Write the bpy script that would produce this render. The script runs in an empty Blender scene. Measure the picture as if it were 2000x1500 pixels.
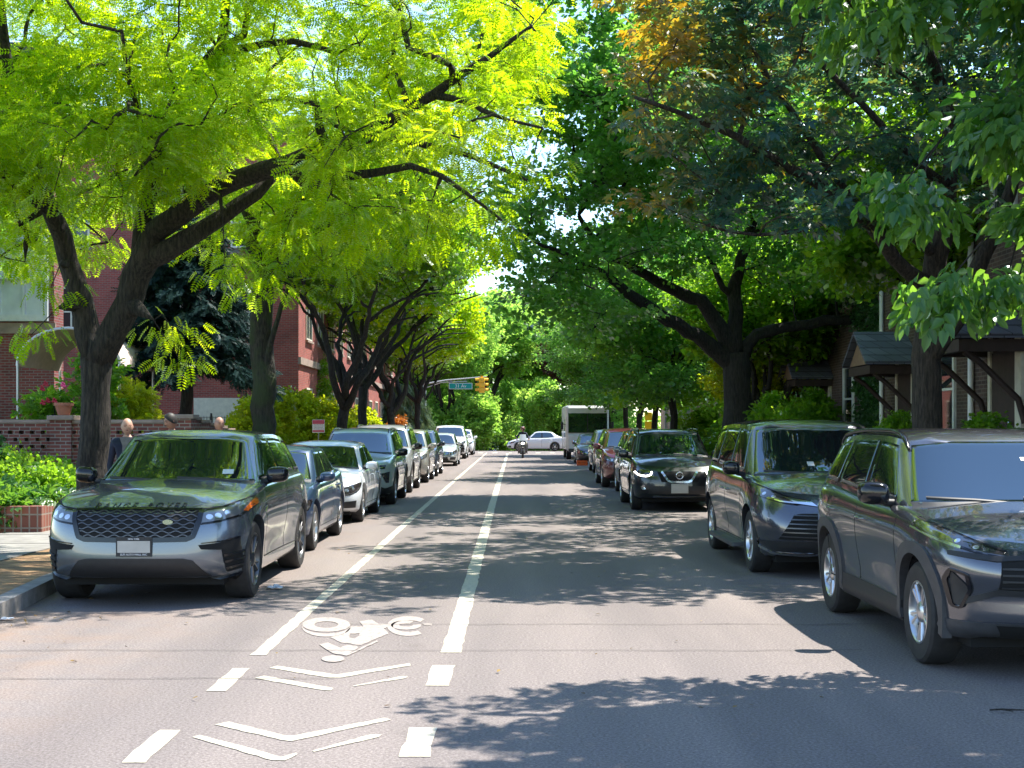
import bpy, bmesh, math, random
import numpy as np
from mathutils import Vector, Matrix, noise as mnoise
from mathutils.bvhtree import BVHTree
PI = math.pi
random.seed(7)
SC = bpy.context.scene
COL = SC.collection

# ------------------------------------------------------------------ objects
def link(o, parent=None):
    COL.objects.link(o)
    if parent is not None:
        o.parent = parent
    return o

def thing(name, label, cat, loc=(0, 0, 0), rz=0.0, group=None):
    o = bpy.data.objects.new(name, None)
    o.empty_display_size = 0.2
    COL.objects.link(o)
    o.location = loc
    o.rotation_euler = (0, 0, rz)
    o['label'] = label
    o['category'] = cat
    if group:
        o['group'] = group
    return o

def tag(o, label, cat, group=None):
    o['label'] = label
    o['category'] = cat
    if group:
        o['group'] = group
    return o

def setting(o):
    o['kind'] = 'structure'
    return o

def children_of(o):
    return [c for c in bpy.data.objects if c.parent == o]

def copy_tree(o, parent=None, kids=None):
    if kids is None:
        kids = {}
        for c in bpy.data.objects:
            if c.parent is not None:
                kids.setdefault(c.parent.name, []).append(c)
    c = o.copy()
    COL.objects.link(c)
    if parent is not None:
        c.parent = parent
    for ch in kids.get(o.name, []):
        copy_tree(ch, c, kids)
    return c

# ------------------------------------------------------------------ mesh collector
class MB:
    def __init__(s):
        s.v = []
        s.f = []
        s.m = []
        s.mi = 0

    def add(s, verts, faces):
        b = len(s.v)
        s.v.extend([tuple(p) for p in verts])
        for f in faces:
            s.f.append(tuple(i + b for i in f))
            s.m.append(s.mi)
        return b

    def box(s, c, d, rz=0.0, rx=0.0, ry=0.0, taper=1.0):
        hx, hy, hz = d[0] / 2, d[1] / 2, d[2] / 2
        R = Matrix.Rotation(rz, 3, 'Z') @ Matrix.Rotation(ry, 3, 'Y') @ Matrix.Rotation(rx, 3, 'X')
        P = []
        for z in (-hz, hz):
            t = taper if z > 0 else 1.0
            for x, y in ((-hx, -hy), (hx, -hy), (hx, hy), (-hx, hy)):
                P.append(Vector(c) + R @ Vector((x * t, y * t, z)))
        s.add(P, [(3, 2, 1, 0), (4, 5, 6, 7), (0, 1, 5, 4), (1, 2, 6, 5), (2, 3, 7, 6), (3, 0, 4, 7)])
        return s

    def box2(s, a, b):
        return s.box([(a[i] + b[i]) / 2 for i in range(3)], [abs(b[i] - a[i]) for i in range(3)])

    def rbox(s, c, d, r, rz=0.0):
        """box whose vertical edges are rounded and top edges chamfered"""
        hx, hy, hz = d[0] / 2, d[1] / 2, d[2] / 2
        n = 4
        rings = []
        R = Matrix.Rotation(rz, 3, 'Z')
        for z, ins in ((-hz, 0.0), (hz - r * .6, 0.0), (hz - r * .15, r * .3), (hz, r * .75)):
            ring = []
            for (sx, sy, a0) in ((1, 1, 0), (-1, 1, PI / 2), (-1, -1, PI), (1, -1, 1.5 * PI)):
                for k in range(n + 1):
                    a = a0 + k * PI / 2 / n
                    x = sx * (hx - r) + (r - ins) * math.cos(a)
                    y = sy * (hy - r) + (r - ins) * math.sin(a)
                    ring.append(Vector(c) + R @ Vector((x, y, z)))
            rings.append(ring)
        m = len(rings[0])
        V = [p for rg in rings for p in rg]
        F = []
        for i in range(len(rings) - 1):
            for j in range(m):
                F.append((i * m + j, i * m + (j + 1) % m, (i + 1) * m + (j + 1) % m, (i + 1) * m + j))
        F.append(tuple(range((len(rings) - 1) * m, len(rings) * m)))
        F.append(tuple(reversed(range(m))))
        s.add(V, F)
        return s

    def tube(s, pts, rad, n=8, caps=True, jit=0.0):
        pts = [Vector(p) for p in pts]
        if not hasattr(rad, '__len__'):
            rad = [rad] * len(pts)
        up = Vector((0.13, 0.31, 0.94)).normalized()
        V = []
        k = len(pts)
        prev = None
        for i, p in enumerate(pts):
            d = (pts[min(i + 1, k - 1)] - pts[max(i - 1, 0)])
            if d.length < 1e-9:
                d = Vector((0, 0, 1))
            d.normalize()
            if prev is None:
                a = d.cross(up)
                if a.length < 1e-3:
                    a = d.cross(Vector((1, 0, 0)))
            else:
                a = prev - d * prev.dot(d)
                if a.length < 1e-4:
                    a = d.cross(up)
            a.normalize()
            prev = a
            b = d.cross(a)
            for j in range(n):
                t = 2 * PI * j / n
                r = rad[i]
                if jit:
                    r *= 1 + jit * mnoise.noise((p + a * math.cos(t) * .3 + b * math.sin(t) * .3) * 5.0)
                V.append(p + (a * math.cos(t) + b * math.sin(t)) * r)
        F = []
        for i in range(k - 1):
            for j in range(n):
                F.append((i * n + j, i * n + (j + 1) % n, (i + 1) * n + (j + 1) % n, (i + 1) * n + j))
        if caps:
            F.append(tuple(reversed(range(n))))
            F.append(tuple(range((k - 1) * n, k * n)))
        s.add(V, F)
        return s

    def cyl(s, a, b, r, n=16, r2=None):
        return s.tube([a, b], [r, r if r2 is None else r2], n)

    def lathe(s, prof, c=(0, 0, 0), axis='z', n=24, close=False):
        """prof: (radius, height)"""
        V = []
        for (r, h) in prof:
            for j in range(n):
                t = 2 * PI * j / n
                p = (r * math.cos(t), r * math.sin(t), h)
                if axis == 'x':
                    p = (h, r * math.cos(t), r * math.sin(t))
                elif axis == 'y':
                    p = (r * math.sin(t), h, r * math.cos(t))
                V.append(Vector(c) + Vector(p))
        F = []
        k = len(prof)
        for i in range(k - 1 + (1 if close else 0)):
            i2 = (i + 1) % k
            for j in range(n):
                F.append((i * n + j, i * n + (j + 1) % n, i2 * n + (j + 1) % n, i2 * n + j))
        if not close:
            if prof[0][0] > 1e-5:
                F.append(tuple(reversed(range(n))))
            if prof[-1][0] > 1e-5:
                F.append(tuple(range((k - 1) * n, k * n)))
        s.add(V, F)
        return s

    def ball(s, c, r, sx=1, sy=1, sz=1, nu=14, nv=9):
        V = []
        F = []
        for i in range(nv + 1):
            ph = PI * i / nv
            for j in range(nu):
                t = 2 * PI * j / nu
                V.append((c[0] + r * sx * math.sin(ph) * math.cos(t), c[1] + r * sy * math.sin(ph) * math.sin(t), c[2] + r * sz * math.cos(ph)))
        for i in range(nv):
            for j in range(nu):
                F.append((i * nu + j, (i + 1) * nu + j, (i + 1) * nu + (j + 1) % nu, i * nu + (j + 1) % nu))
        s.add(V, F)
        return s

    def prism(s, poly, z0, z1, plane='xy', off=0.0):
        """extrude polygon. plane xy: along z;  xz: poly (x,z) along y;  yz: poly (y,z) along x"""
        def mp(p, h):
            if plane == 'xy':
                return (p[0], p[1], h)
            if plane == 'xz':
                return (p[0], h, p[1])
            return (h, p[0], p[1])
        n = len(poly)
        V = [mp(p, z0) for p in poly] + [mp(p, z1) for p in poly]
        F = [tuple(reversed(range(n))), tuple(range(n, 2 * n))]
        for i in range(n):
            F.append((i, (i + 1) % n, n + (i + 1) % n, n + i))
        s.add(V, F)
        return s

    def mesh(s, name, mats, smooth=0.6, recalc=True):
        me = bpy.data.meshes.new(name)
        me.from_pydata(s.v, [], s.f)
        if not isinstance(mats, (list, tuple)):
            mats = [mats]
        for m in mats:
            me.materials.append(m)
        if len(mats) > 1:
            me.polygons.foreach_set('material_index', s.m)
        if recalc:
            bm = bmesh.new()
            bm.from_mesh(me)
            bmesh.ops.remove_doubles(bm, verts=bm.verts, dist=1e-5)
            bmesh.ops.recalc_face_normals(bm, faces=bm.faces)
            bm.to_mesh(me)
            bm.free()
        if smooth:
            smooth_mesh(me, smooth)
        me.update()
        return me

    def build(s, name, mats, parent=None, smooth=0.6, recalc=True, loc=None):
        o = bpy.data.objects.new(name, s.mesh(name, mats, smooth, recalc))
        link(o, parent)
        if loc is not None:
            o.location = loc
        return o

def smooth_mesh(me, ang=0.6):
    me.polygons.foreach_set('use_smooth', [True] * len(me.polygons))
    if ang < 3:
        bm = bmesh.new()
        bm.from_mesh(me)
        for e in bm.edges:
            if len(e.link_faces) == 2:
                e.smooth = e.calc_face_angle(0) < ang
        bm.to_mesh(me)
        bm.free()

def np_mesh(name, V, F, mat, smooth=False, mat_idx=None, attr=None):
    """V (n,3), F (m,k) constant k"""
    me = bpy.data.meshes.new(name)
    V = np.asarray(V, dtype=np.float32)
    F = np.asarray(F, dtype=np.int32)
    k = F.shape[1]
    me.vertices.add(len(V))
    me.vertices.foreach_set('co', V.ravel())
    me.loops.add(F.size)
    me.loops.foreach_set('vertex_index', F.ravel())
    me.polygons.add(len(F))
    me.polygons.foreach_set('loop_start', np.arange(0, F.size, k, dtype=np.int32))
    try:
        me.polygons.foreach_set('loop_total', np.full(len(F), k, dtype=np.int32))
    except Exception:
        pass
    mats = mat if isinstance(mat, (list, tuple)) else [mat]
    for m in mats:
        me.materials.append(m)
    if mat_idx is not None:
        me.polygons.foreach_set('material_index', np.asarray(mat_idx, dtype=np.int32))
    if smooth:
        me.polygons.foreach_set('use_smooth', np.ones(len(F), dtype=bool))
    if attr is not None:
        a = me.attributes.new('tone', 'FLOAT', 'FACE')
        a.data.foreach_set('value', np.asarray(attr, dtype=np.float32))
    me.update(calc_edges=True)
    return me

def interp(pts, x):
    """smooth piecewise-linear with cosine easing-free cubic (monotone) interpolation"""
    if x <= pts[0][0]:
        return pts[0][1]
    if x >= pts[-1][0]:
        return pts[-1][1]
    n = len(pts)
    for i in range(n - 1):
        x0, y0 = pts[i]
        x1, y1 = pts[i + 1]
        if x <= x1:
            h = x1 - x0
            d = (y1 - y0) / h
            dl = (y0 - pts[i - 1][1]) / (x0 - pts[i - 1][0]) if i > 0 else d
            dr = (pts[i + 2][1] - y1) / (pts[i + 2][0] - x1) if i + 2 < n else d
            m0 = 0 if d * dl <= 0 else 2 * d * dl / (d + dl)
            m1 = 0 if d * dr <= 0 else 2 * d * dr / (d + dr)
            t = (x - x0) / h
            return (y0 * (1 + 2 * t) * (1 - t) ** 2 + m0 * h * t * (1 - t) ** 2 + y1 * t * t * (3 - 2 * t) + m1 * h * t * t * (t - 1))
    return pts[-1][1]

def lin(pts, x):
    if x <= pts[0][0]:
        return pts[0][1]
    for (x0, y0), (x1, y1) in zip(pts, pts[1:]):
        if x <= x1:
            return y0 + (y1 - y0) * (x - x0) / (x1 - x0)
    return pts[-1][1]

# ------------------------------------------------------------------ materials
def nt(name):
    m = bpy.data.materials.new(name)
    m.use_nodes = True
    t = m.node_tree
    b = t.nodes['Principled BSDF']
    return m, t, b

def N(t, typ, **kw):
    n = t.nodes.new(typ)
    for k, v in kw.items():
        if k in n.inputs:
            n.inputs[k].default_value = v
        else:
            setattr(n, k, v)
    return n

def ramp(t, stops):
    r = t.nodes.new('ShaderNodeValToRGB')
    e = r.color_ramp.elements
    while len(e) < len(stops):
        e.new(0.5)
    for i, (p, c) in enumerate(stops):
        e[i].position = p
        e[i].color = (*c, 1) if len(c) == 3 else c
    return r

def simple(name, col, rough=0.5, metal=0.0, coat=0.0, ior=1.5, var=0.0, scale=8.0, bump=0.0, emit=None, es=0.0):
    m, t, b = nt(name)
    b.inputs['Base Color'].default_value = (*col, 1)
    b.inputs['Roughness'].default_value = rough
    b.inputs['Metallic'].default_value = metal
    b.inputs['Coat Weight'].default_value = coat
    b.inputs['Coat Roughness'].default_value = 0.03
    b.inputs['IOR'].default_value = ior
    if emit:
        b.inputs['Emission Color'].default_value = (*emit, 1)
        b.inputs['Emission Strength'].default_value = es
    if var or bump:
        tc = N(t, 'ShaderNodeTexCoord')
        n = N(t, 'ShaderNodeTexNoise')
        n.inputs['Scale'].default_value = scale
        n.inputs['Detail'].default_value = 5
        t.links.new(tc.outputs['Object'], n.inputs['Vector'])
        if var:
            a = [max(0, c * (1 - var)) for c in col]
            c2 = [min(1, c * (1 + var)) for c in col]
            r = ramp(t, [(0.3, a), (0.7, c2)])
            t.links.new(n.outputs['Fac'], r.inputs['Fac'])
            t.links.new(r.outputs['Color'], b.inputs['Base Color'])
        if bump:
            bp = N(t, 'ShaderNodeBump')
            bp.inputs['Strength'].default_value = bump
            bp.inputs['Distance'].default_value = 0.02
            t.links.new(n.outputs['Fac'], bp.inputs['Height'])
            t.links.new(bp.outputs['Normal'], b.inputs['Normal'])
    return m

def paint(name, col, metal=0.35, rough=0.34, dust=0.25):
    m, t, b = nt(name)
    tc = N(t, 'ShaderNodeTexCoord')
    n = N(t, 'ShaderNodeTexNoise')
    n.inputs['Scale'].default_value = 2.2
    n.inputs['Detail'].default_value = 8
    n.inputs['Roughness'].default_value = 0.7
    t.links.new(tc.outputs['Object'], n.inputs['Vector'])
    # road dust that thins out upwards from the sills
    sep = N(t, 'ShaderNodeSeparateXYZ')
    t.links.new(tc.outputs['Object'], sep.inputs[0])
    mr = N(t, 'ShaderNodeMapRange')
    mr.inputs['From Min'].default_value = 0.2
    mr.inputs['From Max'].default_value = 0.75
    mr.inputs['To Min'].default_value = 1.0
    mr.inputs['To Max'].default_value = 0.12
    t.links.new(sep.outputs['Z'], mr.inputs['Value'])
    mul = N(t, 'ShaderNodeMath', operation='MULTIPLY')
    t.links.new(mr.outputs[0], mul.inputs[0])
    t.links.new(n.outputs['Fac'], mul.inputs[1])
    mul2 = N(t, 'ShaderNodeMath', operation='MULTIPLY')
    mul2.inputs[1].default_value = dust * 1.6
    t.links.new(mul.outputs[0], mul2.inputs[0])
    mx = N(t, 'ShaderNodeMix', data_type='RGBA')
    mx.inputs['A'].default_value = (*col, 1)
    mx.inputs['B'].default_value = (0.16, 0.14, 0.115, 1)
    t.links.new(mul2.outputs[0], mx.inputs['Factor'])
    t.links.new(mx.outputs['Result'], b.inputs['Base Color'])
    b.inputs['Metallic'].default_value = metal
    b.inputs['Roughness'].default_value = rough
    b.inputs['Coat Weight'].default_value = 1.0
    ma = N(t, 'ShaderNodeMath', operation='MULTIPLY_ADD')
    ma.inputs[1].default_value = 0.5
    ma.inputs[2].default_value = 0.025
    t.links.new(mul2.outputs[0], ma.inputs[0])
    t.links.new(ma.outputs[0], b.inputs['Coat Roughness'])
    return m

M = {}
M['glass'] = simple('car_glass', (0.008, 0.011, 0.012), 0.015, ior=2.4)
M['glass'].node_tree.nodes['Principled BSDF'].inputs['Specular Tint'].default_value = (.80, .94, 1.0, 1)
M['glass_clear'] = simple('lamp_glass', (0.10, 0.11, 0.12), 0.04, metal=0.2, ior=1.8, coat=1.0)
M['glass_dark'] = simple('lamp_glass_dark', (0.035, 0.03, 0.032), 0.05, ior=1.8, coat=1.0, var=.6, scale=30)
M['black_gloss'] = simple('gloss_black_trim', (0.008, 0.008, 0.01), 0.12, ior=1.5)
M['black_matt'] = simple('black_plastic', (0.018, 0.018, 0.019), 0.55, var=.2, scale=20)
M['grey_plastic'] = simple('grey_plastic', (0.045, 0.046, 0.05), 0.5, var=.2, scale=15)
M['void'] = simple('dark_void', (0.004, 0.004, 0.004), 0.9)
M['tyre'] = simple('tyre_rubber', (0.022, 0.021, 0.021), 0.75, var=.35, scale=14)
M['chrome'] = simple('chrome', (0.75, 0.75, 0.77), 0.12, metal=1.0)
M['alloy'] = simple('alloy', (0.55, 0.55, 0.56), 0.28, metal=0.9, var=.1)
M['alloy_dark'] = simple('dark_alloy', (0.10, 0.10, 0.105), 0.3, metal=0.7, var=.1)
M['silver_lamp'] = simple('lamp_reflector', (0.7, 0.7, 0.72), 0.15, metal=0.9)
M['amber'] = simple('amber_lens', (0.55, 0.12, 0.02), 0.1, coat=1.0)
M['red_lens'] = simple('red_lens', (0.4, 0.01, 0.01), 0.1, coat=1.0)
M['plate'] = simple('licence_plate', (0.42, 0.40, 0.36), 0.4, var=.08, scale=12)
M['plate_blue'] = simple('plate_pale', (0.55, 0.56, 0.55), 0.4)
M['white_ink'] = simple('white_lettering', (0.75, 0.75, 0.75), 0.5)
M['dark_ink'] = simple('dark_lettering', (0.01, 0.01, 0.01), 0.3)
M['lit'] = simple('lit_lamp', (0.9, 0.9, 0.9), 0.3, emit=(1.0, 0.90, 0.80), es=3.0)
# ------------------------------------------------------------------ cars
def ring(hw, yf, yr, nx, ny, nxr, nyr, n):
    """half-symmetric plan outline, n points around, starting at nose centre, going +x"""
    yc = (yf + yr) / 2
    P = []
    K = 90
    for i in range(K + 1):
        a = PI / 2 * i / K
        P.append((hw * math.sin(a) ** (2 / nx), yc - (yc - yf) * max(0, math.cos(a)) ** (2 / ny)))
    for i in range(1, K + 1):
        a = PI / 2 * (1 - i / K)
        P.append((hw * math.sin(a) ** (2 / nxr), yc + (yr - yc) * max(0, math.cos(a)) ** (2 / nyr)))
    P[-1] = (0.0, yr)
    # blend arc-length and corner emphasis
    L = [0.0]
    for p, q in zip(P, P[1:]):
        L.append(L[-1] + math.hypot(q[0] - p[0], q[1] - p[1]))
    h = n // 2
    out = []
    j = 0
    for i in range(h + 1):
        s = L[-1] * i / h
        while j < len(L) - 2 and L[j + 1] < s:
            j += 1
        t = (s - L[j]) / max(1e-9, L[j + 1] - L[j])
        out.append((P[j][0] + (P[j + 1][0] - P[j][0]) * t, P[j][1] + (P[j + 1][1] - P[j][1]) * t))
    out[0] = (0.0, yf)
    out[-1] = (0.0, yr)
    return out + [(-x, y) for (x, y) in reversed(out[1:-1])]

def stack_mesh(rings, cap_bottom=True):
    n = len(rings[0])
    V = [p for r in rings for p in r]
    F = []
    for i in range(len(rings) - 1):
        for j in range(n):
            F.append((i * n + j, i * n + (j + 1) % n, (i + 1) * n + (j + 1) % n, (i + 1) * n + j))
    if cap_bottom:
        F.append(tuple(reversed(range(n))))
    # last ring is collapsed on the axis: zip it shut
    b = (len(rings) - 1) * n
    h = n // 2
    for j in range(1, h):
        pass
    return V, F

class Car:
    def __init__(s, **k):
        s.__dict__.update(dict(nx=3.2, ny=10.0, nxr=3.5, nyr=10.0, gx=4.0, gy=9.0, hood_crown=.05, roof_crown=.055,
                               wR=.74, wB=.92, fs=[(0, .10), (.2, .0), (.55, .0), (.8, .03), (.93, .08), (1, .17)],
                               rs=[(0, .12), (.25, .0), (.6, .02), (1, .10)],
                               side=[(0, .90), (.08, .965), (.3, .985), (.5, 1.0), (.68, .99), (.86, .965), (.95, .945), (1, .90)],
                               flare=.02, arch=.055, tail_rake=.35, wind_pow=1.0, nose_drop=0.0))
        s.__dict__.update(k)
        s.body()

    def z_edge(s, y):
        return interp(s.edge, y)

    def body(s):
        n = 132
        W = s.W / 2
        rings = []
        vs = [0, .03, .08, .15, .23, .32, .41, .5, .58, .66, .74, .81, .87, .92, .96, .985, 1.0]
        for v in vs:
            hw = W * interp(s.side, v)
            yf = interp(s.fs, v)
            yr = s.L - interp(s.rs, v)
            R = []
            for (x, y) in ring(hw, yf, yr, s.nx, s.ny, s.nxr, s.nyr, n):
                ze = s.z_edge(y)
                z = s.z0 + (ze - s.z0) * v
                # approach angle under the nose and tail
                up = max(0, (s.fo * .75 - y)) * .10 + max(0, y - (s.fo + s.wb + .35)) * .16
                z += up * (1 - v) ** 2
                # wheel flares
                b = math.exp(-((v - .45) / .3) ** 2)
                fl = sum(math.exp(-((y - yw) / .42) ** 2) for yw in (s.fo, s.fo + s.wb))
                waist = math.exp(-((v - .28) / .16) ** 2) * math.exp(-((y - s.fo - s.wb * .5) / (s.wb * .3)) ** 4)
                k = 1 + (s.flare * b * fl - .022 * waist) / W
                R.append((x * k if abs(x) > .5 * W else x, y, z))
            rings.append(R)
        top = rings[-1]
        yf1 = min(p[1] for p in top)
        yr1 = max(p[1] for p in top)
        for k in (.03, .08, .16, .28, .42, .58, .75, .9, 1.0):
            R = []
            for (x, y, z) in top:
                y2 = min(max(y, yf1 + k * .7), yr1 - k * .5)
                zz = s.z_edge(y2) + s.hood_crown * (1 - (1 - k) ** 2.2) * interp([(0, .35), (.5, 1.0), (s.L, 1.0)], y2 - yf1)
                R.append((x * (1 - k), y2, zz))
            rings.append(R)
        V, F = stack_mesh(rings)
        s.low = (V, F)
        s.bvh_low = BVHTree.FromPolygons([Vector(p) for p in V], F)
        # greenhouse
        G = []
        ss = [0, .05, .1, .2, .3, .4, .5, .6, .7, .8, .88, .94, 1.0]
        yf0, yf1, yr0, yr1 = s.cowl, s.wtop, s.rbot, s.rtop
        for q in ss:
            hw = W * (s.wB + (s.wR - s.wB) * (q ** 1.25))
            yf = yf0 + (yf1 - yf0) * q ** s.wind_pow
            yr = yr0 + (yr1 - yr0) * q ** 1.3
            R = []
            for (x, y) in ring(hw, yf, yr, s.gx, s.gy, s.gx, s.gy, n):
                zb = s.z_edge(y) - .06
                zt = interp(s.roof, y)
                R.append((x, y, zb + (zt - zb) * q))
            G.append(R)
        top = G[-1]
        a, b = yf1, yr1
        for k in (.025, .06, .12, .2, .32, .46, .62, .8, 1.0):
            R = []
            for (x, y, z) in top:
                y2 = min(max(y, a + k * .5), b - k * .4)
                R.append((x * (1 - k), y2, interp(s.roof, y2) + s.roof_crown * (1 - (1 - k) ** 3.2)))
            G.append(R)
        V, F = stack_mesh(G)
        s.gh = (V, F)
        s.bvh_gh = BVHTree.FromPolygons([Vector(p) for p in V], F)
        Vl, Fl = s.low
        Va = list(Vl) + list(V)
        Fa = list(Fl) + [tuple(i + len(Vl) for i in f) for f in F]
        s.bvh = BVHTree.FromPolygons([Vector(p) for p in Va], Fa)

    # -------- projection of outlines on the bodywork
    def hit(s, a, b, mode, bvh=None):
        bvh = bvh or s.bvh
        for k in range(60):
            sc = 1 - k * .006
            lim = (s.fo - s.wr - s.arch + .03) if b < s.wr * 2 + .02 else 1.05
            if mode == 'front':
                o, d = Vector((a * sc, -3, b)), Vector((0, 1, 0))
            elif mode == 'rear':
                o, d = Vector((a * sc, s.L + 3, b)), Vector((0, -1, 0))
            elif mode == 'right':
                o, d = Vector((3, a, b)), Vector((-1, 0, 0))
            elif mode == 'left':
                o, d = Vector((-3, a, b)), Vector((1, 0, 0))
            else:
                o, d = Vector((a * sc, b, 4)), Vector((0, 0, -1))
            loc, nor, idx, dist = bvh.ray_cast(o, d)
            if loc is not None and not (mode == 'front' and bvh is s.bvh_low and loc.y > lim):
                if nor.dot(d) > 0:
                    nor = -nor
                return loc, nor
            if mode in ('right', 'left'):
                b += .006 if b < .5 else -.004
            elif mode == 'front' and b > .72 and bvh is s.bvh_low:
                b -= .003
            elif loc is None and mode == 'front' and b < .5:
                b += .004
        if mode in ('right', 'left'):
            return Vector((s.W / 2 * .95 * (1 if mode == 'right' else -1), a, b)), -d
        return Vector((a * .6, .3, max(b, .3))), -d

    def patch(s, mb, bot, top, mode, nu=14, nv=6, off=.004, skirt=.012, bvh=None):
        def along(pl, u):
            if callable(pl):
                return pl(u)
            L = [0]
            for p, q in zip(pl, pl[1:]):
                L.append(L[-1] + math.hypot(q[0] - p[0], q[1] - p[1]))
            t = u * L[-1]
            for i in range(len(pl) - 1):
                if t <= L[i + 1] + 1e-9:
                    w = (t - L[i]) / max(1e-9, L[i + 1] - L[i])
                    return (pl[i][0] + (pl[i + 1][0] - pl[i][0]) * w, pl[i][1] + (pl[i + 1][1] - pl[i][1]) * w)
            return pl[-1]
        V = []
        for j in range(nv + 1):
            for i in range(nu + 1):
                p, q = along(bot, i / nu), along(top, i / nu)
                w = j / nv
                loc, nor = s.hit(p[0] + (q[0] - p[0]) * w, p[1] + (q[1] - p[1]) * w, mode, bvh)
                V.append(loc + nor * off)
        F = []
        m = nu + 1
        for j in range(nv):
            for i in range(nu):
                F.append((j * m + i, j * m + i + 1, (j + 1) * m + i + 1, (j + 1) * m + i))
        # skirt
        bd = [i for i in range(m)] + [j * m + nu for j in range(1, nv + 1)] + [nv * m + i for i in range(nu - 1, -1, -1)] + [j * m for j in range(nv - 1, 0, -1)]
        cen = sum((Vector(v) for v in V), Vector()) / len(V)
        dirs = {'front': (0, 1, 0), 'rear': (0, -1, 0), 'right': (-1, 0, 0), 'left': (1, 0, 0), 'top': (0, 0, -1)}[mode]
        base = len(V)
        for i in bd:
            V.append(V[i] + Vector(dirs) * (off + skirt))
        k = len(bd)
        for i in range(k):
            F.append((bd[i], base + i, base + (i + 1) % k, bd[(i + 1) % k]))
        mb.add(V, F)

    def poly(s, mb, path, w, mode, off=.004, seg=None, skirt=.006, closed=False, bvh=None):
        """band of width w following a path of (a,b) points on the body"""
        pts = [Vector(p) for p in path]
        if closed:
            pts.append(pts[0])
        # resample
        L = [0]
        for p, q in zip(pts, pts[1:]):
            L.append(L[-1] + (q - p).length)
        n = seg or max(2, int(L[-1] / .05))
        R = []
        j = 0
        for i in range(n + 1):
            t = L[-1] * i / n
            while j < len(L) - 2 and L[j + 1] < t:
                j += 1
            u = (t - L[j]) / max(1e-9, L[j + 1] - L[j])
            R.append(pts[j].lerp(pts[j + 1], u))
        V = []
        dirs = Vector({'front': (0, 1, 0), 'rear': (0, -1, 0), 'right': (-1, 0, 0), 'left': (1, 0, 0), 'top': (0, 0, -1)}[mode])
        for i, p in enumerate(R):
            d = R[min(i + 1, n)] - R[max(i - 1, 0)]
            if closed and (i == 0 or i == n):
                d = R[1] - R[n - 1]
            d.normalize()
            nn = Vector((-d.y, d.x)) * w / 2
            A, na = s.hit(*(p + nn), mode, bvh)
            B, nb = s.hit(*(p - nn), mode, bvh)
            V += [A + na * off, B + nb * off, A + dirs * skirt, B + dirs * skirt]
        F = []
        for i in range(n):
            a, b = i * 4, (i + 1) * 4
            F += [(a, a + 1, b + 1, b), (a + 2, a, b, b + 2), (a + 1, a + 3, b + 3, b + 1)]
        F += [(0, 2, 3, 1), (n * 4, n * 4 + 1, n * 4 + 3, n * 4 + 2)]
        mb.add(V, F)

    # -------- assembly
    def build(s, name, label, cat, mats, loc=(0, 0, 0), rz=0, group=None, wheel=None, trim=None):
        P, root = mats, thing(name, label, cat, loc, rz, group)
        s.root = root
        mb = MB()
        mb.add(*s.low)
        me = mb.mesh('body', [P, M['void']], smooth=.5)
        cut = MB()
        R = s.wr + s.arch
        for yw in (s.fo, s.fo + s.wb):
            for sx in (1, -1):
                x1, x2 = sx * (s.W / 2 + .25), sx * (s.W / 2 - .36)
                cut.cyl((min(x1, x2), yw, s.wr + .01), (max(x1, x2), yw, s.wr + .01), R, 44)
        cme = cut.mesh('cut', M['void'], smooth=0)
        co = bpy.data.objects.new('cut', cme)
        COL.objects.link(co)
        bo = bpy.data.objects.new('body', me)
        COL.objects.link(bo)
        md = bo.modifiers.new('b', 'BOOLEAN')
        md.operation = 'DIFFERENCE'
        md.object = co
        md.solver = 'EXACT'
        dg = bpy.context.evaluated_depsgraph_get()
        dg.update()
        me2 = bpy.data.meshes.new_from_object(bo.evaluated_get(dg))
        bo.modifiers.clear()
        bpy.data.objects.remove(co)
        bpy.data.objects.remove(bo)
        if len(me2.polygons) < 500:
            me2 = me
        # add the greenhouse shell
        bm = bmesh.new()
        bm.from_mesh(me2)
        for f in bm.faces:
            c = f.calc_center_median()
            f.material_index = 0
            for yw in (s.fo, s.fo + s.wb):
                d = math.hypot(c.y - yw, c.z - s.wr - .01)
                if d < R + .002 and abs(c.x) < s.W / 2 - .004 and d < R - .0 and (abs(f.normal.x) > .98 or d > R - .02):
                    if abs(c.x) < s.W / 2 - .34 or abs(f.normal.x) < .3:
                        f.material_index = 1
        bmesh.ops.triangulate(bm, faces=[f for f in bm.faces if len(f.verts) > 4])
        tmp = bpy.data.meshes.new('gh')
        tmp.from_pydata([tuple(p) for p in s.gh[0]], [], s.gh[1])
        bm.from_mesh(tmp)
        bpy.data.meshes.remove(tmp)
        bmesh.ops.remove_doubles(bm, verts=bm.verts, dist=1e-5)
        bmesh.ops.recalc_face_normals(bm, faces=bm.faces)
        mesh = bpy.data.meshes.new('body')
        bm.to_mesh(mesh)
        bm.free()
        mesh.materials.clear()
        mesh.materials.append(P)
        mesh.materials.append(M['void'])
        smooth_mesh(mesh, .55)
        ob = bpy.data.objects.new('body', mesh)
        link(ob, root)
        s.body_ob = ob
        # glass
        mb = MB()
        z0 = s.z_edge(s.cowl) + s.hood_crown - .02
        zt = interp(s.roof, s.wtop) - .02
        xb, xt = s.W / 2 * s.wB - .085, s.W / 2 * s.wR - .07
        s.patch(mb, [(-xb, z0), (-xb * .5, z0 + .01), (xb * .5, z0 + .01), (xb, z0)], [(-xt, zt), (-xt * .5, zt + .03), (xt * .5, zt + .03), (xt, zt)], 'front', 28, 14, .004, .01, s.bvh_gh)
        s.windshield = mb.build('windshield', M['glass'], root, 3.1)
        mb = MB()
        s.poly(mb, [(-xb, z0 - .012), (-xb * .5, z0 - .004), (xb * .5, z0 - .004), (xb, z0 - .012)], .05, 'front', .007, 20, bvh=s.bvh_gh)
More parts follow.
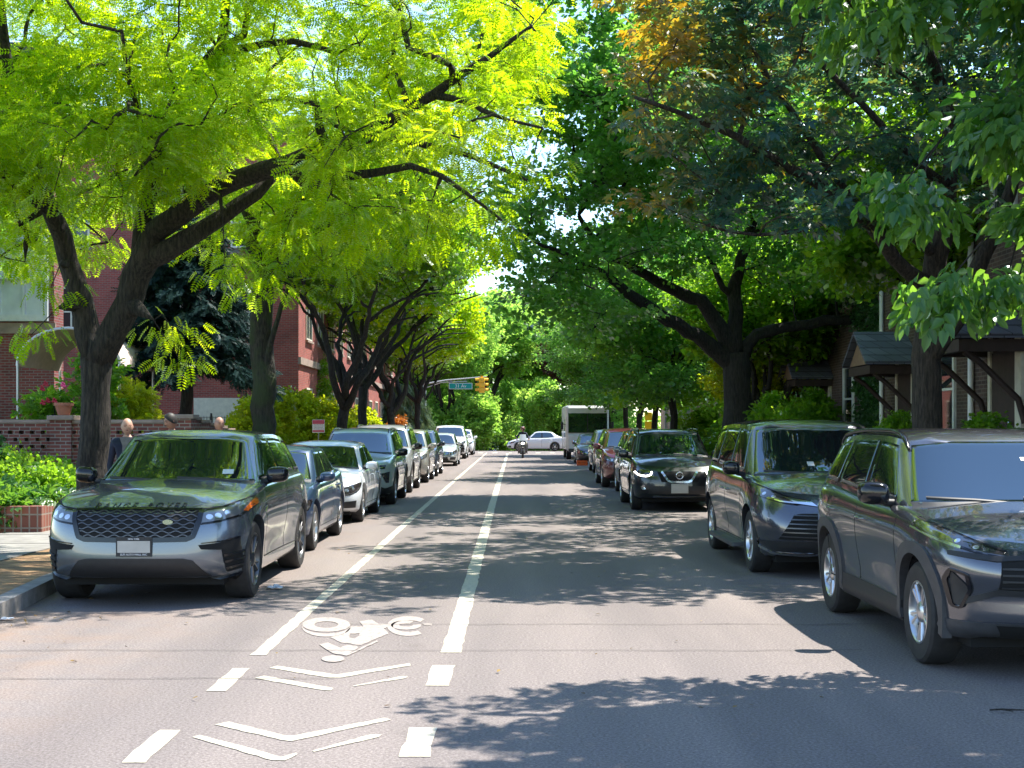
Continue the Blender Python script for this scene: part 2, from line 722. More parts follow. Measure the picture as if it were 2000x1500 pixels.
        mb.build('cowl_trim', M['black_matt'], root, .6)
        mb = MB()
        for sx in (-1, 1):
            s.poly(mb, [(sx * .45 * xb - .42 * xb, z0 + .045), (sx * .45 * xb + .02, z0 + .03), (sx * .45 * xb + .40 * xb, z0 + .005)], .009, 'front', .016, 12, bvh=s.bvh_gh, skirt=-.008)
        mb.build('wiper', M['black_matt'], root, .6)
        mb = MB()
        zr0, zr1 = s.z_edge(s.rbot) + .06, interp(s.roof, s.rtop) - .06
        s.patch(mb, [(-xb + .06, zr0), (xb - .06, zr0)], [(-xt + .02, zr1), (xt - .02, zr1)], 'rear', 14, 6, .004, .01, s.bvh_gh)
        mb.build('rear_window', M['glass'], root, 3.1)
        for side, sx in (('right', 1), ('left', -1)):
            for wi, (b, t) in enumerate(s.windows):
                mb = MB()
                s.patch(mb, b, t, side, 16, 8, .003, .01, s.bvh_gh)
                mb.build('side_window', M['glass'], root, 3.1)
            # one dark surround behind the panes makes the pillars
            for (b, t) in s.pillar:
                mb = MB()
                s.patch(mb, b, t, side, 6, 6, .002, .008, s.bvh_gh)
                mb.build('window_pillar', M['black_gloss'], root, .6)
            # door seams
            mb = MB()
            for path in s.seams:
                s.poly(mb, path, .011, side, .0012, skirt=.004, bvh=s.bvh_low)
            mb.build('door_seam', M['void'], root, .6)
            if getattr(s, 'cladding', None):
                mb = MB()
                for (b, t) in s.cladding:
                    s.patch(mb, b, t, side, 24, 4, .010, .02, s.bvh_low)
                mb.build('sill_cladding', trim or M['black_matt'], root, .6)
            for (hy, hz) in s.handles:
                mb = MB()
                l0, n0 = s.hit(hy, hz, side, s.bvh_low)
                x = l0.x + sx * .022
                mb.tube([(l0.x - sx * .005, hy - .10, hz), (x, hy - .075, hz), (x, hy + .075, hz + .003), (l0.x - sx * .005, hy + .10, hz + .003)], [.011, .014, .014, .011], 8)
                mb.build('door_handle', s.handle_mat if hasattr(s, 'handle_mat') else P, root, 1.2)
            # mirror
            my, mz = s.mirror
            l0, n0 = s.hit(my + .05, mz - .04, side, s.bvh)
            mb = MB()
            x0 = abs(l0.x)
            mw, mh = s.msize
            rings = []
            V = []
            for i, (yy, sc) in enumerate(((-.10, .25), (-.095, .55), (-.08, .8), (-.045, .97), (0.0, 1.0), (.05, .97))):
                for j in range(18):
                    a = 2 * PI * j / 18
                    ex = math.copysign(abs(math.cos(a)) ** .62, math.cos(a))
                    ez = math.copysign(abs(math.sin(a)) ** .62, math.sin(a))
                    px = x0 + .06 + mw / 2 + mw / 2 * sc * ex
                    pz = mz + mh / 2 * sc * ez - (px - x0 - .06) * -.06
                    V.append((sx * px, my + yy + (px - x0) * .14, pz))
            F = []
            for i in range(5):
                for j in range(18):
                    F.append((i * 18 + j, i * 18 + (j + 1) % 18, (i + 1) * 18 + (j + 1) % 18, (i + 1) * 18 + j))
            F.append(tuple(range(18)))
            F.append(tuple(range(90, 108)))
            mb.add(V, F)
            mo = mb.build('side_mirror', s.mirror_mat if getattr(s, 'mirror_mat', None) else P, root, .9)
            mb = MB()
            mb.tube([(sx * (x0 - .03), my + .07, mz - mh * .42), (sx * (x0 + .09), my + .02, mz - mh * .36)], [.035, .028], 8)
            mb.build('mirror_arm', M['black_matt'], mo, 1.2)
        # wheels
        w = wheel or make_wheel(s.wr, s.tw, s.rim, s.spokes, s.rim_mat)
        first = True
        for yw in (s.fo, s.fo + s.wb):
            for sx in (1, -1):
                o = w if first else copy_tree(w)
                first = False
                o.parent = root
                o.location = (sx * (s.W / 2 - .015), yw, s.wr)
                o.rotation_euler = (random.uniform(0, 6) if sx > 0 else random.uniform(0, 6), 0, 0 if sx > 0 else PI)
        # underbody
        mb = MB()
        mb.box((0, s.L / 2, s.z0 + .03), (s.W * .78, s.L * .86, .12))
        mb.build('underbody', M['void'], root, 0)
        return root

    def flares(s, mat, h=.075, t=.018, sides=('right', 'left'), squareness=2.6, name='wheel_arch_trim'):
        """plastic arch trim following a squared-off arch"""
        for side, sx in (('right', 1), ('left', -1)):
            for yw in (s.fo, s.fo + s.wb):
                mb = MB()
                R0 = s.wr + s.arch - .012
                n = 26
                V = []
                for i in range(n + 1):
                    a = math.radians(-14) + math.radians(208) * i / n
                    c, q = math.cos(a), math.sin(a)
                    for rr in (R0, R0 + h):
                        sq = (abs(c) ** squareness + abs(q) ** squareness) ** (-1 / squareness) if rr > R0 else 1.0
                        yy, zz = yw + rr * sq * c, s.wr + .01 + rr * sq * q
                        zz = max(zz, s.z0 + .0)
                        l, nn = s.hit(yy, zz, side, s.bvh_low)
                        x = abs(l.x)
                        x = max(x, s.W / 2 - .06)
                        V += [(sx * (x + t), yy, zz), (sx * (x - .05), yy, zz)]
                F = []
                for i in range(n):
                    a, b = i * 4, (i + 1) * 4
                    F += [(a, a + 2, b + 2, b), (a + 1, a, b, b + 1), (a + 2, a + 3, b + 3, b + 2)]
                F += [(0, 1, 3, 2), (n * 4, n * 4 + 2, n * 4 + 3, n * 4 + 1)]
                mb.add(V, F)
                mb.build(name, mat, s.root, .7)

    def part(s, name, mat, fn, parent=None, smooth=.6):
        mb = MB()
        fn(mb)
        return mb.build(name, mat, parent or s.root, smooth)

    def both(s, name, mat, bot, top, mode='front', nu=16, nv=5, off=.006, skirt=.012, parent=None):
        """patch mirrored on x for front / rear, returns both objects"""
        out = []
        for sx in (1, -1):
            mb = MB()
            s.patch(mb, [(sx * a, b) for a, b in bot], [(sx * a, b) for a, b in top], mode, nu, nv, off, skirt, s.bvh_low)
            out.append(mb.build(name, mat, parent or s.root, .7))
        return out

    def text(s, body, size, x, z, mat, name, mode='front', spacing=1.0, off=.006, stretch=1.0, rise=0.0, parent=None):
        """lettering laid on the bodywork glyph outline by glyph outline"""
        cu = bpy.data.curves.new('t', 'FONT')
        cu.body = body
        cu.size = size
        cu.align_x = 'CENTER'
        cu.align_y = 'CENTER'
        cu.space_character = spacing
        cu.resolution_u = 2
        to = bpy.data.objects.new('t', cu)
        COL.objects.link(to)
        dg = bpy.context.evaluated_depsgraph_get()
        dg.update()
        me = bpy.data.meshes.new_from_object(to.evaluated_get(dg))
        bpy.data.objects.remove(to)
        bm = bmesh.new()
        bm.from_mesh(me)
        bm.normal_update()
        if mode == 'top':
            for v in bm.verts:
                l, n = s.hit(x + v.co.x * stretch, z + v.co.y, 'top', s.bvh_low)
                v.co = l + n * off
        else:
            for v in bm.verts:
                l, n = s.hit(x + v.co.x * stretch, z + v.co.y, 'front', s.bvh_low)
                v.co = l + n * off
        r = bmesh.ops.extrude_face_region(bm, geom=list(bm.faces))
        for v in [g for g in r['geom'] if isinstance(g, bmesh.types.BMVert)]:
            v.co += Vector((0, -.004, .002))
        bm.to_mesh(me)
        bm.free()
        me.materials.clear()
        me.materials.append(mat)
        o = bpy.data.objects.new(name, me)
        return link(o, parent or s.root)

def make_wheel(r, tw, rim, spokes, rimmat, rr=None):
    """wheel whose outer face looks along +x, centre at origin, outer plane at x=0"""
    rr = rr or r * rim
    root = bpy.data.objects.new('wheel', None)
    root.empty_display_size = .1
    COL.objects.link(root)
    mb = MB()
    mb.lathe([(rr - .004, -.012), (rr + .012, -.006), (r - .03, -.004), (r - .008, -.022), (r, -.05), (r, -tw + .05), (r - .008, -tw + .022), (r - .03, -tw + .004), (rr, -tw + .01), (rr - .02, -tw + .05), (rr - .02, -.05)], axis='x', n=44, close=True)
    mb.build('tyre', M['tyre'], root, .6)
    mb = MB()
    mb.lathe([(rr + .002, -.012), (rr - .012, -.008), (rr - .022, -.022), (rr - .03, -.10), (rr - .03, -.19), (rr + .0, -.19)], axis='x', n=40, close=True)
    kind, ns = spokes
    for i in range(ns):
        a = 2 * PI * i / ns
        subs = (0,) if kind == 'single' else (-1, 1)
        for sb in subs:
            a1 = a + sb * .16
            a0 = a + sb * .06
            w0, w1 = (.030, .020) if kind == 'twin' else (.052, .046)
            if kind == 'wide':
                w0, w1 = .03, .035
            p0 = Vector((-.035, math.cos(a0) * rr * .16, math.sin(a0) * rr * .16))
            p1 = Vector((-.02, math.cos(a1) * (rr - .012), math.sin(a1) * (rr - .012)))
            d = (p1 - p0).normalized()
            t = Vector((1, 0, 0)).cross(d).normalized()
            V = []
            for p, w in ((p0, w0), (p0.lerp(p1, .55), (w0 + w1) / 2 * .9), (p1, w1)):
                for (u, x) in ((-1, -.04), (-1, -.006), (-.55, .004), (.55, .004), (1, -.006), (1, -.04)):
                    V.append(p + t * u * w / 2 + Vector((x, 0, 0)))
            F = []
            for q in range(2):
                for j in range(6):
                    F.append((q * 6 + j, q * 6 + (j + 1) % 6, (q + 1) * 6 + (j + 1) % 6, (q + 1) * 6 + j))
            mb.add(V, F)
    mb.lathe([(.0, -.008), (.03, -.01), (.055, -.016), (.075, -.03), (.08, -.08), (0, -.08)], axis='x', n=20)
    mb.build('rim', rimmat, root, .6)
    mb = MB()
    mb.lathe([(0, -.10), (rr - .035, -.10), (rr - .035, -.13), (0, -.13)], axis='x', n=28)
    mb.build('brake_disc', M['void'], root, .6)
    return root

def box_windows(c, ys, zb, zt, slant_f, slant_r):
    """helper: panes between successive ys (pairs of bottom y); returns list of (bottom, top) polylines"""
    out = []
    for (a, b, ta, tb) in ys:
        out.append(([(a, zb(a)), ((a + b) / 2, zb((a + b) / 2)), (b, zb(b))], [(ta, zt(ta)), ((ta + tb) / 2, zt((ta + tb) / 2)), (tb, zt(tb))]))
    return out
# ------------------------------------------------------------------ car models
def finish(c, panes, gap=True, zb=.035, zt=.045, hand=None):
    f = lambda y: c.z_edge(y) + zb
    g = lambda y: interp(c.roof, y) - zt
    c.windows = box_windows(c, panes, f, g, 0, 0)
    c.pillar = []
    for (a, b, ta, tb), (a2, b2, ta2, tb2) in zip(panes, panes[1:]):
        c.pillar.append(([(b - .005, f(b)), (a2 + .005, f(a2))], [(tb - .005, g(tb)), (ta2 + .005, g(ta2))]))
    return c

def seams_for(c, ys, zlow):
    out = []
    for (yb, yt) in ys:
        out.append([(yb, zlow), (yb, .62), (yt, c.z_edge(yt) - .02)])
    out.append([(ys[0][0], zlow), (ys[-1][0], zlow)])
    return out

def headlamp_pair(c, bot, top, mat, nu=16, nv=5, off=.006, frame=None, drl=None, reflect=None, lit=False):
    """lamp lens with a dark bezel, daytime strip and reflectors as sub-parts"""
    lens = []
    for sx in (1, -1):
        mb = MB()
        c.patch(mb, [(sx * a, b) for a, b in bot], [(sx * a, b) for a, b in top], 'front', nu, nv, off, .012, c.bvh_low)
        o = mb.build('headlight', mat, c.root, .7)
        lens.append(o)
        mb = MB()
        c.poly(mb, [(sx * a, b) for a, b in list(bot) + list(top)[::-1]], .012, 'front', off + .001, closed=True, bvh=c.bvh_low)
        mb.build('bezel', M['black_gloss'], o, .7)
        if drl:
            mb = MB()
            c.poly(mb, [(sx * a, b) for a, b in drl[0]], drl[1], 'front', off + .004, bvh=c.bvh_low)
            mb.build('running_light', drl[2], o, .7)
        if reflect:
            mb = MB()
            for (a, b, r) in reflect:
                l, n = c.hit(sx * a, b, 'front', c.bvh_low)
                l = l + n * (off + .001)
                q = n.to_track_quat('Z', 'Y')
                V = [l + n * .003]
                for k in range(14):
                    t = 2 * PI * k / 14
                    V.append(l + q @ Vector((math.cos(t) * r, math.sin(t) * r * .8, 0)))
                mb.add(V, [(0, 1 + k, 1 + (k + 1) % 14) for k in range(14)])
            mb.build('reflector', M['silver_lamp'], o, 1.2)
    return lens

def front_plate(c, z, w=.305, h=.152, mat=None, frame=True, x=0.0):
    l, n = c.hit(x, z, 'front', c.bvh_low)
    y = l.y - .022
    o = None
    mb = MB()
    mb.box((x, y + .012, z), (w + .03, .018, h + .03))
    fr = mb.build('licence_plate', M['black_matt'] if frame else (mat or M['plate']), c.root, 0)
    mb = MB()
    mb.box((x, y, z), (w, .008, h if not frame else h * .72))
    mb.build('plate_face', mat or M['plate'], fr, 0)
    return fr, y

# ---- large luxury SUV -------------------------------------------------
def model_velvet():
    c = Car(L=4.80, W=1.93, wb=2.874, fo=.90, wr=.378, z0=.22, tw=.26, rim=.70, spokes=('twin', 5), rim_mat=M['alloy_dark'],
            edge=[(0, .885), (.2, .925), (.55, .985), (1.0, 1.045), (1.5, 1.085), (2.6, 1.11), (4.0, 1.14), (4.6, 1.12), (4.8, 1.08)],
            roof=[(1.3, 1.40), (2.05, 1.545), (2.5, 1.60), (3.2, 1.60), (3.9, 1.56), (4.5, 1.49)], roof_crown=.055,
            cowl=1.22, wtop=2.12, rbot=4.68, rtop=4.3, wR=.70, wB=.915, hood_crown=.065, wind_pow=1.0,
            fs=[(0, .16), (.12, .03), (.3, .0), (.55, .012), (.75, .03), (.9, .06), (.97, .11), (1, .20)], nx=3.2, ny=10.0,
            side=[(0, .92), (.06, .965), (.2, .97), (.42, .985), (.62, 1.0), (.78, .99), (.92, .965), (.98, .94), (1, .905)], flare=.03)
    finish(c, [(1.72, 2.72, 2.25, 2.74), (2.80, 3.70, 2.80, 3.62), (3.78, 4.35, 3.70, 4.1)])
    c.seams = seams_for(c, [(1.42, 1.42), (2.66, 2.70), (3.62, 3.66)], .36)
    c.handles = []
    c.mirror, c.msize = (1.78, 1.175), (.22, .17)
    c.mirror_mat = M['black_gloss']
    return c

def face_velvet(c):
    def grille(mb):
        c.patch(mb, [(-.50, .655), (0, .645), (.50, .655)], [(-.58, .895), (0, .905), (.58, .895)], 'front', 30, 6, .005, .01, c.bvh_low)
    g = c.part('grille', M['void'], grille)
    def frame(mb):
        c.poly(mb, [(-.585, .90), (-.575, .80), (-.53, .665), (-.47, .64), (0, .632), (.47, .64), (.53, .665), (.575, .80), (.585, .90)], .045, 'front', .014, 70, bvh=c.bvh_low)
        c.poly(mb, [(-.585, .902), (0, .912), (.585, .902)], .018, 'front', .014, 40, bvh=c.bvh_low)
    c.part('grille_frame', M['black_gloss'], frame, g)
    def meshbars(mb):
        for r in range(7):
            z = .672 + r * .036
            w = .50 + (z - .655) * .3
            sgn = 1 if r % 2 else -1
            P = []
            for i in range(61):
                x = -w + 2 * w * i / 60
                P.append((x, z + sgn * .0105 * math.cos(x / .0625 * PI)))
            c.poly(mb, P, .0085, 'front', .011, 60, .002, bvh=c.bvh_low)
    c.part('grille_mesh', M['alloy_dark'], meshbars, g)
    def badge(mb):
        l, n = c.hit(.30, .80, 'front', c.bvh_low)
        V = []
        for k in range(20):
            t = 2 * PI * k / 20
            V.append((.30 + math.cos(t) * .048, l.y - .022, .80 + math.sin(t) * .023))
        V += [(x, y + .02, z) for (x, y, z) in V]
        mb.add(V, [tuple(range(20))] + [(k, (k + 1) % 20, 20 + (k + 1) % 20, 20 + k) for k in range(20)])
    b = c.part('grille_badge', M['chrome'], badge, g)
    c.text('RANGE', .062, -.235, .937, M['black_gloss'], 'hood_lettering', 'front', 1.55, .004, 1.42)
    c.text('ROVER', .062, .245, .937, M['black_gloss'], 'hood_lettering', 'front', 1.55, .004, 1.42)
    headlamp_pair(c, [(.59, .775), (.75, .795), (.90, .84), (.945, .90)], [(.60, .898), (.75, .915), (.88, .965), (.94, 1.0)], M['glass_clear'], 22, 7, .006,
                  drl=([(.60, .782), (.75, .80), (.90, .845), (.945, .905)], .014, M['black_gloss']),
                  reflect=[(.66, .84, .034), (.73, .85, .034), (.80, .87, .034)])
    for sx in (1, -1):
        mb = MB()
        c.poly(mb, [(sx * .915, .875), (sx * .935, .93), (sx * .945, .985)], .028, 'front', .010, 8, bvh=c.bvh_low)
        mb.build('turn_signal', M['amber'], c.root, .7)
        mb = MB()
        c.poly(mb, [(sx * .585, .91), (sx * .75, .93), (sx * .88, .98), (sx * .94, 1.012)], .01, 'front', .003, 20, bvh=c.bvh_low)
        mb.build('hood_seam', M['void'], c.root, .7)
    def low(mb):
        c.patch(mb, [(-.70, .245), (0, .235), (.70, .245)], [(-.53, .445), (-.45, .465), (.45, .465), (.53, .445)], 'front', 30, 5, .006, .01, c.bvh_low)
    c.part('lower_intake', M['black_matt'], low)
    def vent(sx):
        def f(mb):
            c.patch(mb, [(sx * .60, .545), (sx * .76, .535), (sx * .90, .545)], [(sx * .575, .585), (sx * .74, .60), (sx * .90, .635)], 'front', 14, 3, .007, .01, c.bvh_low)
            c.patch(mb, [(sx * .80, .32), (sx * .91, .34)], [(sx * .77, .535), (sx * .905, .545)], 'front', 10, 6, .006, .01, c.bvh_low)
        o = c.part('bumper_vent', M['void'], f)
        def blades(mb):
            for z in (.37, .43, .49):
                c.poly(mb, [(sx * (.795 - (z - .35) * .1), z - .01), (sx * .925, z + .012)], .022, 'front', .016, 8, bvh=c.bvh_low)
            c.poly(mb, [(sx * .60, .60), (sx * .76, .615), (sx * .90, .645)], .012, 'front', .012, 10, bvh=c.bvh_low)
        c.part('vent_blade', M['black_gloss'], blades, o)
    vent(1)
    vent(-1)
    def lip(mb):
        c.poly(mb, [(-.90, .275), (-.72, .232), (0, .222), (.72, .232), (.90, .275)], .05, 'front', .02, 40, bvh=c.bvh_low)
    c.part('bumper_lip', M['black_gloss'], lip)
    fr, y = front_plate(c, .575, .30, .15)
    for (txt, z, sz) in (('ELFI AUTO MALL INC', .575 - .071, .026), ('NEW YORK', .575 + .071, .020)):
        cu = bpy.data.curves.new('t', 'FONT')
        cu.body, cu.size, cu.align_x, cu.align_y = txt, sz, 'CENTER', 'CENTER'
        cu.extrude = .002
        cu.resolution_u = 2
        to = bpy.data.objects.new('t', cu)
        COL.objects.link(to)
        dg = bpy.context.evaluated_depsgraph_get()
        dg.update()
        me = bpy.data.meshes.new_from_object(to.evaluated_get(dg))
        bpy.data.objects.remove(to)
        me.materials.clear()
        me.materials.append(M['white_ink'])
        o = bpy.data.objects.new('plate_lettering', me)
        link(o, fr)
        o.location = (0, y, z)
        o.rotation_euler = (PI / 2, 0, 0)
    def side_vent(sx):
        def f(mb):
            s_ = 'right' if sx > 0 else 'left'
            c.poly(mb, [(1.36, .80), (1.46, .86), (1.52, .88)], .035, s_, .006, 8, bvh=c.bvh_low)
        c.part('fender_vent', M['chrome'], f)
    side_vent(1)
    side_vent(-1)
    def sticker(mb):
        c.patch(mb, [(.47, 1.19), (.58, 1.19)], [(.465, 1.235), (.572, 1.235)], 'front', 3, 2, .007, .001, c.bvh_gh)
    c.part('windshield_sticker', M['plate_blue'], sticker, c.windshield)

# ---- compact SUV with squared arches ----------------------------------
def model_trail():
    c = Car(L=4.6, W=1.855, wb=2.69, fo=.91, wr=.362, z0=.235, tw=.235, rim=.62, spokes=('wide', 5), rim_mat=M['alloy'],
            edge=[(0, .86), (.2, .91), (.5, .975), (.9, 1.035), (1.3, 1.065), (2.5, 1.09), (3.6, 1.15), (4.2, 1.17), (4.6, 1.1)],
            roof=[(1.1, 1.40), (1.95, 1.545), (2.5, 1.605), (3.2, 1.61), (3.9, 1.58), (4.4, 1.52)], roof_crown=.06,
            cowl=1.12, wtop=1.98, rbot=4.52, rtop=4.25, wR=.735, wB=.925, hood_crown=.06,
            fs=[(0, .17), (.1, .06), (.25, .02), (.5, .03), (.68, .0), (.82, .01), (.93, .06), (1, .17)], nx=3.2, ny=10.0,
            side=[(0, .93), (.06, .97), (.2, .965), (.42, .975), (.6, .99), (.76, 1.0), (.88, .985), (.96, .955), (1, .91)], flare=.03, arch=.06)
    finish(c, [(1.72, 2.55, 2.16, 2.58), (2.66, 3.50, 2.66, 3.42), (3.58, 4.05, 3.5, 3.82)])
    c.seams = seams_for(c, [(1.42, 1.45), (2.60, 2.62), (3.52, 3.6)], .36)
    c.handles = [(2.42, .93), (3.40, .955)]
    c.mirror, c.msize = (1.72, 1.16), (.225, .18)
    c.mirror_mat = M['black_gloss']
    c.cladding = [([(1.33, .245), (3.15, .245)], [(1.31, .40), (3.18, .42)])]
    return c

def face_trail(c, bodymat):
    c.flares(M['grey_plastic'], .082, .016)
    def upper(mb):
        c.patch(mb, [(-.62, .60), (0, .58), (.62, .60)], [(-.60, .80), (0, .83), (.60, .80)], 'front', 26, 6, .006, .01, c.bvh_low)
    g = c.part('grille', M['void'], upper)
    def gb(mb):
        c.poly(mb, [(-.86, .835), (-.62, .81), (0, .845), (.62, .81), (.86, .835)], .03, 'front', .012, 44, bvh=c.bvh_low)
        for z in (.63, .67, .71, .75):
            c.poly(mb, [(-.60, z), (.60, z)], .012, 'front', .012, 26, bvh=c.bvh_low)
        c.poly(mb, [(-.80, .52), (-.62, .60), (0, .575), (.62, .60), (.80, .52)], .04, 'front', .013, 40, bvh=c.bvh_low)
    c.part('grille_bar', M['black_matt'], gb, g)
    headlamp_pair(c, [(.56, .815), (.72, .845), (.87, .90), (.915, .955)], [(.55, .845), (.70, .90), (.85, .985), (.905, 1.03)], M['glass_dark'], 24, 8, .007,
                  drl=([(.925, 1.02), (.915, .955), (.885, .905), (.80, .87)], .016, M['silver_lamp']), reflect=[(.72, .875, .022), (.80, .91, .024)])
    for sx in (1, -1):
        mb = MB()
        c.patch(mb, [(sx * .80, .49), (sx * .83, .50)], [(sx * .755, .60), (sx * .855, .72)], 'front', 6, 8, .009, .01, c.bvh_low)
        o = mb.build('fog_vent', M['black_matt'], c.root, .6)
        mb = MB()
        c.poly(mb, [(sx * .76, .60), (sx * .785, .70), (sx * .857, .73), (sx * .87, .66), (sx * .835, .485), (sx * .80, .475), (sx * .76, .60)], .016, 'front', .015, 30, bvh=c.bvh_low)
        mb.build('vent_frame', M['black_gloss'], o, .7)
        mb = MB()
        c.poly(mb, [(sx * .55, .86), (sx * .70, .915), (sx * .85, 1.0), (sx * .89, 1.05)], .012, 'front', .003, 20, bvh=c.bvh_low)
        mb.build('hood_seam', M['void'], c.root, .7)
    def lower(mb):
        c.patch(mb, [(-.90, .245), (0, .235), (.90, .245)], [(-.915, .385), (-.60, .40), (.60, .40), (.915, .385)], 'front', 30, 5, .012, .012, c.bvh_low)
    c.part('bumper_lower', M['grey_plastic'], lower)
    def lowint(mb):
        c.patch(mb, [(-.55, .27), (.55, .27)], [(-.62, .385), (.62, .385)], 'front', 20, 4, .018, .01, c.bvh_low)
    c.part('lower_intake', M['void'], lowint)
    front_plate(c, .52, frame=False)
    def stick(mb):
        c.patch(mb, [(.16, 1.41), (.26, 1.41)], [(.16, 1.435), (.26, 1.435)], 'front', 2, 2, .007, .001, c.bvh_gh)
    c.part('windshield_sticker', M['plate_blue'], stick, c.windshield)
    # black strip and rail along the roof edges
    def roofrail(sx):
        def f(mb):
            P = []
            for i in range(24):
                y = 2.02 + (4.2 - 2.02) * i / 23
                x = c.W / 2 * c.wR * .945
                l, n = c.hit(x, y, 'top', c.bvh_gh)
                P.append((sx * x, y, l.z + (.012 if i in (0, 23) else .030)))
            mb.tube(P, [.012] + [.020] * 22 + [.012], 8)
        c.part('roof_rail', M['black_gloss'], f, smooth=1.2)
    roofrail(1)
    roofrail(-1)

# ---- minivan ------------------------------------------------------------
def model_van():
    c = Car(L=5.17, W=1.99, wb=3.06, fo=.95, wr=.365, z0=.2, tw=.235, rim=.66, spokes=('twin', 5), rim_mat=M['alloy'],
            edge=[(0, .85), (.2, .91), (.5, .985), (.9, 1.065), (1.3, 1.10), (2.5, 1.12), (3.6, 1.16), (4.6, 1.18), (5.17, 1.12)],
            roof=[(.9, 1.44), (2.0, 1.66), (2.5, 1.71), (3.4, 1.725), (4.3, 1.70), (5.0, 1.63)], roof_crown=.07,
            cowl=.98, wtop=2.05, rbot=5.08, rtop=4.85, wR=.755, wB=.93, hood_crown=.055,
            fs=[(0, .17), (.1, .06), (.25, .02), (.42, .0), (.6, .015), (.78, .06), (.9, .12), (1, .24)], nx=3.2, ny=10.0,
            side=[(0, .93), (.06, .965), (.2, .965), (.42, .985), (.6, 1.0), (.78, .99), (.9, .97), (.97, .945), (1, .905)], flare=.035)
    finish(c, [(1.75, 2.62, 2.2, 2.66), (2.74, 3.75, 2.74, 3.72), (3.83, 4.72, 3.80, 4.55)])
    c.seams = seams_for(c, [(1.48, 1.5), (2.68, 2.70), (3.80, 3.82)], .33)
    c.handles = [(2.50, .90), (2.90, .90)]
    c.mirror, c.msize = (1.72, 1.18), (.20, .17)
    c.mirror_mat = M['black_gloss']
    return c

def face_van(c):
    def grille(mb):
        c.patch(mb, [(-.78, .44), (0, .43), (.78, .44)], [(-.62, .71), (-.55, .725), (.55, .725), (.62, .71)], 'front', 34, 7, .006, .01, c.bvh_low)
    g = c.part('grille', M['void'], grille)
    def bars(mb):
        for i in range(6):
            z = .46 + i * .046
            w = .77 - (z - .44) * .58
            c.poly(mb, [(-w, z + .015), (0, z), (w, z + .015)], .013, 'front', .013, 34, bvh=c.bvh_low)
    c.part('grille_bar', M['alloy_dark'], bars, g)
    def low(mb):
        c.patch(mb, [(-.90, .30), (0, .295), (.90, .30)], [(-.94, .415), (-.7, .425), (.7, .425), (.94, .415)], 'front', 30, 3, .007, .01, c.bvh_low)
    c.part('lower_intake', M['black_matt'], low)
    def strip(mb):
        c.poly(mb, [(-.96, .43), (-.945, .35), (-.82, .285), (-.45, .268), (-.36, .285), (-.28, .262), (.28, .262), (.36, .285), (.45, .268), (.82, .285), (.945, .35), (.96, .43)], .026, 'front', .016, 70, bvh=c.bvh_low)
    c.part('chrome_strip', M['chrome'], strip)
    headlamp_pair(c, [(.58, .82), (.70, .835), (.86, .875), (.965, .92)], [(.44, .845), (.66, .895), (.86, .985), (.965, 1.03)], M['glass_dark'], 26, 7, .007,
                  drl=([(.58, .835), (.74, .85), (.80, .87)], .014, M['silver_lamp']), reflect=[(.80, .90, .03), (.88, .93, .03)])
    for sx in (1, -1):
        mb = MB()
        c.patch(mb, [(sx * .36, .80), (sx * .58, .83)], [(sx * .42, .85), (sx * .72, .905)], 'front', 12, 4, .010, .01, c.bvh_low)
        mb.build('headlight_blade', M['chrome'], c.root, .7)
        mb = MB()
        c.poly(mb, [(sx * .42, .86), (sx * .66, .91), (sx * .86, 1.0), (sx * .95, 1.045)], .011, 'front', .003, 24, bvh=c.bvh_low)
        mb.build('hood_seam', M['void'], c.root, .7)
        # running board
        mb = MB()
        mb.rbox((sx * 1.0, 2.5, .27), (.17, 1.95, .05), .03)
        mb.build('running_board', M['grey_plastic'], c.root, .6)
    def badge(mb):
        l, n = c.hit(0, .76, 'front', c.bvh_low)
        for k in range(2):
            P = [(math.cos(2 * PI * i / 20) * (.075 if k == 0 else .035), l.y - .012, .76 + math.sin(2 * PI * i / 20) * (.05 if k == 0 else .05)) for i in range(21)]
            mb.tube(P, .007, 6, caps=False)
    c.part('nose_badge', M['chrome'], badge, smooth=1.2)
    front_plate(c, .47, frame=False)
    def stick(mb):
        c.patch(mb, [(-.20, 1.215), (-.12, 1.215)], [(-.2, 1.265), (-.12, 1.265)], 'front', 2, 2, .007, .001, c.bvh_gh)
        c.patch(mb, [(.12, 1.22), (.22, 1.22)], [(.12, 1.24), (.22, 1.24)], 'front', 2, 2, .007, .001, c.bvh_gh)
    c.part('windshield_sticker', M['plate_blue'], stick, c.windshield)

# ---- dark crossover with V chrome ---------------------------------------
def model_cross(**k):
    a = dict(L=4.63, W=1.84, wb=2.705, fo=.92, wr=.358, z0=.22, tw=.23, rim=.64, spokes=('twin', 5), rim_mat=M['alloy'],
             edge=[(0, .84), (.2, .89), (.5, .96), (.9, 1.03), (1.3, 1.06), (2.5, 1.08), (3.6, 1.13), (4.3, 1.15), (4.63, 1.08)],
             roof=[(1.0, 1.40), (1.9, 1.54), (2.4, 1.60), (3.1, 1.61), (3.9, 1.58), (4.4, 1.51)], roof_crown=.055,
             cowl=1.05, wtop=1.92, rbot=4.55, rtop=4.3, wR=.74, wB=.92, hood_crown=.065,
             fs=[(0, .15), (.1, .05), (.3, .0), (.55, .005), (.75, .02), (.88, .06), (1, .2)], nx=3.2, ny=10.0)
    a.update(k)
    c = Car(**a)
    finish(c, [(1.68, 2.52, 2.12, 2.55), (2.62, 3.45, 2.62, 3.38), (3.53, 4.05, 3.46, 3.85)])
    c.seams = seams_for(c, [(1.40, 1.42), (2.57, 2.59), (3.48, 3.54)], .36)
    c.handles = [(2.40, .92), (3.36, .945)]
    c.mirror, c.msize = (1.66, 1.13), (.22, .17)
    return c

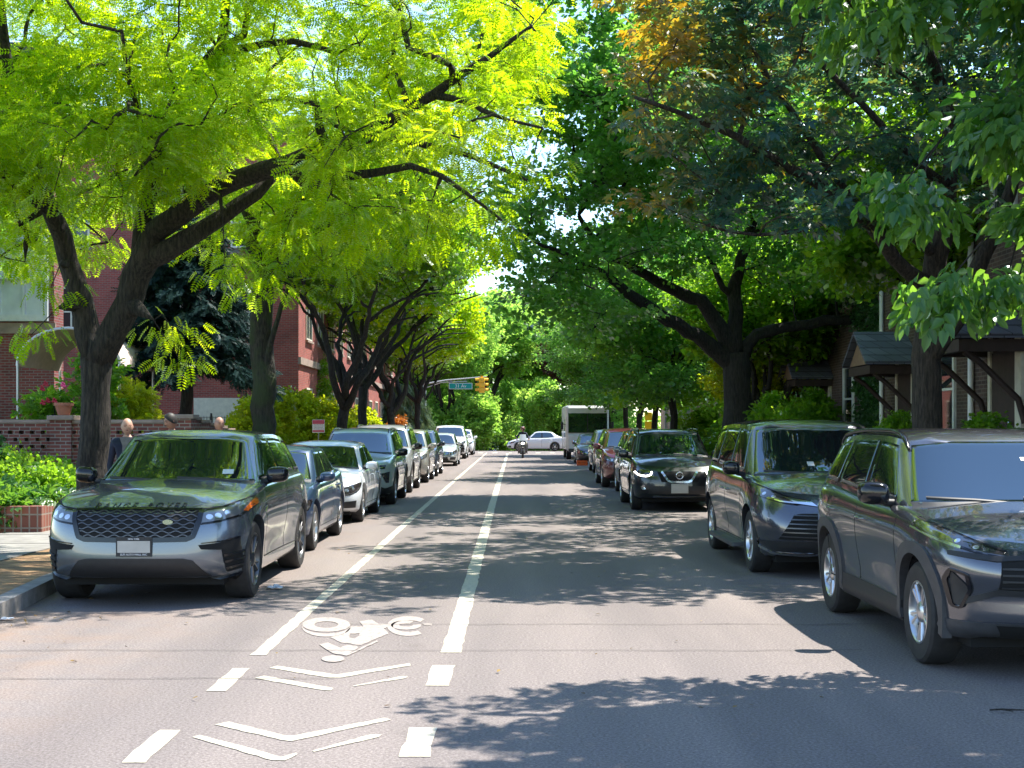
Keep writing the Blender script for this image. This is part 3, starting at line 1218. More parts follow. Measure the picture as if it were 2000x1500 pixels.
def roof_rails(c, mat=None, lift=.05):
    for sx in (1, -1):
        mb = MB()
        P = []
        for i in range(20):
            y = c.wtop + .15 + (c.rtop - c.wtop - .3) * i / 19
            x = c.W / 2 * c.wR * .93
            l, n = c.hit(x, y, 'top', c.bvh_gh)
            P.append((sx * x, y, l.z + (.0 if i in (0, 19) else lift)))
        mb.tube(P, .017, 8)
        mb.build('roof_rail', mat or M['black_gloss'], c.root, 1.2)

def face_cross(c):
    def g(mb):
        c.patch(mb, [(-.36, .60), (.36, .60)], [(-.44, .80), (0, .815), (.44, .80)], 'front', 20, 5, .005, .01, c.bvh_low)
    gr = c.part('grille', M['void'], g)
    def v(mb):
        c.poly(mb, [(-.355, .80), (-.23, .625), (-.16, .60), (.16, .60), (.23, .625), (.355, .80)], .042, 'front', .020, 46, bvh=c.bvh_low)
    c.part('grille_chrome', M['chrome'], v, gr)
    def emb(mb):
        l, n = c.hit(0, .73, 'front', c.bvh_low)
        P = [(math.cos(2 * PI * i / 24) * .068, l.y - .022, .73 + math.sin(2 * PI * i / 24) * .068) for i in range(25)]
        mb.tube(P, .011, 8, caps=False)
        mb.box((0, l.y - .024, .73), (.19, .014, .032))
    c.part('grille_emblem', M['chrome'], emb, gr, .8)
    headlamp_pair(c, [(.50, .70), (.65, .695), (.80, .745), (.87, .80)], [(.50, .80), (.65, .825), (.80, .865), (.87, .905)], M['glass_dark'], 20, 6, .006,
                  drl=([(.86, .80), (.80, .735), (.66, .712), (.57, .735), (.545, .80)], .032, M['lit']))
    for sx in (1, -1):
        mb = MB()
        l, n = c.hit(sx * .71, .49, 'front', c.bvh_low)
        mb.lathe([(.0, .0), (.03, -.003), (.042, -.010), (.048, -.010), (.05, .08)], (l.x, l.y - .015, l.z), 'y', 18)
        mb.build('fog_light', M['silver_lamp'], c.root, .7)
    def low(mb):
        c.patch(mb, [(-.62, .36), (.62, .36)], [(-.56, .52), (.56, .52)], 'front', 20, 4, .006, .01, c.bvh_low)
    c.part('lower_intake', M['black_matt'], low)
    def strip(mb):
        c.poly(mb, [(-.52, .305), (0, .295), (.52, .305)], .024, 'front', .012, 24, bvh=c.bvh_low)
    c.part('chrome_strip', M['chrome'], strip)
    front_plate(c, .47, .31, .155, M['plate'], False)
    roof_rails(c)

# ---- generic crossover faces ----------------------------------------------
def face_plain(c, lamp=None, clad=True, dark=False):
    def g(mb):
        c.patch(mb, [(-.38, .60), (.38, .60)], [(-.46, .78), (0, .79), (.46, .78)], 'front', 16, 4, .006, .01, c.bvh_low)
    gr = c.part('grille', M['black_matt'], g)
    def b(mb):
        for z in (.64, .69, .74):
            c.poly(mb, [(-.40, z), (.40, z)], .016, 'front', .012, 16, bvh=c.bvh_low)
    c.part('grille_bar', M['chrome'] if not dark else M['alloy_dark'], b, gr)
    headlamp_pair(c, [(.52, .70), (.70, .72), (.86, .79)], [(.50, .80), (.68, .835), (.86, .90)], lamp or M['glass_clear'], 14, 4, .006, reflect=[(.66, .77, .034), (.76, .80, .034)])
    def low(mb):
        c.patch(mb, [(-.72, .28), (.72, .28)], [(-.62, .46), (.62, .46)], 'front', 16, 4, .006, .01, c.bvh_low)
    c.part('lower_intake', M['black_matt'], low)
    front_plate(c, .52, frame=False)

def face_block(c):
    """pale SUV: slim upper slot, upright corner vents, black lower bumper"""
    def slot(mb):
        c.patch(mb, [(-.74, .80), (0, .79), (.74, .80)], [(-.76, .885), (0, .88), (.76, .885)], 'front', 26, 3, .007, .01, c.bvh_low)
    o = c.part('grille', M['black_gloss'], slot)
    def bar(mb):
        c.poly(mb, [(-.70, .825), (0, .815), (.70, .825)], .012, 'front', .012, 20, bvh=c.bvh_low)
    c.part('grille_bar', M['chrome'], bar, o)
    for sx in (1, -1):
        mb = MB()
        c.patch(mb, [(sx * .76, .50), (sx * .82, .50)], [(sx * .66, .70), (sx * .83, .74)], 'front', 6, 6, .008, .01, c.bvh_low)
        mb.build('headlight', M['glass_dark'], c.root, .7)
    def low(mb):
        c.patch(mb, [(-.88, .235), (.88, .235)], [(-.90, .44), (-.74, .38), (-.5, .50), (.5, .50), (.74, .38), (.90, .44)], 'front', 40, 6, .010, .012, c.bvh_low)
    c.part('bumper_lower', M['black_matt'], low)
    front_plate(c, .60, frame=False)
    c.flares(M['black_matt'], .06, .012, squareness=2.2)

# ---- saloon -----------------------------------------------------------------
def model_saloon(**k):
    a = dict(L=4.65, W=1.80, wb=2.69, fo=.90, wr=.322, z0=.18, tw=.21, rim=.66, spokes=('twin', 5), rim_mat=M['alloy'],
             edge=[(0, .68), (.2, .73), (.5, .80), (.9, .875), (1.3, .91), (2.5, .93), (3.6, .99), (4.3, 1.02), (4.65, .98)],
             roof=[(1.0, 1.15), (1.95, 1.325), (2.4, 1.385), (2.9, 1.39), (3.4, 1.35), (3.9, 1.24), (4.2, 1.15)], roof_crown=.055,
             cowl=1.15, wtop=2.02, rbot=4.28, rtop=3.5, wR=.715, wB=.90, hood_crown=.055,
             fs=[(0, .14), (.1, .05), (.3, .0), (.55, .005), (.75, .03), (.88, .07), (1, .22)], nx=3.2, ny=10.0)
    a.update(k)
    c = Car(**a)
    finish(c, [(1.72, 2.58, 2.16, 2.58), (2.66, 3.52, 2.66, 3.36)], zb=.03, zt=.04)
    c.seams = seams_for(c, [(1.42, 1.44), (2.61, 2.63), (3.42, 3.48)], .30)
    c.handles = [(2.45, .80), (3.32, .82)]
    c.mirror, c.msize = (1.66, .985), (.21, .14)
    return c

def face_saloon(c, plate=True):
    def g(mb):
        c.patch(mb, [(-.50, .49), (.50, .49)], [(-.56, .625), (0, .635), (.56, .625)], 'front', 18, 4, .006, .01, c.bvh_low)
    gr = c.part('grille', M['black_gloss'], g)
    def b(mb):
        for z in (.52, .555, .59):
            c.poly(mb, [(-.5, z), (.5, z)], .012, 'front', .012, 16, bvh=c.bvh_low)
    c.part('grille_bar', M['chrome'], b, gr)
    headlamp_pair(c, [(.57, .505), (.72, .51), (.83, .56), (.865, .62)], [(.57, .62), (.70, .655), (.83, .70), (.865, .72)], M['glass_dark'], 16, 5, .006,
                  drl=([(.59, .52), (.72, .525), (.82, .57), (.85, .63)], .014, M['silver_lamp']), reflect=[(.67, .585, .04), (.77, .61, .036)])
    for sx in (1, -1):
        mb = MB()
        c.patch(mb, [(sx * .56, .285), (sx * .80, .285)], [(sx * .58, .39), (sx * .82, .41)], 'front', 10, 3, .006, .01, c.bvh_low)
        mb.build('bumper_vent', M['black_matt'], c.root, .7)
    def low(mb):
        c.patch(mb, [(-.50, .26), (.50, .26)], [(-.46, .40), (.46, .40)], 'front', 16, 4, .006, .01, c.bvh_low)
    c.part('lower_intake', M['black_matt'], low)
    front_plate(c, .44, frame=False)

PAINT = {
    'steel': paint('paint_blue_grey', (0.15, 0.175, 0.21), .7, .26, .22),
    'graphite': paint('paint_graphite', (0.135, 0.137, 0.155), .75, .20, .14),
    'gunmetal': paint('paint_gunmetal', (0.115, 0.12, 0.14), .75, .20, .14),
    'black': paint('paint_black', (0.004, 0.005, 0.008), .0, .3, .02),
    'navy': paint('paint_navy', (0.02, 0.045, 0.11), .35, .3, .35),
    'white': paint('paint_white', (0.72, 0.75, 0.78), .0, .35, .12),
    'mint': paint('paint_pale_green_silver', (0.50, 0.56, 0.54), .3, .32, .15),
    'silver': paint('paint_silver', (0.50, 0.52, 0.52), .5, .3, .15),
    'beige': paint('paint_champagne', (0.42, 0.40, 0.36), .5, .3, .2),
    'maroon': paint('paint_maroon', (0.10, 0.014, 0.02), .3, .3, .2),
    'slate': paint('paint_slate', (0.16, 0.17, 0.18), .5, .3, .2),
    'midnight': paint('paint_midnight', (0.012, 0.02, 0.04), .2, .3, .15),
}
# ------------------------------------------------------------------ vegetation
F_PX = 2650.0
def P3(px, py, d):
    """where a thing seen at photo pixel (px,py) stands when it is d metres away"""
    return Vector(((px - 1006) / F_PX * d, d, 1.66 + (838 - py) / F_PX * d))

def leaf_mat(name, lo, hi, tlo, thi, trans=.5, gloss=.10, rough=.35, fres=.2):
    m = bpy.data.materials.new(name)
    m.use_nodes = True
    t = m.node_tree
    t.nodes.clear()
    out = N(t, 'ShaderNodeOutputMaterial')
    at = N(t, 'ShaderNodeAttribute', attribute_name='tone')
    r1 = ramp(t, lo if isinstance(lo, list) else [(0.0, lo), (1.0, hi)])
    r2 = ramp(t, tlo if isinstance(tlo, list) else [(0.0, tlo), (1.0, thi)])
    t.links.new(at.outputs['Fac'], r1.inputs['Fac'])
    t.links.new(at.outputs['Fac'], r2.inputs['Fac'])
    d = N(t, 'ShaderNodeBsdfDiffuse')
    tr = N(t, 'ShaderNodeBsdfTranslucent')
    g = N(t, 'ShaderNodeBsdfGlossy')
    g.inputs['Roughness'].default_value = rough
    g.inputs['Color'].default_value = (.75, .8, .8, 1)
    t.links.new(r1.outputs['Color'], d.inputs['Color'])
    t.links.new(r2.outputs['Color'], tr.inputs['Color'])
    mx = N(t, 'ShaderNodeMixShader')
    mx.inputs[0].default_value = trans
    t.links.new(d.outputs[0], mx.inputs[1])
    t.links.new(tr.outputs[0], mx.inputs[2])
    fr = N(t, 'ShaderNodeFresnel')
    fr.inputs['IOR'].default_value = 1.4
    mm = N(t, 'ShaderNodeMath', operation='MULTIPLY_ADD')
    mm.inputs[1].default_value = fres
    mm.inputs[2].default_value = gloss * .3
    t.links.new(fr.outputs[0], mm.inputs[0])
    m2 = N(t, 'ShaderNodeMixShader')
    t.links.new(mm.outputs[0], m2.inputs[0])
    t.links.new(mx.outputs[0], m2.inputs[1])
    t.links.new(g.outputs[0], m2.inputs[2])
    t.links.new(m2.outputs[0], out.inputs['Surface'])
    return m

def bark_mat(name, lo, hi, moss=None, scale=1.0):
    m, t, b = nt(name)
    tc = N(t, 'ShaderNodeTexCoord')
    mp = N(t, 'ShaderNodeMapping')
    mp.inputs['Scale'].default_value = (20 * scale, 20 * scale, 3.2 * scale)
    t.links.new(tc.outputs['Object'], mp.inputs['Vector'])
    n = N(t, 'ShaderNodeTexNoise')
    n.inputs['Scale'].default_value = 1.6
    n.inputs['Detail'].default_value = 7
    n.inputs['Roughness'].default_value = .65
    t.links.new(mp.outputs[0], n.inputs['Vector'])
    r = ramp(t, [(.38, lo), (.66, hi)])
    t.links.new(n.outputs['Fac'], r.inputs['Fac'])
    col = r.outputs['Color']
    if moss:
        n2 = N(t, 'ShaderNodeTexNoise')
        n2.inputs['Scale'].default_value = 2.2
        n2.inputs['Detail'].default_value = 6
        t.links.new(tc.outputs['Object'], n2.inputs['Vector'])
        r2 = ramp(t, [(.45, (0, 0, 0)), (.62, (1, 1, 1))])
        t.links.new(n2.outputs['Fac'], r2.inputs['Fac'])
        mx = N(t, 'ShaderNodeMix', data_type='RGBA')
        t.links.new(r2.outputs['Color'], mx.inputs['Factor'])
        t.links.new(col, mx.inputs['A'])
        mx.inputs['B'].default_value = (*moss, 1)
        col = mx.outputs['Result']
    t.links.new(col, b.inputs['Base Color'])
    b.inputs['Roughness'].default_value = .9
    bp = N(t, 'ShaderNodeBump')
    bp.inputs['Strength'].default_value = 1.0
    bp.inputs['Distance'].default_value = .09
    t.links.new(n.outputs['Fac'], bp.inputs['Height'])
    t.links.new(bp.outputs['Normal'], b.inputs['Normal'])
    return m

BARK = bark_mat('bark_brown', (.010, .008, .006), (.075, .058, .045))
BARK_DK = bark_mat('bark_dark', (.012, .010, .009), (.05, .042, .036))
BARK_MOSS = bark_mat('bark_mossy', (.018, .015, .012), (.08, .066, .05), (.05, .065, .025))
BARK_GREY = bark_mat('bark_grey_brown', (.03, .024, .02), (.115, .088, .07))

LEAF_LOCUST = leaf_mat('locust_leaf', (.06, .165, .004), (.165, .275, .006), (.42, .74, .004), (.82, .96, .01), .66, .0)
LEAF_MID = leaf_mat('street_tree_leaf', (.05, .13, .012), (.12, .21, .018), (.26, .58, .02), (.52, .80, .04), .56, .03)
LEAF_DEEP = leaf_mat('deep_green_leaf', (.035, .12, .030), (.085, .18, .045), (.20, .56, .06), (.42, .78, .08), .54, .05)
LEAF_MAPLE = leaf_mat('maroon_maple_leaf', [(0, (.026, .082, .080)), (.5, (.040, .092, .058)), (1, (.15, .105, .02))], None, [(0, (.10, .32, .13)), (.5, (.28, .38, .05)), (1, (.98, .55, .02))], None, .48, .12)  # coppery leaves, with shaded teal and backlit gold put into the colour
LEAF_LINDEN = leaf_mat('broad_green_leaf', (.022, .085, .028), (.065, .15, .03), (.13, .38, .03), (.38, .66, .05), .48, .09)
LEAF_YELLOW = leaf_mat('yellow_green_leaf', (.13, .19, .008), (.27, .30, .012), (.55, .72, .01), (.85, .85, .03), .56, .0)
LEAF_SPRUCE = leaf_mat('blue_spruce_needle', (.008, .024, .024), (.022, .045, .046), (.02, .05, .04), (.05, .09, .07), .2, .0, .5, .02)
LEAF_PURPLE = leaf_mat('purple_leaf', (.04, .016, .018), (.09, .04, .03), (.2, .05, .04), (.35, .14, .06), .4, .05)
LEAF_IVY = leaf_mat('ivy_leaf', (.02, .06, .02), (.05, .12, .04), (.08, .25, .04), (.15, .35, .06), .35, .06)

LEAF_FAR_HAZE = leaf_mat('far_tree_hazed_leaf', (.08, .19, .04), (.16, .28, .06), (.38, .74, .09), (.64, .92, .14), .56, .0)  # distance haze and brightness put into the colour as paler greens

def T_pinnate(pairs=8, w=.16, l=.25):
    V, F = [], []
    def leaflet(y, ang, ln, wd):
        c, s = math.cos(ang), math.sin(ang)
        z0 = -.28 * y * y
        b = len(V)
        for (a, h, dz) in ((0, 0, 0), (.5 * ln, wd / 2, .012), (ln, 0, -.03), (.5 * ln, -wd / 2, .012)):
            V.append((a * s + h * c * 1.0, y + a * c - h * s, z0 + dz - .1 * a))
        F.append((b, b + 1, b + 2, b + 3))
    for i in range(pairs):
        y = .14 + .80 * i / (pairs - 1)
        k = .72 + .38 * math.sin(PI * (i + .8) / (pairs + .6))
        leaflet(y, 1.22, l * k, w * .62)
        leaflet(y, -1.22, l * k, w * .62)
    leaflet(.95, 0.0, l * .75, w * .6)
    return np.array(V), np.array(F)

def T_maple():
    V, F = [], []
    for (a, ln, wd) in ((0, 1.0, .40), (.85, .86, .36), (-.85, .86, .36), (1.85, .55, .30), (-1.85, .55, .30)):
        c, s = math.cos(a), math.sin(a)
        b = len(V)
        for (u, h, dz) in ((0, 0, 0), (.5 * ln, wd / 2, .05), (ln, 0, -.10), (.5 * ln, -wd / 2, .05)):
            V.append((u * s + h * c, .12 + u * c - h * s, dz))
        F.append((b, b + 1, b + 2, b + 3))
    return np.array(V), np.array(F)

def T_broad(n=4):
    """short twig with n folded pointed leaves"""
    V, F = [], []
    rnd = random.Random(3)
    for i in range(n):
        y0 = .1 + .7 * i / n
        a = (1 if i % 2 else -1) * rnd.uniform(.5, 1.1)
        if i == n - 1:
            a = 0.1
        c, s = math.cos(a), math.sin(a)
        ln, wd = rnd.uniform(.40, .55), .30
        dr = rnd.uniform(.1, .5)
        def pt(u, h, dz):
            V.append((u * s + h * c, y0 + u * c - h * s, dz - dr * u))
        b = len(V)
        pt(0, 0, 0); pt(.30 * ln, wd / 2, .05); pt(.68 * ln, wd * .38, .04); pt(ln, 0, -.05)
        pt(.68 * ln, -wd * .38, .04); pt(.30 * ln, -wd / 2, .05)
        F += [(b, b + 1, b + 2, b + 3), (b, b + 3, b + 4, b + 5)]
    return np.array(V), np.array(F)

def T_clump(n=7, seed=1):
    V, F = [], []
    rnd = random.Random(seed)
    for i in range(n):
        c = Vector((rnd.uniform(-.5, .5), rnd.uniform(-.1, .9), rnd.uniform(-.22, .22)))
        a = rnd.uniform(0, 2 * PI)
        ti = rnd.uniform(-.7, .7)
        f = Vector((math.sin(a), math.cos(a), -abs(ti) * .5))
        s = Vector((math.cos(a), -math.sin(a), ti))
        ln, wd = rnd.uniform(.24, .38), rnd.uniform(.11, .17)
        b = len(V)
        for (u, h) in ((-ln / 2, 0), (0, wd), (ln / 2, 0), (0, -wd)):
            V.append(tuple(c + f * u + s * h))
        F.append((b, b + 1, b + 2, b + 3))
    return np.array(V), np.array(F)

def T_needle(n=10):
    V, F = [], []
    rnd = random.Random(5)
    for i in range(n):
        y = i / n
        for sg in (-1, 1):
            b = len(V)
            z = rnd.uniform(-.04, .06)
            V += [(0, y, z), (sg * .16, y + .08, z + .05), (sg * .20, y + .16, z + .02), (sg * .02, y + .09, z - .02)]
            F.append((b, b + 1, b + 2, b + 3))
    return np.array(V), np.array(F)

def scatter(tmpl, pos, fwd, size, rng, tilt=.5, up=None, tone=None, tonevar=.35):
    """one transformed copy of the leaf template at each pos; returns V, F, tone"""
    TV, TF = tmpl
    n = len(pos)
    f = fwd / np.maximum(1e-6, np.linalg.norm(fwd, axis=1))[:, None]
    u = np.tile(np.array([0, 0, 1.0]), (n, 1)) if up is None else up
    u = u + rng.normal(0, tilt, (n, 3))
    s = np.cross(f, u)
    s /= np.maximum(1e-6, np.linalg.norm(s, axis=1))[:, None]
    u = np.cross(s, f)
    sz = size[:, None, None]
    V = pos[:, None, :] + sz * (TV[None, :, 0:1] * s[:, None, :] + TV[None, :, 1:2] * f[:, None, :] + TV[None, :, 2:3] * u[:, None, :])
    k, m = len(TV), len(TF)
    F = TF[None] + (np.arange(n) * k)[:, None, None]
    base = rng.uniform(0, 1, n) if tone is None else tone
    t = np.clip(base[:, None] + rng.normal(0, tonevar, (n, m)) * .5, 0, 1)
    return V.reshape(-1, 3), F.reshape(-1, 4), t.reshape(-1)

class Tree:
    def __init__(s, seed=1):
        s.rng = np.random.default_rng(seed)
        s.pos, s.rad, s.par = [], [], []
        s.tubes = []          # (list of node ids, sides)
        s.clusters = []       # (centre, direction, id)

    def node(s, p, r, par):
        s.pos.append(np.array(p, float))
        s.rad.append(r)
        s.par.append(par)
        return len(s.pos) - 1

    def limb(s, pts, start=None, step=.28, wob=.03, rootflare=False):
        """pts: list of (Vector, radius). start: node id to grow out of"""
        pp = [np.array(p, float) for p, r in pts]
        rr = [r for p, r in pts]
        ids = []
        if start is not None:
            ids.append(start)
            pp = [s.pos[start]] + pp
            rr = [min(s.rad[start] * .95, rr[0] * 1.25)] + rr
        # Catmull-Rom resample
        P, R = [], []
        for i in range(len(pp) - 1):
            p0, p1, p2, p3 = pp[max(i - 1, 0)], pp[i], pp[i + 1], pp[min(i + 2, len(pp) - 1)]
            n = max(1, int(np.linalg.norm(p2 - p1) / step))
            for k in range(n):
                t = k / n
                q = .5 * ((2 * p1) + (-p0 + p2) * t + (2 * p0 - 5 * p1 + 4 * p2 - p3) * t * t + (-p0 + 3 * p1 - 3 * p2 + p3) * t ** 3)
                P.append(q)
                R.append(rr[i] + (rr[i + 1] - rr[i]) * t)
        P.append(pp[-1])
        R.append(rr[-1])
        prev = start
        out = [] if start is None else [start]
        for i, (q, r) in enumerate(zip(P, R)):
            if start is not None and i == 0:
                continue
            if 0 < i < len(P) - 1:
                q = q + s.rng.normal(0, wob * min(1, r * 6 + .2), 3)
            prev = s.node(q, r, prev)
            out.append(prev)
        s.tubes.append((out, 12 if rr[0] > .12 else 8, rr[1] if start is not None else None))
        return out

    def near(s, p):
        A = np.array(s.pos)
        return int(np.argmin(np.linalg.norm(A - np.array(p, float), axis=1)))

    def crown(s, blobs, n, tip=.006, up=.12, minr=0.0, maxr=9, skip=None, wob=.06, zmin=None):
        """n twig clusters spread through ellipsoids, each joined to the nearest wood"""
        w = np.array([b[2] if len(b) > 2 else b[1][0] * b[1][1] * b[1][2] for b in blobs], float)
        w /= w.sum()
        C = []
        for _ in range(n):
            b = blobs[s.rng.choice(len(blobs), p=w)]
            v = s.rng.normal(0, 1, 3)
            v /= np.linalg.norm(v)
            r = s.rng.uniform(.12, 1) ** .42
            c = np.array(b[0], float) + v * r * np.array(b[1], float)
            if skip is not None and skip(c):
                continue
            C.append(c)
        base = np.array(s.pos)
        nb = len(base)
        C.sort(key=lambda c: np.min(np.linalg.norm(base - c, axis=1)))
        cap = nb + len(C) * 14
        A = np.zeros((cap, 3))
        A[:nb] = base
        m = nb
        use = {}
        for c in C:
            d = A[:m] - c
            dist = np.linalg.norm(d, axis=1)
            cost = dist + .5 * np.maximum(0, d[:, 2])
            i = int(np.argmin(cost + (np.arange(m) < 3) * 1e3))
            p = A[i]
            L = np.linalg.norm(c - p)
            k = int(min(9, max(2, L / .22)))
            mid = (p + c) / 2 + np.array([0, 0, up * L]) + s.rng.normal(0, .08 * L, 3)
            prev = i
            ids = [i]
            for q in range(1, k + 1):
                t = q / k
                x = (1 - t) ** 2 * p + 2 * t * (1 - t) * mid + t * t * c
                if q < k:
                    x = x + s.rng.normal(0, wob * min(L, 1) * .6, 3)
                j = s.node(x, None, prev)
                A[m] = x
                m += 1
                ids.append(j)
                prev = j
            s.tubes.append((ids, 5, 'twig'))
            dv = c - A[ids[-2]]
            s.clusters.append((c, dv / max(1e-6, np.linalg.norm(dv)), L))
        # radii from the number of tips each node carries
        cnt = np.zeros(len(s.pos))
        for ids, _, kind in s.tubes:
            if kind == 'twig':
                cnt[ids[-1]] += 1
        for i in range(len(s.pos) - 1, -1, -1):
            if s.par[i] is not None:
                cnt[s.par[i]] += cnt[i]
        for i in range(len(s.pos)):
            if s.rad[i] is None:
                s.rad[i] = tip * max(1, cnt[i]) ** .5
        return s

    def wood(s, mat, name='trunk', parent=None, origin=(0, 0, 0), flare=None):
        mb = MB()
        o = Vector(origin)
        for ids, n, kind in s.tubes:
            pts = [Vector(s.pos[i]) - o for i in ids]
            if kind == 'twig':
                r = [min(s.rad[ids[1]], s.rad[ids[0]] * .8)] + [s.rad[i] for i in ids[1:]]
                r[-1] *= .5
                mb.tube(pts, r, n, caps=False)
            else:
                r = [s.rad[i] for i in ids]
                if kind is not None:
                    r[0] = min(r[0], kind * 1.3)
                mb.tube(pts, r, n, jit=.16)
        ob = mb.build(name, mat, parent, 3.1, recalc=False)
        return ob

    def leaves(s, mat, tmpl, per, size, spread=(.42, .42, .2), tilt=.45, droop=.25, name='crown', parent=None, origin=(0, 0, 0), tone=None, along=.0, vary=.25):
        rng = s.rng
        C = np.array([c for c, d, L in s.clusters])
        D = np.array([d for c, d, L in s.clusters])
        k = rng.poisson(per, len(C)).clip(1)
        idx = np.repeat(np.arange(len(C)), k)
        n = len(idx)
        off = rng.normal(0, 1, (n, 3))
        off /= np.linalg.norm(off, axis=1)[:, None]
        off *= (rng.uniform(0, 1, n) ** .5)[:, None] * np.array(spread)
        pos = C[idx] + off - D[idx] * (rng.uniform(0, 1, n) * along)[:, None]
        fwd = off * np.array([1, 1, .6]) + D[idx] * .25 + rng.normal(0, .12, (n, 3))
        fwd[:, 2] -= droop * np.linalg.norm(fwd[:, :2], axis=1)
        sz = size * rng.uniform(1 - vary, 1 + vary, n)
        ct = rng.uniform(.0, 1, len(C))
        tn = np.clip(ct[idx] * .6 + rng.uniform(0, .45, n), 0, 1) if tone is None else tone(pos, rng)
        V, F, T = scatter(tmpl, pos, fwd, sz, rng, tilt, None, tn)
        me = np_mesh(name, V - np.array(origin), F, mat, attr=T)
        ob = bpy.data.objects.new(name, me)
        return link(ob, parent)

def vase_tree(seed, h_fork=2.9, r=.17, height=9.0, spread=3.6, limbs=5, lean=(0, 0)):
    t = Tree(seed)
    rng = t.rng
    a = [((0, 0, -.1), r * 1.45), ((0, 0, .25), r * 1.1), ((rng.normal(0, .06), rng.normal(0, .06), h_fork * .55), r * .95), ((rng.normal(0, .1), rng.normal(0, .1), h_fork), r * .98)]
    tr = t.limb(a, step=.35, wob=.02)
    top = tr[-1]
    az0 = rng.uniform(0, 6.28)
    for i in range(limbs):
        az = az0 + 2 * PI * i / limbs + rng.normal(0, .25)
        rr = r * rng.uniform(.5, .68)
        sp = spread * rng.uniform(.65, 1.05)
        H = height * rng.uniform(.72, .95)
        p0 = np.array(t.pos[top])
        dx, dy = math.cos(az), math.sin(az)
        pts = []
        for k, (u, v) in enumerate(((.12, .12), (.3, .38), (.6, .68), (1.0, .98))):
            pts.append((p0 + np.array([dx * sp * u + lean[0] * u, dy * sp * u + lean[1] * u, (H - h_fork) * v * (.9 if k == 3 else 1)]) + rng.normal(0, .18, 3), rr * (1 - .26 * k)))
        b = t.limb(pts, start=tr[-1 - (i % 2)], wob=.05)
        for q in range(2):
            j = b[int(len(b) * rng.uniform(.35, .75))]
            pj = t.pos[j]
            a2 = az + rng.choice([-1, 1]) * rng.uniform(.5, 1.1)
            l2 = sp * rng.uniform(.45, .8)
            t.limb([(pj + np.array([math.cos(a2) * l2 * .5, math.sin(a2) * l2 * .5, l2 * .28]), t.rad[j] * .6), (pj + np.array([math.cos(a2) * l2, math.sin(a2) * l2, l2 * .35]), t.rad[j] * .3)], start=j, wob=.05)
    return t

def bush(name, label, loc, blobs, mat, tmpl, n, per, size, stem=True, cat='shrub', group=None, seed=4, bark=None, tilt=.6, spread=(.16, .16, .13), partname='foliage', parent_kind=None):
    root = thing(name, label, cat, loc, 0, group)
    t = Tree(seed)
    t.limb([((0, 0, -.1), .03), ((0, 0, .15), .025)], step=.1)
    for i in range(4):
        a = 2 * PI * i / 4 + .4
        h = max(b[0][2] for b in blobs)
        w = max(abs(b[0][0]) + b[1][0] * .5 for b in blobs)
        t.limb([((math.cos(a) * w * .3, math.sin(a) * w * .3, h * .4), .018), ((math.cos(a) * w * .5, math.sin(a) * w * .5, h * .8), .009)], start=1, step=.15)
    t.crown(blobs, n, tip=.0035, wob=.03)
    t.wood(bark or BARK, 'stem', root)
    t.leaves(mat, tmpl, per, size, spread=spread, tilt=tilt, name=partname, parent=root)
    return root
# ------------------------------------------------------------------ ground, road, kerbs, markings
def gz(y):
    return lin([(-300, 0), (101, 0), (104, -.02), (108, -.12), (116, -.42), (130, -1.0), (200, -4.0), (260, -6.0), (3000, -6.0)], y)

def sheet(name, xs, ys, dz, mat, kind=True, wob=0):
    V, F = [], []
    n = len(xs)
    for y in ys:
        for x in xs:
            V.append((x, y, gz(y) + dz))
    for j in range(len(ys) - 1):
        for i in range(n - 1):
            F.append((j * n + i, j * n + i + 1, (j + 1) * n + i + 1, (j + 1) * n + i))
    mb = MB()
    mb.add(V, F)
    o = mb.build(name, mat, None, 0)
    if kind:
        setting(o)
    return o

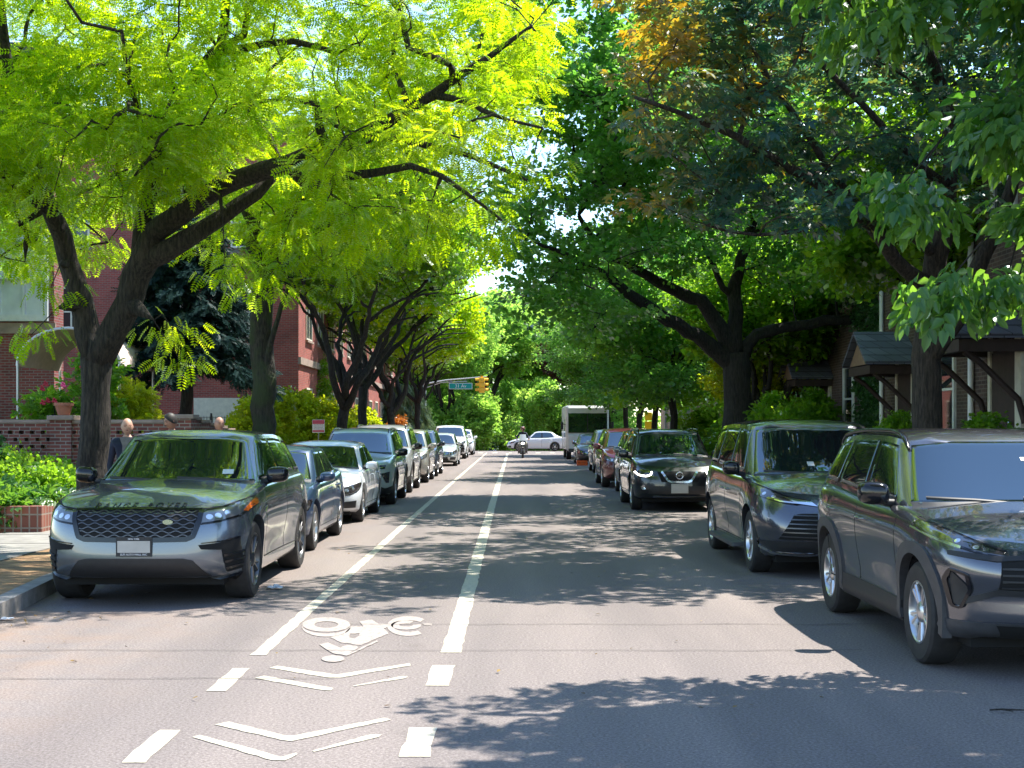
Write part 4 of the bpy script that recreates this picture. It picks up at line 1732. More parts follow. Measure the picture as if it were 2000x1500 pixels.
def asphalt_mat():
    m, t, b = nt('asphalt')
    tc = N(t, 'ShaderNodeTexCoord')
    fine = N(t, 'ShaderNodeTexNoise')
    fine.inputs['Scale'].default_value = 55
    fine.inputs['Detail'].default_value = 6
    fine.inputs['Roughness'].default_value = .8
    t.links.new(tc.outputs['Object'], fine.inputs['Vector'])
    mp = N(t, 'ShaderNodeMapping')
    mp.inputs['Scale'].default_value = (1.1, .10, 1)
    t.links.new(tc.outputs['Object'], mp.inputs['Vector'])
    big = N(t, 'ShaderNodeTexNoise')
    big.inputs['Scale'].default_value = 1.0
    big.inputs['Detail'].default_value = 6
    t.links.new(mp.outputs[0], big.inputs['Vector'])
    r1 = ramp(t, [(.34, (.098, .078, .070)), (.5, (.185, .160, .148)), (.66, (.315, .275, .255))])
    t.links.new(fine.outputs['Fac'], r1.inputs['Fac'])
    r2 = ramp(t, [(.30, (.74, .74, .76)), (.70, (1.14, 1.12, 1.10))])
    t.links.new(big.outputs['Fac'], r2.inputs['Fac'])
    mx = N(t, 'ShaderNodeMix', data_type='RGBA', blend_type='MULTIPLY')
    mx.inputs['Factor'].default_value = 1
    t.links.new(r1.outputs['Color'], mx.inputs['A'])
    t.links.new(r2.outputs['Color'], mx.inputs['B'])
    # oil spots and stains
    st = N(t, 'ShaderNodeTexNoise')
    st.inputs['Scale'].default_value = .9
    st.inputs['Detail'].default_value = 9
    st.inputs['Roughness'].default_value = .7
    t.links.new(tc.outputs['Object'], st.inputs['Vector'])
    r3 = ramp(t, [(.60, (1, 1, 1)), (.74, (.70, .69, .68))])
    t.links.new(st.outputs['Fac'], r3.inputs['Fac'])
    m2 = N(t, 'ShaderNodeMix', data_type='RGBA', blend_type='MULTIPLY')
    m2.inputs['Factor'].default_value = 1
    t.links.new(mx.outputs['Result'], m2.inputs['A'])
    t.links.new(r3.outputs['Color'], m2.inputs['B'])
    sp = N(t, 'ShaderNodeSeparateXYZ')
    t.links.new(tc.outputs['Object'], sp.inputs[0])
    gm = N(t, 'ShaderNodeMapRange')
    gm.inputs['From Min'].default_value = -2.2
    gm.inputs['From Max'].default_value = -4.4
    t.links.new(sp.outputs['X'], gm.inputs['Value'])
    dn = N(t, 'ShaderNodeTexNoise')
    dn.inputs['Scale'].default_value = 1.6
    dn.inputs['Detail'].default_value = 10
    dn.inputs['Roughness'].default_value = .72
    t.links.new(tc.outputs['Object'], dn.inputs['Vector'])
    dr = ramp(t, [(.42, (0, 0, 0)), (.66, (1, 1, 1))])
    t.links.new(dn.outputs['Fac'], dr.inputs['Fac'])
    dm = N(t, 'ShaderNodeMath', operation='MULTIPLY')
    t.links.new(gm.outputs[0], dm.inputs[0])
    t.links.new(dr.outputs['Color'], dm.inputs[1])
    dk = N(t, 'ShaderNodeMath', operation='MULTIPLY')
    dk.inputs[1].default_value = .6
    t.links.new(dm.outputs[0], dk.inputs[0])
    m3 = N(t, 'ShaderNodeMix', data_type='RGBA')
    m3.inputs['B'].default_value = (.25, .155, .095, 1)
    t.links.new(dk.outputs[0], m3.inputs['Factor'])
    t.links.new(m2.outputs['Result'], m3.inputs['A'])
    t.links.new(m3.outputs['Result'], b.inputs['Base Color'])
    b.inputs['Roughness'].default_value = .85
    b.inputs['Specular IOR Level'].default_value = .3
    bp = N(t, 'ShaderNodeBump')
    bp.inputs['Strength'].default_value = .5
    bp.inputs['Distance'].default_value = .012
    t.links.new(fine.outputs['Fac'], bp.inputs['Height'])
    t.links.new(bp.outputs['Normal'], b.inputs['Normal'])
    return m

def road_paint_mat(name, col, wear=.5):
    m, t, b = nt(name)
    tc = N(t, 'ShaderNodeTexCoord')
    n = N(t, 'ShaderNodeTexNoise')
    n.inputs['Scale'].default_value = 26
    n.inputs['Detail'].default_value = 9
    n.inputs['Roughness'].default_value = .75
    t.links.new(tc.outputs['Object'], n.inputs['Vector'])
    lo = .33 + .10 * wear
    r = ramp(t, [(lo - .03, (.20, .18, .165)), (lo + .06, [c * .80 for c in col]), (.60, [c * .94 for c in col]), (.78, col)])
    t.links.new(n.outputs['Fac'], r.inputs['Fac'])
    t.links.new(r.outputs['Color'], b.inputs['Base Color'])
    b.inputs['Roughness'].default_value = .75
    return m

def noise_ground(name, stops, scale=3.0, bump=.6, dist=.05, rough=.95):
    m, t, b = nt(name)
    tc = N(t, 'ShaderNodeTexCoord')
    n = N(t, 'ShaderNodeTexNoise')
    n.inputs['Scale'].default_value = scale
    n.inputs['Detail'].default_value = 9
    n.inputs['Roughness'].default_value = .7
    t.links.new(tc.outputs['Object'], n.inputs['Vector'])
    r = ramp(t, stops)
    t.links.new(n.outputs['Fac'], r.inputs['Fac'])
    t.links.new(r.outputs['Color'], b.inputs['Base Color'])
    b.inputs['Roughness'].default_value = rough
    bp = N(t, 'ShaderNodeBump')
    bp.inputs['Strength'].default_value = bump
    bp.inputs['Distance'].default_value = dist
    t.links.new(n.outputs['Fac'], bp.inputs['Height'])
    t.links.new(bp.outputs['Normal'], b.inputs['Normal'])
    return m

def brick_mat(name, c1, c2, mortar, bw=.205, bh=.068, ms=.009, off=.5, rough=.85, stain=.25):
    m, t, b = nt(name)
    g = N(t, 'ShaderNodeNewGeometry')
    sp = N(t, 'ShaderNodeSeparateXYZ')
    t.links.new(g.outputs['Position'], sp.inputs[0])
    ad = N(t, 'ShaderNodeMath', operation='ADD')
    t.links.new(sp.outputs['X'], ad.inputs[0])
    t.links.new(sp.outputs['Y'], ad.inputs[1])
    cb = N(t, 'ShaderNodeCombineXYZ')
    t.links.new(ad.outputs[0], cb.inputs['X'])
    t.links.new(sp.outputs['Z'], cb.inputs['Y'])
    br = N(t, 'ShaderNodeTexBrick')
    br.offset = off
    br.inputs['Scale'].default_value = 1
    br.inputs['Brick Width'].default_value = bw
    br.inputs['Row Height'].default_value = bh
    br.inputs['Mortar Size'].default_value = ms
    br.inputs['Bias'].default_value = -.1
    br.inputs['Color1'].default_value = (*c1, 1)
    br.inputs['Color2'].default_value = (*c2, 1)
    br.inputs['Mortar'].default_value = (*mortar, 1)
    t.links.new(cb.outputs[0], br.inputs['Vector'])
    n = N(t, 'ShaderNodeTexNoise')
    n.inputs['Scale'].default_value = 1.3
    n.inputs['Detail'].default_value = 6
    t.links.new(g.outputs['Position'], n.inputs['Vector'])
    r = ramp(t, [(.3, (1 - stain, 1 - stain, 1 - stain)), (.7, (1 + stain * .4,) * 3)])
    t.links.new(n.outputs['Fac'], r.inputs['Fac'])
    mx = N(t, 'ShaderNodeMix', data_type='RGBA', blend_type='MULTIPLY')
    mx.inputs['Factor'].default_value = 1
    t.links.new(br.outputs['Color'], mx.inputs['A'])
    t.links.new(r.outputs['Color'], mx.inputs['B'])
    t.links.new(mx.outputs['Result'], b.inputs['Base Color'])
    b.inputs['Roughness'].default_value = rough
    bp = N(t, 'ShaderNodeBump')
    bp.inputs['Strength'].default_value = .6
    bp.inputs['Distance'].default_value = .01
    bp.invert = True
    t.links.new(br.outputs['Fac'], bp.inputs['Height'])
    t.links.new(bp.outputs['Normal'], b.inputs['Normal'])
    return m

ASPHALT = asphalt_mat()
PAINT_W = road_paint_mat('road_marking_white', (.52, .475, .37), .55)
PAINT_B = road_paint_mat('road_marking_worn', (.37, .315, .28), 1.0)
GROUND = noise_ground('yard_earth', [(.3, (.025, .038, .012)), (.55, (.04, .068, .02)), (.75, (.065, .07, .035))], 1.4, .5, .08)
DIRT = noise_ground('tree_lawn_earth', [(.28, (.09, .05, .022)), (.5, (.24, .14, .065)), (.75, (.42, .27, .14))], 5.0, .7, .04)
CONCRETE = noise_ground('pavement_concrete', [(.3, (.15, .14, .125)), (.7, (.28, .265, .24))], 3.0, .25, .01)
KERB = noise_ground('kerb_stone', [(.3, (.13, .12, .11)), (.7, (.30, .28, .26))], 6.0, .3, .01)
BRICK_RED = brick_mat('red_brick', (.27, .055, .048), (.17, .036, .034), (.23, .19, .17))
BRICK_B = brick_mat('warm_red_brick', (.36, .068, .05), (.24, .045, .036), (.25, .16, .13))
BRICK_WALL = brick_mat('garden_wall_brick', (.25, .07, .052), (.13, .042, .036), (.30, .26, .22), stain=.35)
BRICK_DARK = brick_mat('dark_brown_brick', (.105, .06, .045), (.05, .030, .025), (.15, .12, .10), stain=.4)
BRICK_TAN = brick_mat('tan_brick', (.48, .30, .19), (.36, .21, .13), (.40, .30, .22))

sheet('ground', [-1500, -300, -80, -30, -8, 0, 8, 30, 80, 300, 1500], [-200, -60, 0, 60, 96, 101, 104, 108, 112, 116, 130, 150, 175, 200, 260, 400, 800, 2500], -.012, GROUND)
ys = [-40, 0, 20, 40, 60, 80, 96, 101, 104, 108, 112, 116, 130, 165, 200]
sheet('road', [-4.95, -2, 0, 2, 5.15], ys, 0.0, ASPHALT)
sheet('cross_street', [-70, -20, -4.95], [97.0, 99, 101, 104, 106.5], -.001, ASPHALT)
sheet('cross_street', [5.15, 20, 70], [97.0, 99, 101, 104, 106.5], -.001, ASPHALT)

def slab(name, poly, z0, z1, mat):
    mb = MB()
    mb.prism(poly, z0, z1)
    return setting(mb.build(name, mat, None, 0))

kerb_line = [(-4.42, 11.35), (-4.50, 12.2), (-4.70, 14.0), (-4.78, 16.0), (-4.78, 96.0)]
kin = [(x - .17, y) for x, y in kerb_line]
slab('kerb', kerb_line + kin[::-1], -.05, .15, KERB)
slab('kerb', [(-4.42, 11.35), (-4.59, 11.355), (-7.2, 11.15), (-7.2, 10.98), (-4.42, 11.18)], -.05, .149, brick_mat('kerb_brick', (.22, .06, .045), (.14, .04, .03), (.2, .17, .15)))
slab('tree_lawn', kin + [(-5.95, 96), (-5.95, 11.26), (-4.60, 11.355)], -.05, .128, DIRT)
slab('pavement', [(-5.955, 11.25), (-5.955, 96), (-7.5, 96), (-7.5, 11.15)], -.05, .142, CONCRETE)
slab('kerb', [(5.0, -30), (5.0, 96), (5.17, 96), (5.17, -30)], -.05, .15, KERB)
slab('pavement', [(5.175, -30), (5.175, 96), (7.0, 96), (7.0, -30)], -.05, .143, CONCRETE)
# expansion joints of the left pavement
mb = MB()
for i in range(40):
    mb.box((-6.72, 12 + i * 1.5, .1435), (1.5, .018, .004))
setting(mb.build('pavement_joints', simple('joint_dark', (.08, .075, .07), .9), None, 0))

def GP(px, py):
    d = 1.66 * F_PX / (py - 838)
    return ((px - 1006) / F_PX * d, d)

def marking(name, polys, mat, z=.004, label=None):
    mb = MB()
    for q, P in enumerate(polys):
        mb.add([(x, y, z + (.0005 * (q - len(polys) + 6) if len(polys) > 25 and q > len(polys) - 6 else 0)) for x, y in P], [tuple(range(len(P)))])
    o = mb.build(name, mat, None, 0, recalc=False)
    bm = bmesh.new()
    bm.from_mesh(o.data)
    for f in bm.faces:
        f.normal_update()
        if f.normal.z < 0:
            f.normal_flip()
    bmesh.ops.triangulate(bm, faces=[f for f in bm.faces if len(f.verts) > 4])
    bm.to_mesh(o.data)
    bm.free()
    return setting(o)

def band(x0, y0, x1, y1, w):
    return [(x0 - w / 2, y0), (x0 + w / 2, y0), (x1 + w / 2, y1), (x1 - w / 2, y1)]

def rough_band(x0, y0, x1, y1, w, seed):
    r = random.Random(seed)
    L, R = [], []
    n = max(6, int((y1 - y0) / .18))
    for i in range(n + 1):
        t = i / n
        x, y = x0 + (x1 - x0) * t, y0 + (y1 - y0) * t
        L.append((x - w / 2 + r.uniform(-.008, .008), y))
        R.append((x + w / 2 + r.uniform(-.008, .008), y))
    return R + L[::-1]

marking('parking_lane_line', [rough_band(-1.885, 9.95, -1.93, 30, .112, 1), rough_band(-1.93, 30.0, -1.98, 95, .115, 2)], PAINT_W)
marking('bike_lane_line', [rough_band(-.475, 10.06, -.50, 30, .15, 3), rough_band(-.50, 30.0, -.52, 95, .152, 4)], PAINT_W)
marking('lane_dash', [rough_band(-1.895, 8.58, -1.895, 9.40, .122, 5)], PAINT_W)
marking('lane_dash', [rough_band(-1.90, 6.74, -1.90, 7.47, .118, 6)], PAINT_W)
marking('lane_dash', [rough_band(-.50, 8.76, -.50, 9.52, .155, 7)], PAINT_W)
marking('lane_dash', [rough_band(-.51, 6.86, -.51, 7.53, .15, 8)], PAINT_W)
marking('crossing_bar', [band(-3.4 + i * 1.0, 93.2, -3.4 + i * 1.0, 95.6, .35) for i in range(8)], PAINT_W)
def C7(pts):
    return [GP(200 + x / 2.667, 1150 + y / 2.667) for x, y in pts]
def roughen(P, amp=.006, seg=.06, seed=1):
    r = random.Random(seed)
    out = []
    for (a, b), (c, d) in zip(P, P[1:] + P[:1]):
        n = max(1, int(math.hypot(c - a, d - b) / seg))
        for k in range(n):
            t = k / n
            j = amp if k else 0
            out.append((a + (c - a) * t + r.uniform(-j, j), b + (d - b) * t + r.uniform(-j, j)))
    return out
CH = [
    [(870, 415), (910, 403), (1215, 450), (1600, 390), (1607, 402), (1240, 465), (1180, 465)],
    [(793, 468), (840, 455), (1205, 520), (1190, 532), (1150, 530)],
    [(1305, 508), (1560, 457), (1590, 458), (1580, 468), (1310, 510)],
    [(585, 710), (660, 695), (960, 768), (1000, 768), (1470, 675), (1503, 685), (985, 797), (930, 790)],
    [(468, 775), (505, 765), (760, 830), (930, 880), (1010, 857), (1015, 865), (950, 897), (880, 895)],
    [(1095, 845), (1400, 762), (1455, 762), (1440, 775), (1100, 853)]]
marking('bike_lane_chevron', [roughen(C7(c), seed=i) for i, c in enumerate(CH[:3])], PAINT_W)
marking('bike_lane_chevron', [roughen(C7(c), seed=i + 9) for i, c in enumerate(CH[3:])], PAINT_W)
def ell(cx, cy, rx, ry, a0=0, a1=360, n=30):
    return [(cx + rx * math.cos(math.radians(a0 + (a1 - a0) * i / n)), cy + ry * math.sin(math.radians(a0 + (a1 - a0) * i / n))) for i in range(n + 1)]
def arc_quads(cx, cy, r0, r1, a0, a1, n=26):
    A, B = ell(cx, cy, *r0, a0, a1, n), ell(cx, cy, *r1, a0, a1, n)
    return [[A[i], A[i + 1], B[i + 1], B[i]] for i in range(n)]
def C8(pts):
    return [GP(570 + x / 4.233, 1190 + y / 4.233) for x, y in pts]
sym = []
sym += arc_quads(285, 130, (198, 60), (98, 27), 0, 360, 34)
A_, B_ = ell(285, 140, 196, 64, 8, 186, 26), ell(285, 150, 200, 80, 2, 184, 26)
sym += [[A_[i], A_[i + 1], B_[i + 1], B_[i]] for i in range(26)]
sym += arc_quads(965, 142, (178, 82), (128, 48), 52, 318, 30)
sym += arc_quads(945, 134, (126, 38), (58, 12), -10, 300, 30)
sym += [[(1085, 118), (1160, 122), (1158, 138), (1090, 134)]]
flat = [[(430, 208), (490, 146), (592, 146), (600, 180), (560, 200), (480, 205), (475, 238), (520, 245), (555, 222), (575, 300), (410, 280), (315, 236)],
        [(555, 222), (560, 200), (600, 180), (592, 146), (557, 102), (665, 90), (718, 122), (760, 160), (800, 206), (575, 300)],
        [(718, 122), (812, 126), (776, 160), (760, 160)],
        [(470, 372), (702, 262), (712, 274), (452, 390), (440, 388)],
        [(228, 298), (300, 280), (400, 325), (455, 300), (540, 310), (545, 326), (520, 345), (440, 388), (340, 370), (290, 340)],
        ell(340, 415, 95, 27, 0, 342, 18)]
marking('bike_symbol', [C8(p) for p in sym] + [C8(roughen(p, 3, 30, i)) for i, p in enumerate(flat)], PAINT_B)
# transverse cracks
rr = random.Random(5)
for (x0, x1, y0) in ((-1.4, 3.2, 11.5), (-4.0, 2.6, 10.15), (-3.8, -1.2, 9.0)):
    P, Q = [], []
    n = 40
    for i in range(n + 1):
        x = x0 + (x1 - x0) * i / n
        y = y0 + .05 * mnoise.noise(Vector((x * 1.7, y0, 0))) + .03 * mnoise.noise(Vector((x * 7, y0, 3)))
        w = .004 + .006 * abs(mnoise.noise(Vector((x * 5, y0, 7))))
        P.append((x, y - w))
        Q.append((x, y + w))
    marking('road_crack', [P + Q[::-1]], simple('crack_dark', (.05, .045, .042), .95), .0075)

# ------------------------------------------------------------------ buildings
WHITE_FRAME = simple('white_frame_paint', (.72, .72, .70), .5, var=.08)
CREAM = simple('cream_paint', (.62, .58, .48), .6, var=.1)
STONE = simple('stone_trim', (.30, .22, .18), .8, var=.2, scale=4)
PANE = simple('window_pane', (.02, .026, .03), .03, ior=1.6)
PANE_PALE = simple('pale_window_pane', (.75, .76, .76), .12, var=.15, scale=2, ior=1.6)  # near-white panes with slight tone variation
IRON = simple('wrought_iron', (.012, .012, .013), .5)
SLATE = brick_mat('slate_roof', (.15, .16, .22), (.09, .10, .14), (.05, .05, .07), .32, .16, .01, .37)
DARK_WOOD = simple('dark_timber', (.035, .02, .018), .6, var=.3)
TAR = simple('roof_tar', (.05, .05, .05), .9)

def window(parent, face, a, z, w, h, pos, pane=PANE, frame=WHITE_FRAME, bars=1, sill=True, fw=.07, deep=.05):
    """face '-y' (seen from the camera) / '+x' / '-x'; a = coordinate along the wall"""
    def bx(mb, a0, a1, z0, z1, p0, p1):
        if face == '-y':
            mb.box2((a0, pos - p1, z0), (a1, pos - p0, z1))
        elif face == '+x':
            mb.box2((pos + p0, a0, z0), (pos + p1, a1, z1))
        else:
            mb.box2((pos - p1, a0, z0), (pos - p0, a1, z1))
    mb = MB()
    for (p, q, r, s) in ((a - w / 2, a - w / 2 + fw, z, z + h), (a + w / 2 - fw, a + w / 2, z, z + h), (a - w / 2 + fw, a + w / 2 - fw, z + h - fw, z + h), (a - w / 2 + fw, a + w / 2 - fw, z, z + fw)):
        bx(mb, p, q, r, s, -.02, deep)
    bx(mb, a - w / 2 + fw, a + w / 2 - fw, z + h * .5 - .025, z + h * .5 + .025, -.01, deep * .8)
    for i in range(bars - 1):
        c = a - w / 2 + w * (i + 1) / bars
        bx(mb, c - .03, c + .03, z + fw, z + h - fw, -.008, deep * .75)
    o = mb.build('window', frame, parent, 0)
    mb = MB()
    bx(mb, a - w / 2 + fw * .5, a + w / 2 - fw * .5, z + fw * .5, z + h - fw * .5, -.04, .012)
    mb.build('pane', pane, o, 0)
    if sill:
        mb = MB()
        bx(mb, a - w / 2 - .06, a + w / 2 + .06, z - .09, z - .004, -.03, deep + .06)
        mb.build('sill', STONE, o, 0)
    return o

def wallbox(parent, name, a, b, mat):
    mb = MB()
    mb.box2(a, b)
    return mb.build(name, mat, parent, 0)

# brick house on the left with pale bay windows
h = thing('brick_house', 'red brick house with white bay windows behind the garden wall', 'house', (-16, 35, 0))
def loc_build(root):
    """children are modelled in world space, so keep the root offset out of them"""
    for c in children_of(root):
        c.matrix_parent_inverse = Matrix.Translation(root.location).inverted()
wallbox(h, 'wall', (-24, 34, -.1), (-11.55, 34.7, 11), BRICK_RED)
wallbox(h, 'string_course', (-24.1, 33.94, 4.05), (-11.5, 33.999, 4.32), STONE)
wallbox(h, 'roof', (-24.2, 33.8, 11), (-11.4, 34.9, 11.3), TAR)
for a in (-12.6, -14.6, -16.6):
    window(h, '-y', a, 4.36, 1.85, 2.15, 34, PANE_PALE, bars=3, sill=False, fw=.16, deep=.12)
    window(h, '-y', a, 7.6, 1.4, 1.8, 34, PANE_PALE, bars=2, fw=.12)
loc_build(h)
# its entrance canopy
cn = thing('door_canopy', 'pale arched canopy over the brick house entrance, behind the forked tree', 'canopy', (-9.9, 31, 2.5))
mb = MB()
V, F = [], []
n = 14
for j, y in enumerate((29.6, 32.4)):
    for i in range(n + 1):
        a = PI * i / n
        V.append((-9.75 + 1.15 * math.cos(a), y, 3.05 + .85 * math.sin(a)))
        V.append((-9.75 + 1.10 * math.cos(a), y, 3.03 + .81 * math.sin(a)))
m = (n + 1) * 2
for i in range(n):
    a, b = i * 2, (i + 1) * 2
    F += [(a, b, m + b, m + a), (a + 1, m + a + 1, m + b + 1, b + 1), (a, a + 1, b + 1, b), (m + a, m + b, m + b + 1, m + a + 1)]
mb.add(V, F)
mb.build('canopy_cover', simple('canopy_cloth', (.62, .50, .46), .7, var=.12), cn, .6)
for y in (29.62, 32.38):
    mb = MB()
    for x in (-10.86, -8.64):
        mb.tube([(x, y, .1), (x, y, 3.08)], .03, 8)
    P = [(-9.75 + 1.13 * math.cos(PI * i / n), y, 3.04 + .83 * math.sin(PI * i / n)) for i in range(n + 1)]
    mb.tube(P, .028, 6)
    mb.build('canopy_frame', simple('pale_metal', (.5, .5, .5), .4, .6), cn, .9)
loc_build(cn)

# long brick apartment building further down the left side
h = thing('apartment_building', 'long sunlit red brick apartment building along the left pavement', 'building', (-14, 70, 0))
wallbox(h, 'wall', (-26, 52, -.1), (-8.3, 94, 13.5), BRICK_B)
wallbox(h, 'cornice', (-26.2, 51.7, 13.1), (-8.0, 94.2, 13.6), STONE)
wallbox(h, 'string_course', (-8.298, 51.9, 4.15), (-8.19, 94.1, 4.42), STONE)
for k in range(12):
    for fl, z in enumerate((1.6, 5.2, 8.6)):
        window(h, '+x', 54.5 + k * 3.3, z, 1.5, 2.0 if fl else 1.7, -8.3, PANE, CREAM, 2)
for a in (-10.2, -13.5, -17):
    for z in (5.2, 8.6):
        window(h, '-y', a, z, 1.4, 1.9, 52, PANE, CREAM, 2)
mb = MB()
mb.box2((-12.3, 51.93, .1), (-8.62, 51.998, 2.85))
gd = mb.build('garage_door', CREAM, h, 0)
mb = MB()
for z in (.75, 1.4, 2.1):
    mb.box2((-12.26, 51.92, z), (-10.4, 51.929, z + .025))
    mb.box2((-10.2, 51.92, z), (-8.66, 51.929, z + .025))
mb.build('panel_groove', simple('groove', (.25, .23, .19), .8), gd, 0)
mb = MB()
mb.box2((-10.4, 51.9, .1), (-10.2, 51.94, 2.9))
mb.build('door_post', simple('bluish_post', (.35, .38, .42), .5), gd, 0)
loc_build(h)

# perforated brick garden wall with piers
def pierced_wall(root, x0, x1, y, z0, z1, t=.22):
    """facing the camera; rows of square openings near the top"""
    mb = MB()
    zl, zh = z1 - .62, z1 - .14
    mb.box2((x0, y, z0), (x1, y + t, zl))
    mb.box2((x0, y, zh), (x1, y + t, z1 - .06))
    nrow, bh = 4, (zh - zl) / 7
    pitch = .21
    for r in range(7):
        za, zb = zl + r * bh, zl + (r + 1) * bh
        if r % 2 == 0:
            mb.box2((x0, y + .001, za), (x1, y + t - .001, zb))
        else:
            x = x0 + (.0 if (r // 2) % 2 else .105)
            while x < x1:
                a, b = x, min(x + .105, x1)
                if b > a:
                    mb.box2((a, y + .002, za), (b, y + t - .002, zb))
                x += pitch
    w = mb.build('wall', BRICK_WALL, root, 0)
    mb = MB()
    mb.box2((x0, y - .03, z1 - .06), (x1, y + t + .03, z1))
    mb.build('coping', STONE, root, 0)
gw = thing('garden_wall', 'pierced red brick garden wall with square piers behind the flower bed', 'wall', (-9, 26.2, .1))
pierced_wall(gw, -13.5, -8.88, 26, .1, 1.84)
pierced_wall(gw, -8.48, -6.62, 26, .1, 1.84)
def pier(root, x, y, z, w=.40):
    mb = MB()
    mb.box2((x - w / 2, y - w / 2, .1), (x + w / 2, y + w / 2, z))
    p = mb.build('pier', BRICK_WALL, root, 0)
    mb = MB()
    mb.rbox((x, y, z + .04), (w + .10, w + .10, .08), .02)
    mb.build('pier_cap', STONE, p, 0)
pier(gw, -8.68, 26.1, 1.84)
pier(gw, -6.40, 26.1, 1.86, .44)
mb = MB()
for i in range(6):
    mb.box2((-6.5, 26.33 + i * .8, .1), (-6.28, 27.13 + i * .8 - .003, 1.84 - i * .055))
mb.build('return_wall', BRICK_WALL, gw, 0)
mb = MB()
for i in range(6):
    mb.box2((-6.53, 26.34 + i * .8, 1.842 - i * .055), (-6.25, 27.12 + i * .8, 1.90 - i * .055))
mb.build('coping', STONE, gw, 0)
loc_build(gw)

# raised planting bed in front of the wall
bd = thing('planting_bed', 'low red brick border of the raised flower bed beside the pavement', 'flower bed', (-8, 20, .1))
mb = MB()
mb.box2((-12, 20.0, .1), (-6.98, 20.24, .52))
mb.box2((-7.22, 20.243, .1), (-6.98, 25.6, .5))
mb.build('border', brick_mat('border_brick', (.27, .085, .055), (.17, .055, .04), (.28, .22, .18), .12, .2, .012, 0), bd, 0)
mb = MB()
mb.box2((-12, 20.25, .08), (-7.23, 25.97, .46))
mb.build('soil', DIRT, bd, 0)
loc_build(bd)

# terracotta pot on the pier
pt = thing('flower_pot', 'terracotta pot standing on the brick pier', 'plant pot', (-8.68, 26.1, 1.925))
mb = MB()
mb.lathe([(.11, 0), (.16, .17), (.16, .18), (.185, .18), (.185, .24), (.15, .24), (.14, .2), (0, .2)], n=20)
mb.build('pot', simple('terracotta', (.36, .13, .08), .8, var=.15), pt, .6)

# iron railing before the garage
fr = thing('iron_fence', 'black iron picket fence in front of the garage door', 'fence', (-10.5, 46, 0))
for i in range(5):
    mb = MB()
    mb.box((-12.5 + i * 1.1, 46, 1.1), (.06, .06, 2.2))
    mb.build('post', IRON, fr, 0)
mb = MB()
for i in range(44):
    x = -12.45 + i * .1
    mb.tube([(x, 46, .1), (x, 46, 2.02), (x, 46, 2.12)], [.011, .011, .002], 5)
for z in (.3, 1.85):
    mb.box((-10.3, 46, z), (4.4, .03, .04))
mb.build('pickets', IRON, fr, 0)
loc_build(fr)

# parking notice on a stake
sg = thing('notice_sign', 'small red and white notice on a thin stake beside the left pavement', 'sign', (-5.45, 37.5, .12))
mb = MB()
mb.tube([(0, 0, 0), (.02, 0, 1.5)], .016, 6)
mb.build('stake', simple('grey_steel', (.3, .3, .3), .5, .5), sg, .9)
mb = MB()
mb.rbox((0, 0, 0), (.34, .012, .36), .005)
pl = mb.build('plate', simple('sign_white', (.7, .68, .7), .5), sg, 0)
pl.location = (.02, -.02, 1.62)
mb = MB()
mb.box((0, -.008, .115), (.32, .004, .11))
mb.box((0, -.008, -.135), (.32, .004, .05))
rb = mb.build('red_band', simple('sign_red', (.50, .06, .12), .5), pl, 0)
mb = MB()
for (z, w) in ((.045, .24), (.005, .26), (-.035, .22), (-.075, .25)):
    x = -w / 2
    while x < w / 2:
        l = random.uniform(.02, .05)
        mb.box((x + l / 2, -.008, z), (l, .004, .016))
        x += l + .012
mb.build('small_print', simple('sign_grey_print', (.35, .33, .38), .6), pl, 0)

# dark brick row houses on the right
def porch(root, x_face, y, w, z_eave, rise, out):
    """gabled porch roof, ridge running out from the facade"""
    mb = MB()
    a, b = y - w / 2, y + w / 2
    x0, x1 = x_face - out, x_face - .002
    zr = z_eave + rise
    t = .07
    for (p, q) in (((a - .12, z_eave - .05), (y, zr)), ((y, zr), (b + .12, z_eave - .05))):
        V = [(x0 - .12, p[0], p[1]), (x1, p[0], p[1]), (x1, q[0], q[1]), (x0 - .12, q[0], q[1])]
        V += [(v[0], v[1], v[2] + t) for v in V]
        mb.add(V, [(0, 1, 2, 3), (7, 6, 5, 4), (0, 4, 5, 1), (1, 5, 6, 2), (2, 6, 7, 3), (3, 7, 4, 0)])
    o = mb.build('porch_roof', SLATE, root, 0)
    mb = MB()
    mb.prism([(a, z_eave - .03), (b, z_eave - .03), (y, zr - .03)], x0 + .02, x0 + .06, 'yz')
    mb.build('gable', simple('gable_boards', (.24, .15, .10), .7, var=.2), o, 0)
    mb = MB()
    mb.box2((x0, a, z_eave - .24), (x1, a + .12, z_eave - .06))
    mb.box2((x0, b - .12, z_eave - .24), (x1, b, z_eave - .06))
    mb.box2((x0, a + .12, z_eave - .24), (x0 + .12, b - .12, z_eave - .06))
    for yy in (a + .06, b - .06):
        mb.tube([(x0 + .1, yy, z_eave - .24), (x0 + .35, yy, z_eave - .42), (x1 - .1, yy, z_eave - .95), (x1, yy, z_eave - 1.3)], .05, 8)
    mb.build('porch_bracket', DARK_WOOD, o, .8)
